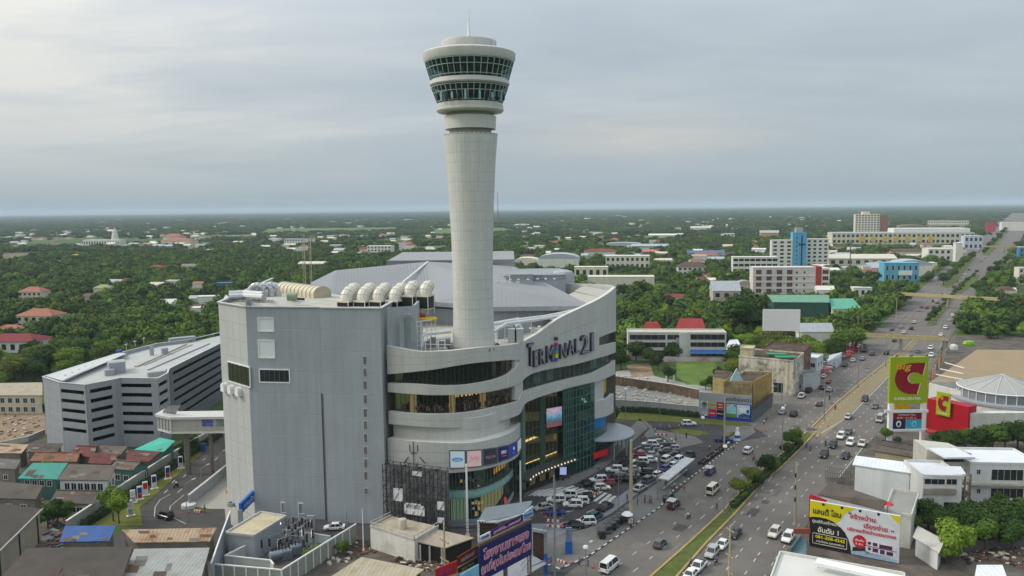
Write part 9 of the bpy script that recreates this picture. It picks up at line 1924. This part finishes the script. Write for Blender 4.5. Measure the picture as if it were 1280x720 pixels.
def footbridge(label,ua,va,ub,vb,vda,vdb,posts,th=1.3):
 a,b=at(ua,va),at(ub,vb);a.z=zat(ua,vda,a.y);b.z=zat(ub,vdb,b.y);t=thing('footbridge',label,'footbridge',(a.x,a.y,0));w=MB();w.bar(a-VV((0,0,.5)),b-VV((0,0,.5)),2.4,.7);w.B('deck',[YB],t,world=1)
 d=(b-a).normalized();n_=VV((-d.y,d.x,0))*1.2
 for s in(-1,1):w=MB();w.bar(a+n_*s+VV((0,0,.5)),b+n_*s+VV((0,0,.5)),.14,1.0);w.B('parapet',[YB],t,world=1)
 for s in posts:p=a.lerp(b,s);w=MB();w.box(p.x-.5,p.y-.5,0,p.x+.5,p.y+.5,p.z-.6);w.B('pier',[CONC],t,world=1)
 for q,e in((a,-1),(b,1)):w=MB();w.bar(q+n_*0+d*e*.8-VV((0,0,.5)),VV((q.x,q.y,0))+d*e*1.6+VV((d.y,-d.x,0))*-9,1.6,.35);w.B('stair',[YB],t,world=1)
footbridge('near yellow footbridge across the big road',1077,438,1180,441,419,424,(.0,.48,1));footbridge('second yellow footbridge farther up the big road',1127,382,1246,389,367.5,374,(.02,.5,.98));footbridge('most distant yellow footbridge over the big road',1228,316,1283,316,308,309,(0,.5,1))
a,b=at(833,612),at(857,592);d=(b-a).normalized();rz=math.atan2(d.y,d.x);t=thing('bus_shelter','long grey flat-roofed shelter along the car park walk','shelter',a,rz);L=(b-a).length+3;w=MB();w.box(-2,-1.3,3.0,L,1.3,3.25);w.B('roof',[mat('shelter_grey',rgb(190,192,194),.5)],t)
for k in range(5):
 x=-1.5+(L+1)*k/4;w=MB();w.bar((x,.9,0),(x,.9,3),.16);w.B('post',[STL],t)
w=MB();w.box(-1,.2,.4,L-1,.6,.5);w.B('bench',[STEEL],t)
p=at(784,655,.14);t=thing('street_stall','white umbrella over a small cart by the tuk-tuk rank','stall',p);w=MB();w.lathe([(1.25,2.1),(.7,2.6),(.02,2.8)],12);w.B('umbrella',[WHITE],t);w=MB();w.bar((0,0,0),(0,0,2.6),.07);w.B('umbrella_pole',[STL],t);w=MB();w.box(.2,-.5,.3,1.4,.3,1.1);w.B('cart',[mat('cart_white',(.5,.5,.5),.5)],t)
t0=thing('traffic_cone','x','traffic cone');w=MB();w.cyl((0,0,.04),(0,0,.75),.19,.03,10);w.B('cone',[mat('cone_orange',rgb(205,70,35),.5)],t0);w=MB();w.box(-.24,-.24,0,.24,.24,.05);w.B('base',[BLACKM],t0);w=MB();w.cyl((0,0,.38),(0,0,.5),.115,.085,10,caps=False);w.B('stripe',[WHITE],t0);index_children()
for i,(u,v,pl)in enumerate([(717,704,'beside the white globe lamp'),(741,710,'beside the white globe lamp'),(850,548,'on the junction road'),(903,549,'on the corner pavement'),(947,538,'at the far kerb of the junction'),(957,539,'at the far kerb of the junction'),(952,540,'at the far kerb of the junction'),(1020,548,'on the painted median'),(1025,543,'on the painted median'),(1035,533,'on the painted median'),(677,643,'at the car park entrance'),(682,648,'at the car park entrance'),(742,618,'by the zebra crossing'),(236,641,'at the side road barrier')]):dup(t0,at(u,v,.02),0,'orange traffic cone '+pl,'traffic cones '+pl)
for c in CHILD[t0.name]:bpy.data.objects.remove(c)
bpy.data.objects.remove(t0)
REDB,WHB=mat('barrier_red',rgb(180,45,40),.6),mat('barrier_white',rgb(215,212,208),.6)
for(pa,pb,lab)in(((683,659),(703,661),'red and white barrier at the lower car park entrance'),((684,652),(702,654),'upper red and white barrier at the lower car park entrance'),((697,702),(708,706),'red and white barrier at the bottom corner kerb'),((738,616),(746,620),'small red and white barrier left of the crossing guard'),((839,550),(847,560),'curved red and white barrier on the corner island'),((819,544),(834,545),'red and white barrier around the junction island'),((243,640),(252,641),'red barrier at the side road entrance')):
 a,b=at(*pa),at(*pb);t=thing('barrier',lab,'barrier',a);n=6
 for k in range(n):w=MB();p,q=a.lerp(b,k/n),a.lerp(b,(k+1)/n);w.bar(p+VV((0,0,.28)),q+VV((0,0,.28)),.3,.55);w.B('block',[REDB if k%2 else WHB],t,world=1)
t=thing('totem_sign','slim blue and grey sign totem at the corner of the block paving','sign',at(711,693));w=MB();w.box(-.7,-.2,0,.7,.2,2.6);w.B('base',[mat('sign_blue_paint',rgb(35,95,175),.4)],t);w=MB();w.box(-.6,-.25,2.6,.6,.25,5.4);w.B('panel',[mat('totem_slate',rgb(110,125,150),.5,.3,2)],t)
t=thing('totem_sign','white bottle-shaped totem at the corner pavement by the junction','sign',at(921.5,550));w=MB();w.lathe([(.9,0),(.8,1.8),(.45,2.6),(.4,3.6),(.01,3.7)],12);w.B('body',[WHITE],t);w=MB();w.lathe([(.93,.7),(.87,1.5)],12,caps=False);w.B('blue_band',[mat('sign_blue_paint',rgb(35,95,175),.4)],t)
t=thing('ad_screen','lit white and blue advertising screen near the mall doors','screen',at(704,601));w=MB();w.box(-.15,-.15,0,.15,.15,1.6);w.B('post',[BLACKM],t);w=MB();w.box(-.8,-.2,1.6,.8,.2,3.4);w.B('screen',[emit('ad_white',rgb(170,180,230),.6)],t)
def tree_at(u,v,kind,s,li,label,group=None,z=0):p=at(u,v);TREES_.append((p.x,p.y,kind,s,li,label,group))
TREES_=[]
for i,(u,v,k_,s,li)in enumerate([(925,621,2,.38,2),(940,606,2,.4,2),(957,592,0,.48,0),(968,588,1,.4,2),(984,570,1,.42,1),(991,560,0,.48,1),(997,556,3,.5,2),(931,625,1,.22,1),(948,607,1,.25,1)]):tree_at(u,v,k_,s,li,('spreading tree nearest the camera on the median','second spreading tree on the median','large dark tree in the middle of the median','olive tree touching the large dark median tree','bush-like tree before the far end of the median','green tree at the far end of the median','pale olive tree at the very end of the median','low shrub under the nearest median tree','low shrub under the second median tree')[i])
hedge('low dark shrubs running along the big road median',[(915,636),(945,608),(975,580),(1000,556)],1.3,1.8,LFH,n_per=16)
for i,(u0_,v0_,u1_,v1_,n_,sc_)in enumerate(((1160,404,1196,366,12,.42),(1180,356,1216,322,18,.85),(1222,368,1274,310,24,.8),(1198,364,1222,342,9,.4),(1230,318,1262,284,16,.85))):
 for k in range(n_):
  s=k/(n_-1);tree_at(u0_+(u1_-u0_)*s+rnd.uniform(-1.5,1.5),v0_+(v1_-v0_)*s,rnd.randrange(4),sc_*rnd.uniform(.8,1.15),rnd.choice((1,1,2,0)),'green street tree in the %s planted median strip'%('nearest short','left','long right','short middle','most distant')[i],'street trees of the %s median strip'%('nearest','left','right','middle','distant')[i])
for i,(u,v,k_,s,li,lab)in enumerate([(1085,612,3,.75,2,'olive banana-leaved tree in the yard of the white shophouse'),(1095,618,0,.75,2,'mixed dark tree in the yard of the white shophouse'),(1108,622,1,.7,0,'dark bushy tree by the yellow wall'),(1076,600,1,.5,1,'small tree nearest the railing fence'),(1138,668,1,.5,3,'bright green bush right of the big Thai billboard'),(1188,697,1,.85,3,'bright green tree beside the louvred white shed'),(1183,704,0,.5,3,'lower bright green bush at the white shed'),(1160,662,0,.62,0,'dark tree left in the grove before the white buildings'),(1172,668,1,.62,0,'dark crown beside the white corner block'),(1206,672,0,.68,0,'dark tree under the open stair'),(1222,676,2,.66,0,'broad dark tree before the long white building'),(1240,668,0,.66,0,'tall dark tree before the wide dark windows'),(1258,672,2,.68,0,'broad dark tree at the right of the grove'),(1274,668,0,.7,1,'tree at the right edge of the grove'),(1232,688,1,.7,1,'small tree at the front of the grove'),(1265,690,1,.7,0,'small dark tree by the rubbish yard'),(1212,660,3,.6,1,'slim tree close to the stair frame'),(1247,650,3,.6,1,'slim tall tree close to the long white wall'),(1107,552,1,.45,1,'round shrub left of the pylon sign foot'),(1122,558,1,.3,0,'shrub between the pylon sign posts'),(1163,578,3,.5,0,'palm-like tree right of the pylon sign'),(1175,562,1,.6,0,'dark tree below the red wall'),(1190,566,0,.6,0,'dark round tree below the red canopy'),(1206,562,1,.65,1,'tree below the white supermarket wall'),(1222,568,0,.7,0,'broad tree below the round supermarket wall'),(1240,566,2,.7,1,'wide tree before the white building roof'),(1256,560,0,.7,0,'tall tree right of the supermarket windows'),(1272,562,0,.75,0,'tallest tree at the right edge by the supermarket'),(1195,556,1,.45,1,'little tree nearest the red wall corner'),(142,652,3,.8,3,'upright fresh green tree in the verge by the hedge'),(149,655,3,.75,3,'second upright tree in the verge by the hedge'),(238,566,0,.5,0,'dark bushy tree between the teal roof and the wall'),(226,572,1,.45,0,'dark shrub beside the teal gabled house'),(72,655,1,.6,0,'dark tree behind the blue shed roof'),(84,652,1,.5,1,'green shrub at the wall foot behind the blue roof'),(60,660,0,.5,0,'dark garden tree at the lane'),(388,702,1,.3,3,'bright green shrub at the substation fence'),(400,698,1,.33,3,'second bright shrub at the substation fence'),(430,695,1,.35,1,'green shrub at the right end of the substation fence'),(926,424,2,2.1,0,'huge round dark tree beside the blank white billboard'),(945,418,0,1.8,0,'broad dark tree touching the huge round one'),(842,450,0,.8,1,'tree in front of the school stair tower'),(795,452,2,.8,0,'broad dark tree before the left end of the school'),(812,456,0,.7,1,'rounded tree between the school and the plot'),(822,462,1,.8,0,'dark tree at the edge of the dirt patch'),(776,462,0,.8,0,'tree beside the right end of the mall'),(835,478,1,.7,0,'dark bush left of the grass field'),(790,440,3,.9,1,'slim tree at the left end of the school'),(1015,452,0,.9,1,'leafy tree behind the shophouses at the kerb'),(1006,440,1,.9,2,'olive tree under the blank billboard'),(890,488,1,.6,0,'dark shrub at the left of the yellow block'),(882,487,1,.45,1,'shrub at the edge of the grass field')]):tree_at(u,v,k_,s,li,lab)
# ==== TREES
def leaf_mat(name,col,v=.35):
 m=bpy.data.materials.new(name);m.use_nodes=True;t=m.node_tree;b=t.nodes['Principled BSDF'];L=t.links.new
 b.inputs['Roughness'].default_value=.75;b.inputs['Specular IOR Level'].default_value=.15
 g=t.nodes.new('ShaderNodeNewGeometry');n=t.nodes.new('ShaderNodeTexNoise');n.inputs['Scale'].default_value=.55;n.inputs['Detail'].default_value=3;L(g.outputs['Position'],n.inputs[0])
 oi=t.nodes.new('ShaderNodeObjectInfo')
 n2=t.nodes.new('ShaderNodeTexNoise');n2.inputs['Scale'].default_value=.018;n2.inputs['Detail'].default_value=3;L(g.outputs['Position'],n2.inputs[0])
 ad=t.nodes.new('ShaderNodeMath');ad.operation='ADD';L(n.outputs[0],ad.inputs[0]);L(oi.outputs['Random'],ad.inputs[1])
 ad2=t.nodes.new('ShaderNodeMath');ad2.operation='ADD';L(ad.outputs[0],ad2.inputs[0]);L(n2.outputs[0],ad2.inputs[1])
 mr=t.nodes.new('ShaderNodeMapRange');mr.inputs[1].default_value=.6;mr.inputs[2].default_value=2.3;mr.inputs[3].default_value=0;mr.inputs[4].default_value=1;L(ad2.outputs[0],mr.inputs[0])
 cr=t.nodes.new('ShaderNodeValToRGB');e=cr.color_ramp.elements
 e[0].position=.1;e[0].color=tuple(c*.5 for c in col)+(1,);e[1].position=.9;e[1].color=(col[0]*2.3,col[1]*1.7,col[2]*1.15,1)
 L(mr.outputs[0],cr.inputs[0]);L(cr.outputs[0],b.inputs['Base Color']);MATS[name]=m;return m
LF=[leaf_mat('leaf_dark',(.020,.052,.014)),leaf_mat('leaf_mid',(.040,.094,.019)),leaf_mat('leaf_olive',(.062,.104,.021)),leaf_mat('leaf_fresh',(.078,.160,.022))]
BARK=mat('bark',(.09,.075,.06),.9,.3,2)
def crown_mesh(seed,r,h,nl,size,lobes=6,inner=True,z0=2.5):
 g=random.Random(seed);w=MB();L=[]
 for i in range(lobes):
  a=g.uniform(0,6.28);q=g.uniform(.15,.62)*r;rr_=r*g.uniform(.38,.62)
  zc=z0+h*g.uniform(.32,.72);L.append((VV((q*math.cos(a),q*math.sin(a),zc)),rr_,rr_*g.uniform(.65,.95)))
 L.append((VV((0,0,z0+h*.62)),r*.55,h*.36))
 if inner:
  for c,rr_,rz in L:
   me=bmesh.new();bmesh.ops.create_icosphere(me,subdivisions=1,radius=1)
   vs=[]
   for v in me.verts:
    k=g.uniform(.62,.88);vs.append((c.x+v.co.x*rr_*k,c.y+v.co.y*rr_*k,c.z+v.co.z*rz*k))
   w.add(vs,[tuple(x.index for x in f.verts)for f in me.faces]);me.free()
 for i in range(nl):
  c,rr_,rz=g.choice(L);a=g.uniform(0,6.28);cz=g.uniform(-.55,1);s=math.sqrt(max(0,1-cz*cz));k=g.uniform(.72,1.12)
  d=VV((s*math.cos(a),s*math.sin(a),cz));p=VV((c.x+d.x*rr_*k,c.y+d.y*rr_*k,c.z+d.z*rz*k))
  nn=(d+VV((g.uniform(-.7,.7),g.uniform(-.7,.7),g.uniform(-.2,.9)))).normalized();t=nn.cross(VV((g.uniform(-1,1),g.uniform(-1,1),.3))).normalized();b=nn.cross(t);z=size*g.uniform(.6,1.4)
  w.add([p+t*z,p-t*z*.6+b*z*.8,p-t*z*.7-b*z*.7],[(0,1,2)])
  if i%2:w.add([p+t*z*.7+b*z*.5-nn*.2*z,p+b*z-t*z*.3,p-t*z*.2-b*z*.2],[(0,1,2)])
 return w
def trunk_mb(seed,r,h,z0):
 g=random.Random(seed+99);w=MB();t=max(.14,r*.055);w.cyl((0,0,0),(.1,0,z0+h*.15),t*1.3,t*.9,7)
 for i in range(4):
  a=i*1.57+g.uniform(-.4,.4);w.cyl((.1,0,z0+h*.1),(r*.45*math.cos(a),r*.45*math.sin(a),z0+h*.5),t*.7,t*.25,5)
 return w
HI=[(1,5.5,8.5,2600,.42,8,2.4),(2,4.6,7.0,2200,.38,7,2.0),(3,6.5,8.0,3000,.46,10,3.0),(4,3.4,8.5,1800,.34,6,2.0)]
HIM=[]
for(sd_,r,h,nl,sz,lo_,z0)in HI:
 me=crown_mesh(sd_,r,h,nl,sz,lo_,True,z0).mesh('crown',[LF[1]]);tm=trunk_mb(sd_,r,h,z0).mesh('trunk',[BARK]);HIM.append((me,tm))
LO=[]
for i,(sd_,r,h,nl,sz,lo_,z0)in enumerate([(11,5.5,8,420,.85,7,1.2),(12,4.6,7,360,.8,6,1.0),(13,6.5,8.5,480,.95,8,1.4),(14,3.8,9,300,.75,5,1.2),(15,6,6.5,400,.9,8,.6),(16,5,7.5,360,.85,6,1.0)]):
 LO.append(crown_mesh(sd_,r,h,nl,sz,lo_,True,z0).mesh('far_crown',[LF[(0,1,1,2,1,3)[i]]]))
CL=[]
for i in range(4):
 w=MB();g=random.Random(50+i)
 for k in range(7):
  c=crown_mesh(200+i*10+k,g.uniform(5,8),g.uniform(6,10),60,1.7,4,True,0);dx,dy=g.uniform(-14,14),g.uniform(-14,14)
  w.add([(x+dx,y+dy,z)for x,y,z in c.v],c.f)
 CL.append(w.mesh('far_clump',[LF[(0,1,0,2)[i]]]))
def project(p):
 d=VV((p[0],p[1],p[2]-CH));z=d.dot(fw)
 return 640+F*d.dot(rr)/z,360-F*d.dot(uu)/z
KEEPB=[(min(x for x,y in k),max(x for x,y in k),min(y for x,y in k),max(y for x,y in k),k)for k in KEEP]
def free(x,y):
 for x0,x1,y0,y1,k in KEEPB:
  if x0<=x<=x1 and y0<=y<=y1 and inside((x,y),k):return False
 return True
from mathutils import noise as mnoise
def density(x,y,u,v):
 n=mnoise.fractal(VV((x*.006,y*.006,3.3)),1.0,2.0,4)
 if y<1300:base=.93
 elif y<2600:base=.80
 else:base=.78
 if u<300:return base+.1+.75*n if v>322 else base-.22+1.0*n
 if u>960 and v>265:return.55+.8*n
 return base-.16+.9*n
TR=random.Random(21);near=[];far=[];clumps=[]
BLD=[]
GRID={}
for bx,by,br in BUILT:
 D=by;ux,uy=bx/math.hypot(bx,by),by/math.hypot(bx,by);sh=min(170,D*.055)if D>260 else 0;q=(bx,by,br,ux,uy,sh)
 x0,x1,y0,y1=bx-br-abs(ux)*sh,bx+br+abs(ux)*sh,by-br-sh,by+br
 for i in range(int(x0//100),int(x1//100)+1):
  for j in range(int(y0//100),int(y1//100)+1):GRID.setdefault((i,j),[]).append(q)
def near_building(x,y):
 for bx,by,br,ux,uy,sh in GRID.get((int(x//100),int(y//100)),()):
  s=max(0,min(sh,(bx-x)*ux+(by-y)*uy))
  if(x+ux*s-bx)**2+(y+uy*s-by)**2<br*br:return True
 return False
def scatter(D0,D1,s,out,hgrid):
 y=D0
 while y<D1:
  hw=y*.70+40;x=-hw
  while x<hw:
   px,py=x+TR.uniform(-.5,.5)*s,y+TR.uniform(-.5,.5)*s;x+=s
   u,v=project((px,py,0))
   if not(-60<u<1340):continue
   if TR.random()>density(px,py,u,v):continue
   if not free(px,py)or near_building(px,py):continue
   out.append((px,py))
  y+=s
scatter(195,520,6.6,near,None);scatter(520,1500,7.8,far,None);scatter(1500,6500,26,clumps,None);scatter(6500,15000,48,clumps,None)
def hidden(x,y):
 u,v=project((x,y,8));u1=284 if True else 0
 return 290<u<762 and v>(352 if u<420 else 340 if u<500 else 335 if u<716 else 372)
near=[p for p in near if not hidden(*p)];far=[p for p in far if not hidden(*p)]
near.sort(key=lambda p:p[1])
IND=near[:215];REST=near[270:]+far
names=('dark green','mid green','olive green','fresh green')
def tree_zone(u):
 return 'in the wood left of the grey mall' if u<300 else 'in the grounds between the mall and the big road' if u<1090 else 'beyond the supermarket roof'
TREE_N=0
def plant(x,y,kind,s,rz,li,label,group,z=0):
 me,tm=HIM[kind];t=thing('broadleaf_tree',label,'tree',(x,y,z),rz,group);t.scale=(s,s,s)
 c=bpy.data.objects.new('crown',me);COL.objects.link(c);c.parent=t;c.material_slots[0].link='OBJECT';c.material_slots[0].material=LF[li]
 k=bpy.data.objects.new('trunk',tm);COL.objects.link(k);k.parent=t;return t
for(x,y)in IND:
 u,v=project((x,y,0));li=TR.choices((0,1,2,3),(3,4,2.4,2))[0];s=TR.uniform(.6,1.0)*(1.0 if u<300 else 1.05)
 if 1080<u and v>380:s*=.8
 plant(x,y,TR.randrange(4),s,TR.uniform(0,6.28),li,'%s broadleaf tree %s'%(names[li],tree_zone(u)),'%s trees %s'%(names[li],tree_zone(u)))
for x,y,k_,s,li,lab,gr in TREES_:plant(x,y,k_,s,TR.uniform(0,6.28),li,lab,gr)
def gn_scatter(name,pts,meshes,smin,smax,label,cat):
 col=bpy.data.collections.new(name+'_kinds')
 for i,m in enumerate(meshes):
  o=bpy.data.objects.new('%s_kind'%name,m);col.objects.link(o)
 me=bpy.data.meshes.new(name);me.from_pydata([(x,y,-.3)for x,y in pts],[],[])
 ob=bpy.data.objects.new(name,me);COL.objects.link(ob);ob['kind']='stuff';ob['label']=label;ob['category']=cat
 g=bpy.data.node_groups.new(name,'GeometryNodeTree');g.interface.new_socket('Geometry',in_out='INPUT',socket_type='NodeSocketGeometry');g.interface.new_socket('Geometry',in_out='OUTPUT',socket_type='NodeSocketGeometry')
 nn=g.nodes;gi,go=nn.new('NodeGroupInput'),nn.new('NodeGroupOutput');ip=nn.new('GeometryNodeInstanceOnPoints');ci=nn.new('GeometryNodeCollectionInfo')
 ci.inputs['Collection'].default_value=col;ci.inputs['Separate Children'].default_value=True;ci.inputs['Reset Children'].default_value=True
 ip.inputs['Pick Instance'].default_value=True
 ri=nn.new('FunctionNodeRandomValue');ri.data_type='INT';ri.inputs[4].default_value=0;ri.inputs[5].default_value=len(meshes)-1
 rs=nn.new('FunctionNodeRandomValue');rs.data_type='FLOAT';rs.inputs[2].default_value=smin;rs.inputs[3].default_value=smax
 rv=nn.new('FunctionNodeRandomValue');rv.data_type='FLOAT_VECTOR';rv.inputs[0].default_value=(0,0,0);rv.inputs[1].default_value=(0,0,6.28)
 L=g.links.new;L(gi.outputs[0],ip.inputs['Points']);L(ci.outputs[0],ip.inputs['Instance'])
 L(ri.outputs[2],ip.inputs['Instance Index']);L(rs.outputs[1],ip.inputs['Scale']);L(rv.outputs[0],ip.inputs['Rotation']);L(ip.outputs[0],go.inputs[0])
 md=ob.modifiers.new('scatter','NODES');md.node_group=g;return ob
gn_scatter('woodland',REST,LO,.55,1.15,'green broadleaf woodland spreading behind the mall towards the horizon','woodland')
gn_scatter('distant_woodland',clumps,CL,.6,1.0,'hazy distant tree cover reaching the horizon beyond the town','woodland')
print('TREES',len(IND),len(REST),len(clumps))
# ==== HAZE
w=MB();w.box(-30000,-60,-1.5,30000,32000,125)
hm=bpy.data.materials.new('haze');hm.use_nodes=True;t_=hm.node_tree;t_.nodes.clear()
pv_=t_.nodes.new('ShaderNodeVolumePrincipled');pv_.inputs['Color'].default_value=(.72,.88,1.0,1);pv_.inputs['Density'].default_value=.00007;pv_.inputs['Anisotropy'].default_value=0.0
ho=t_.nodes.new('ShaderNodeOutputMaterial');t_.links.new(pv_.outputs[0],ho.inputs['Volume'])
o=w.B('haze',[hm]);o['kind']='stuff';o['label']='pale blue-grey haze over the distant plain';o['category']='haze'
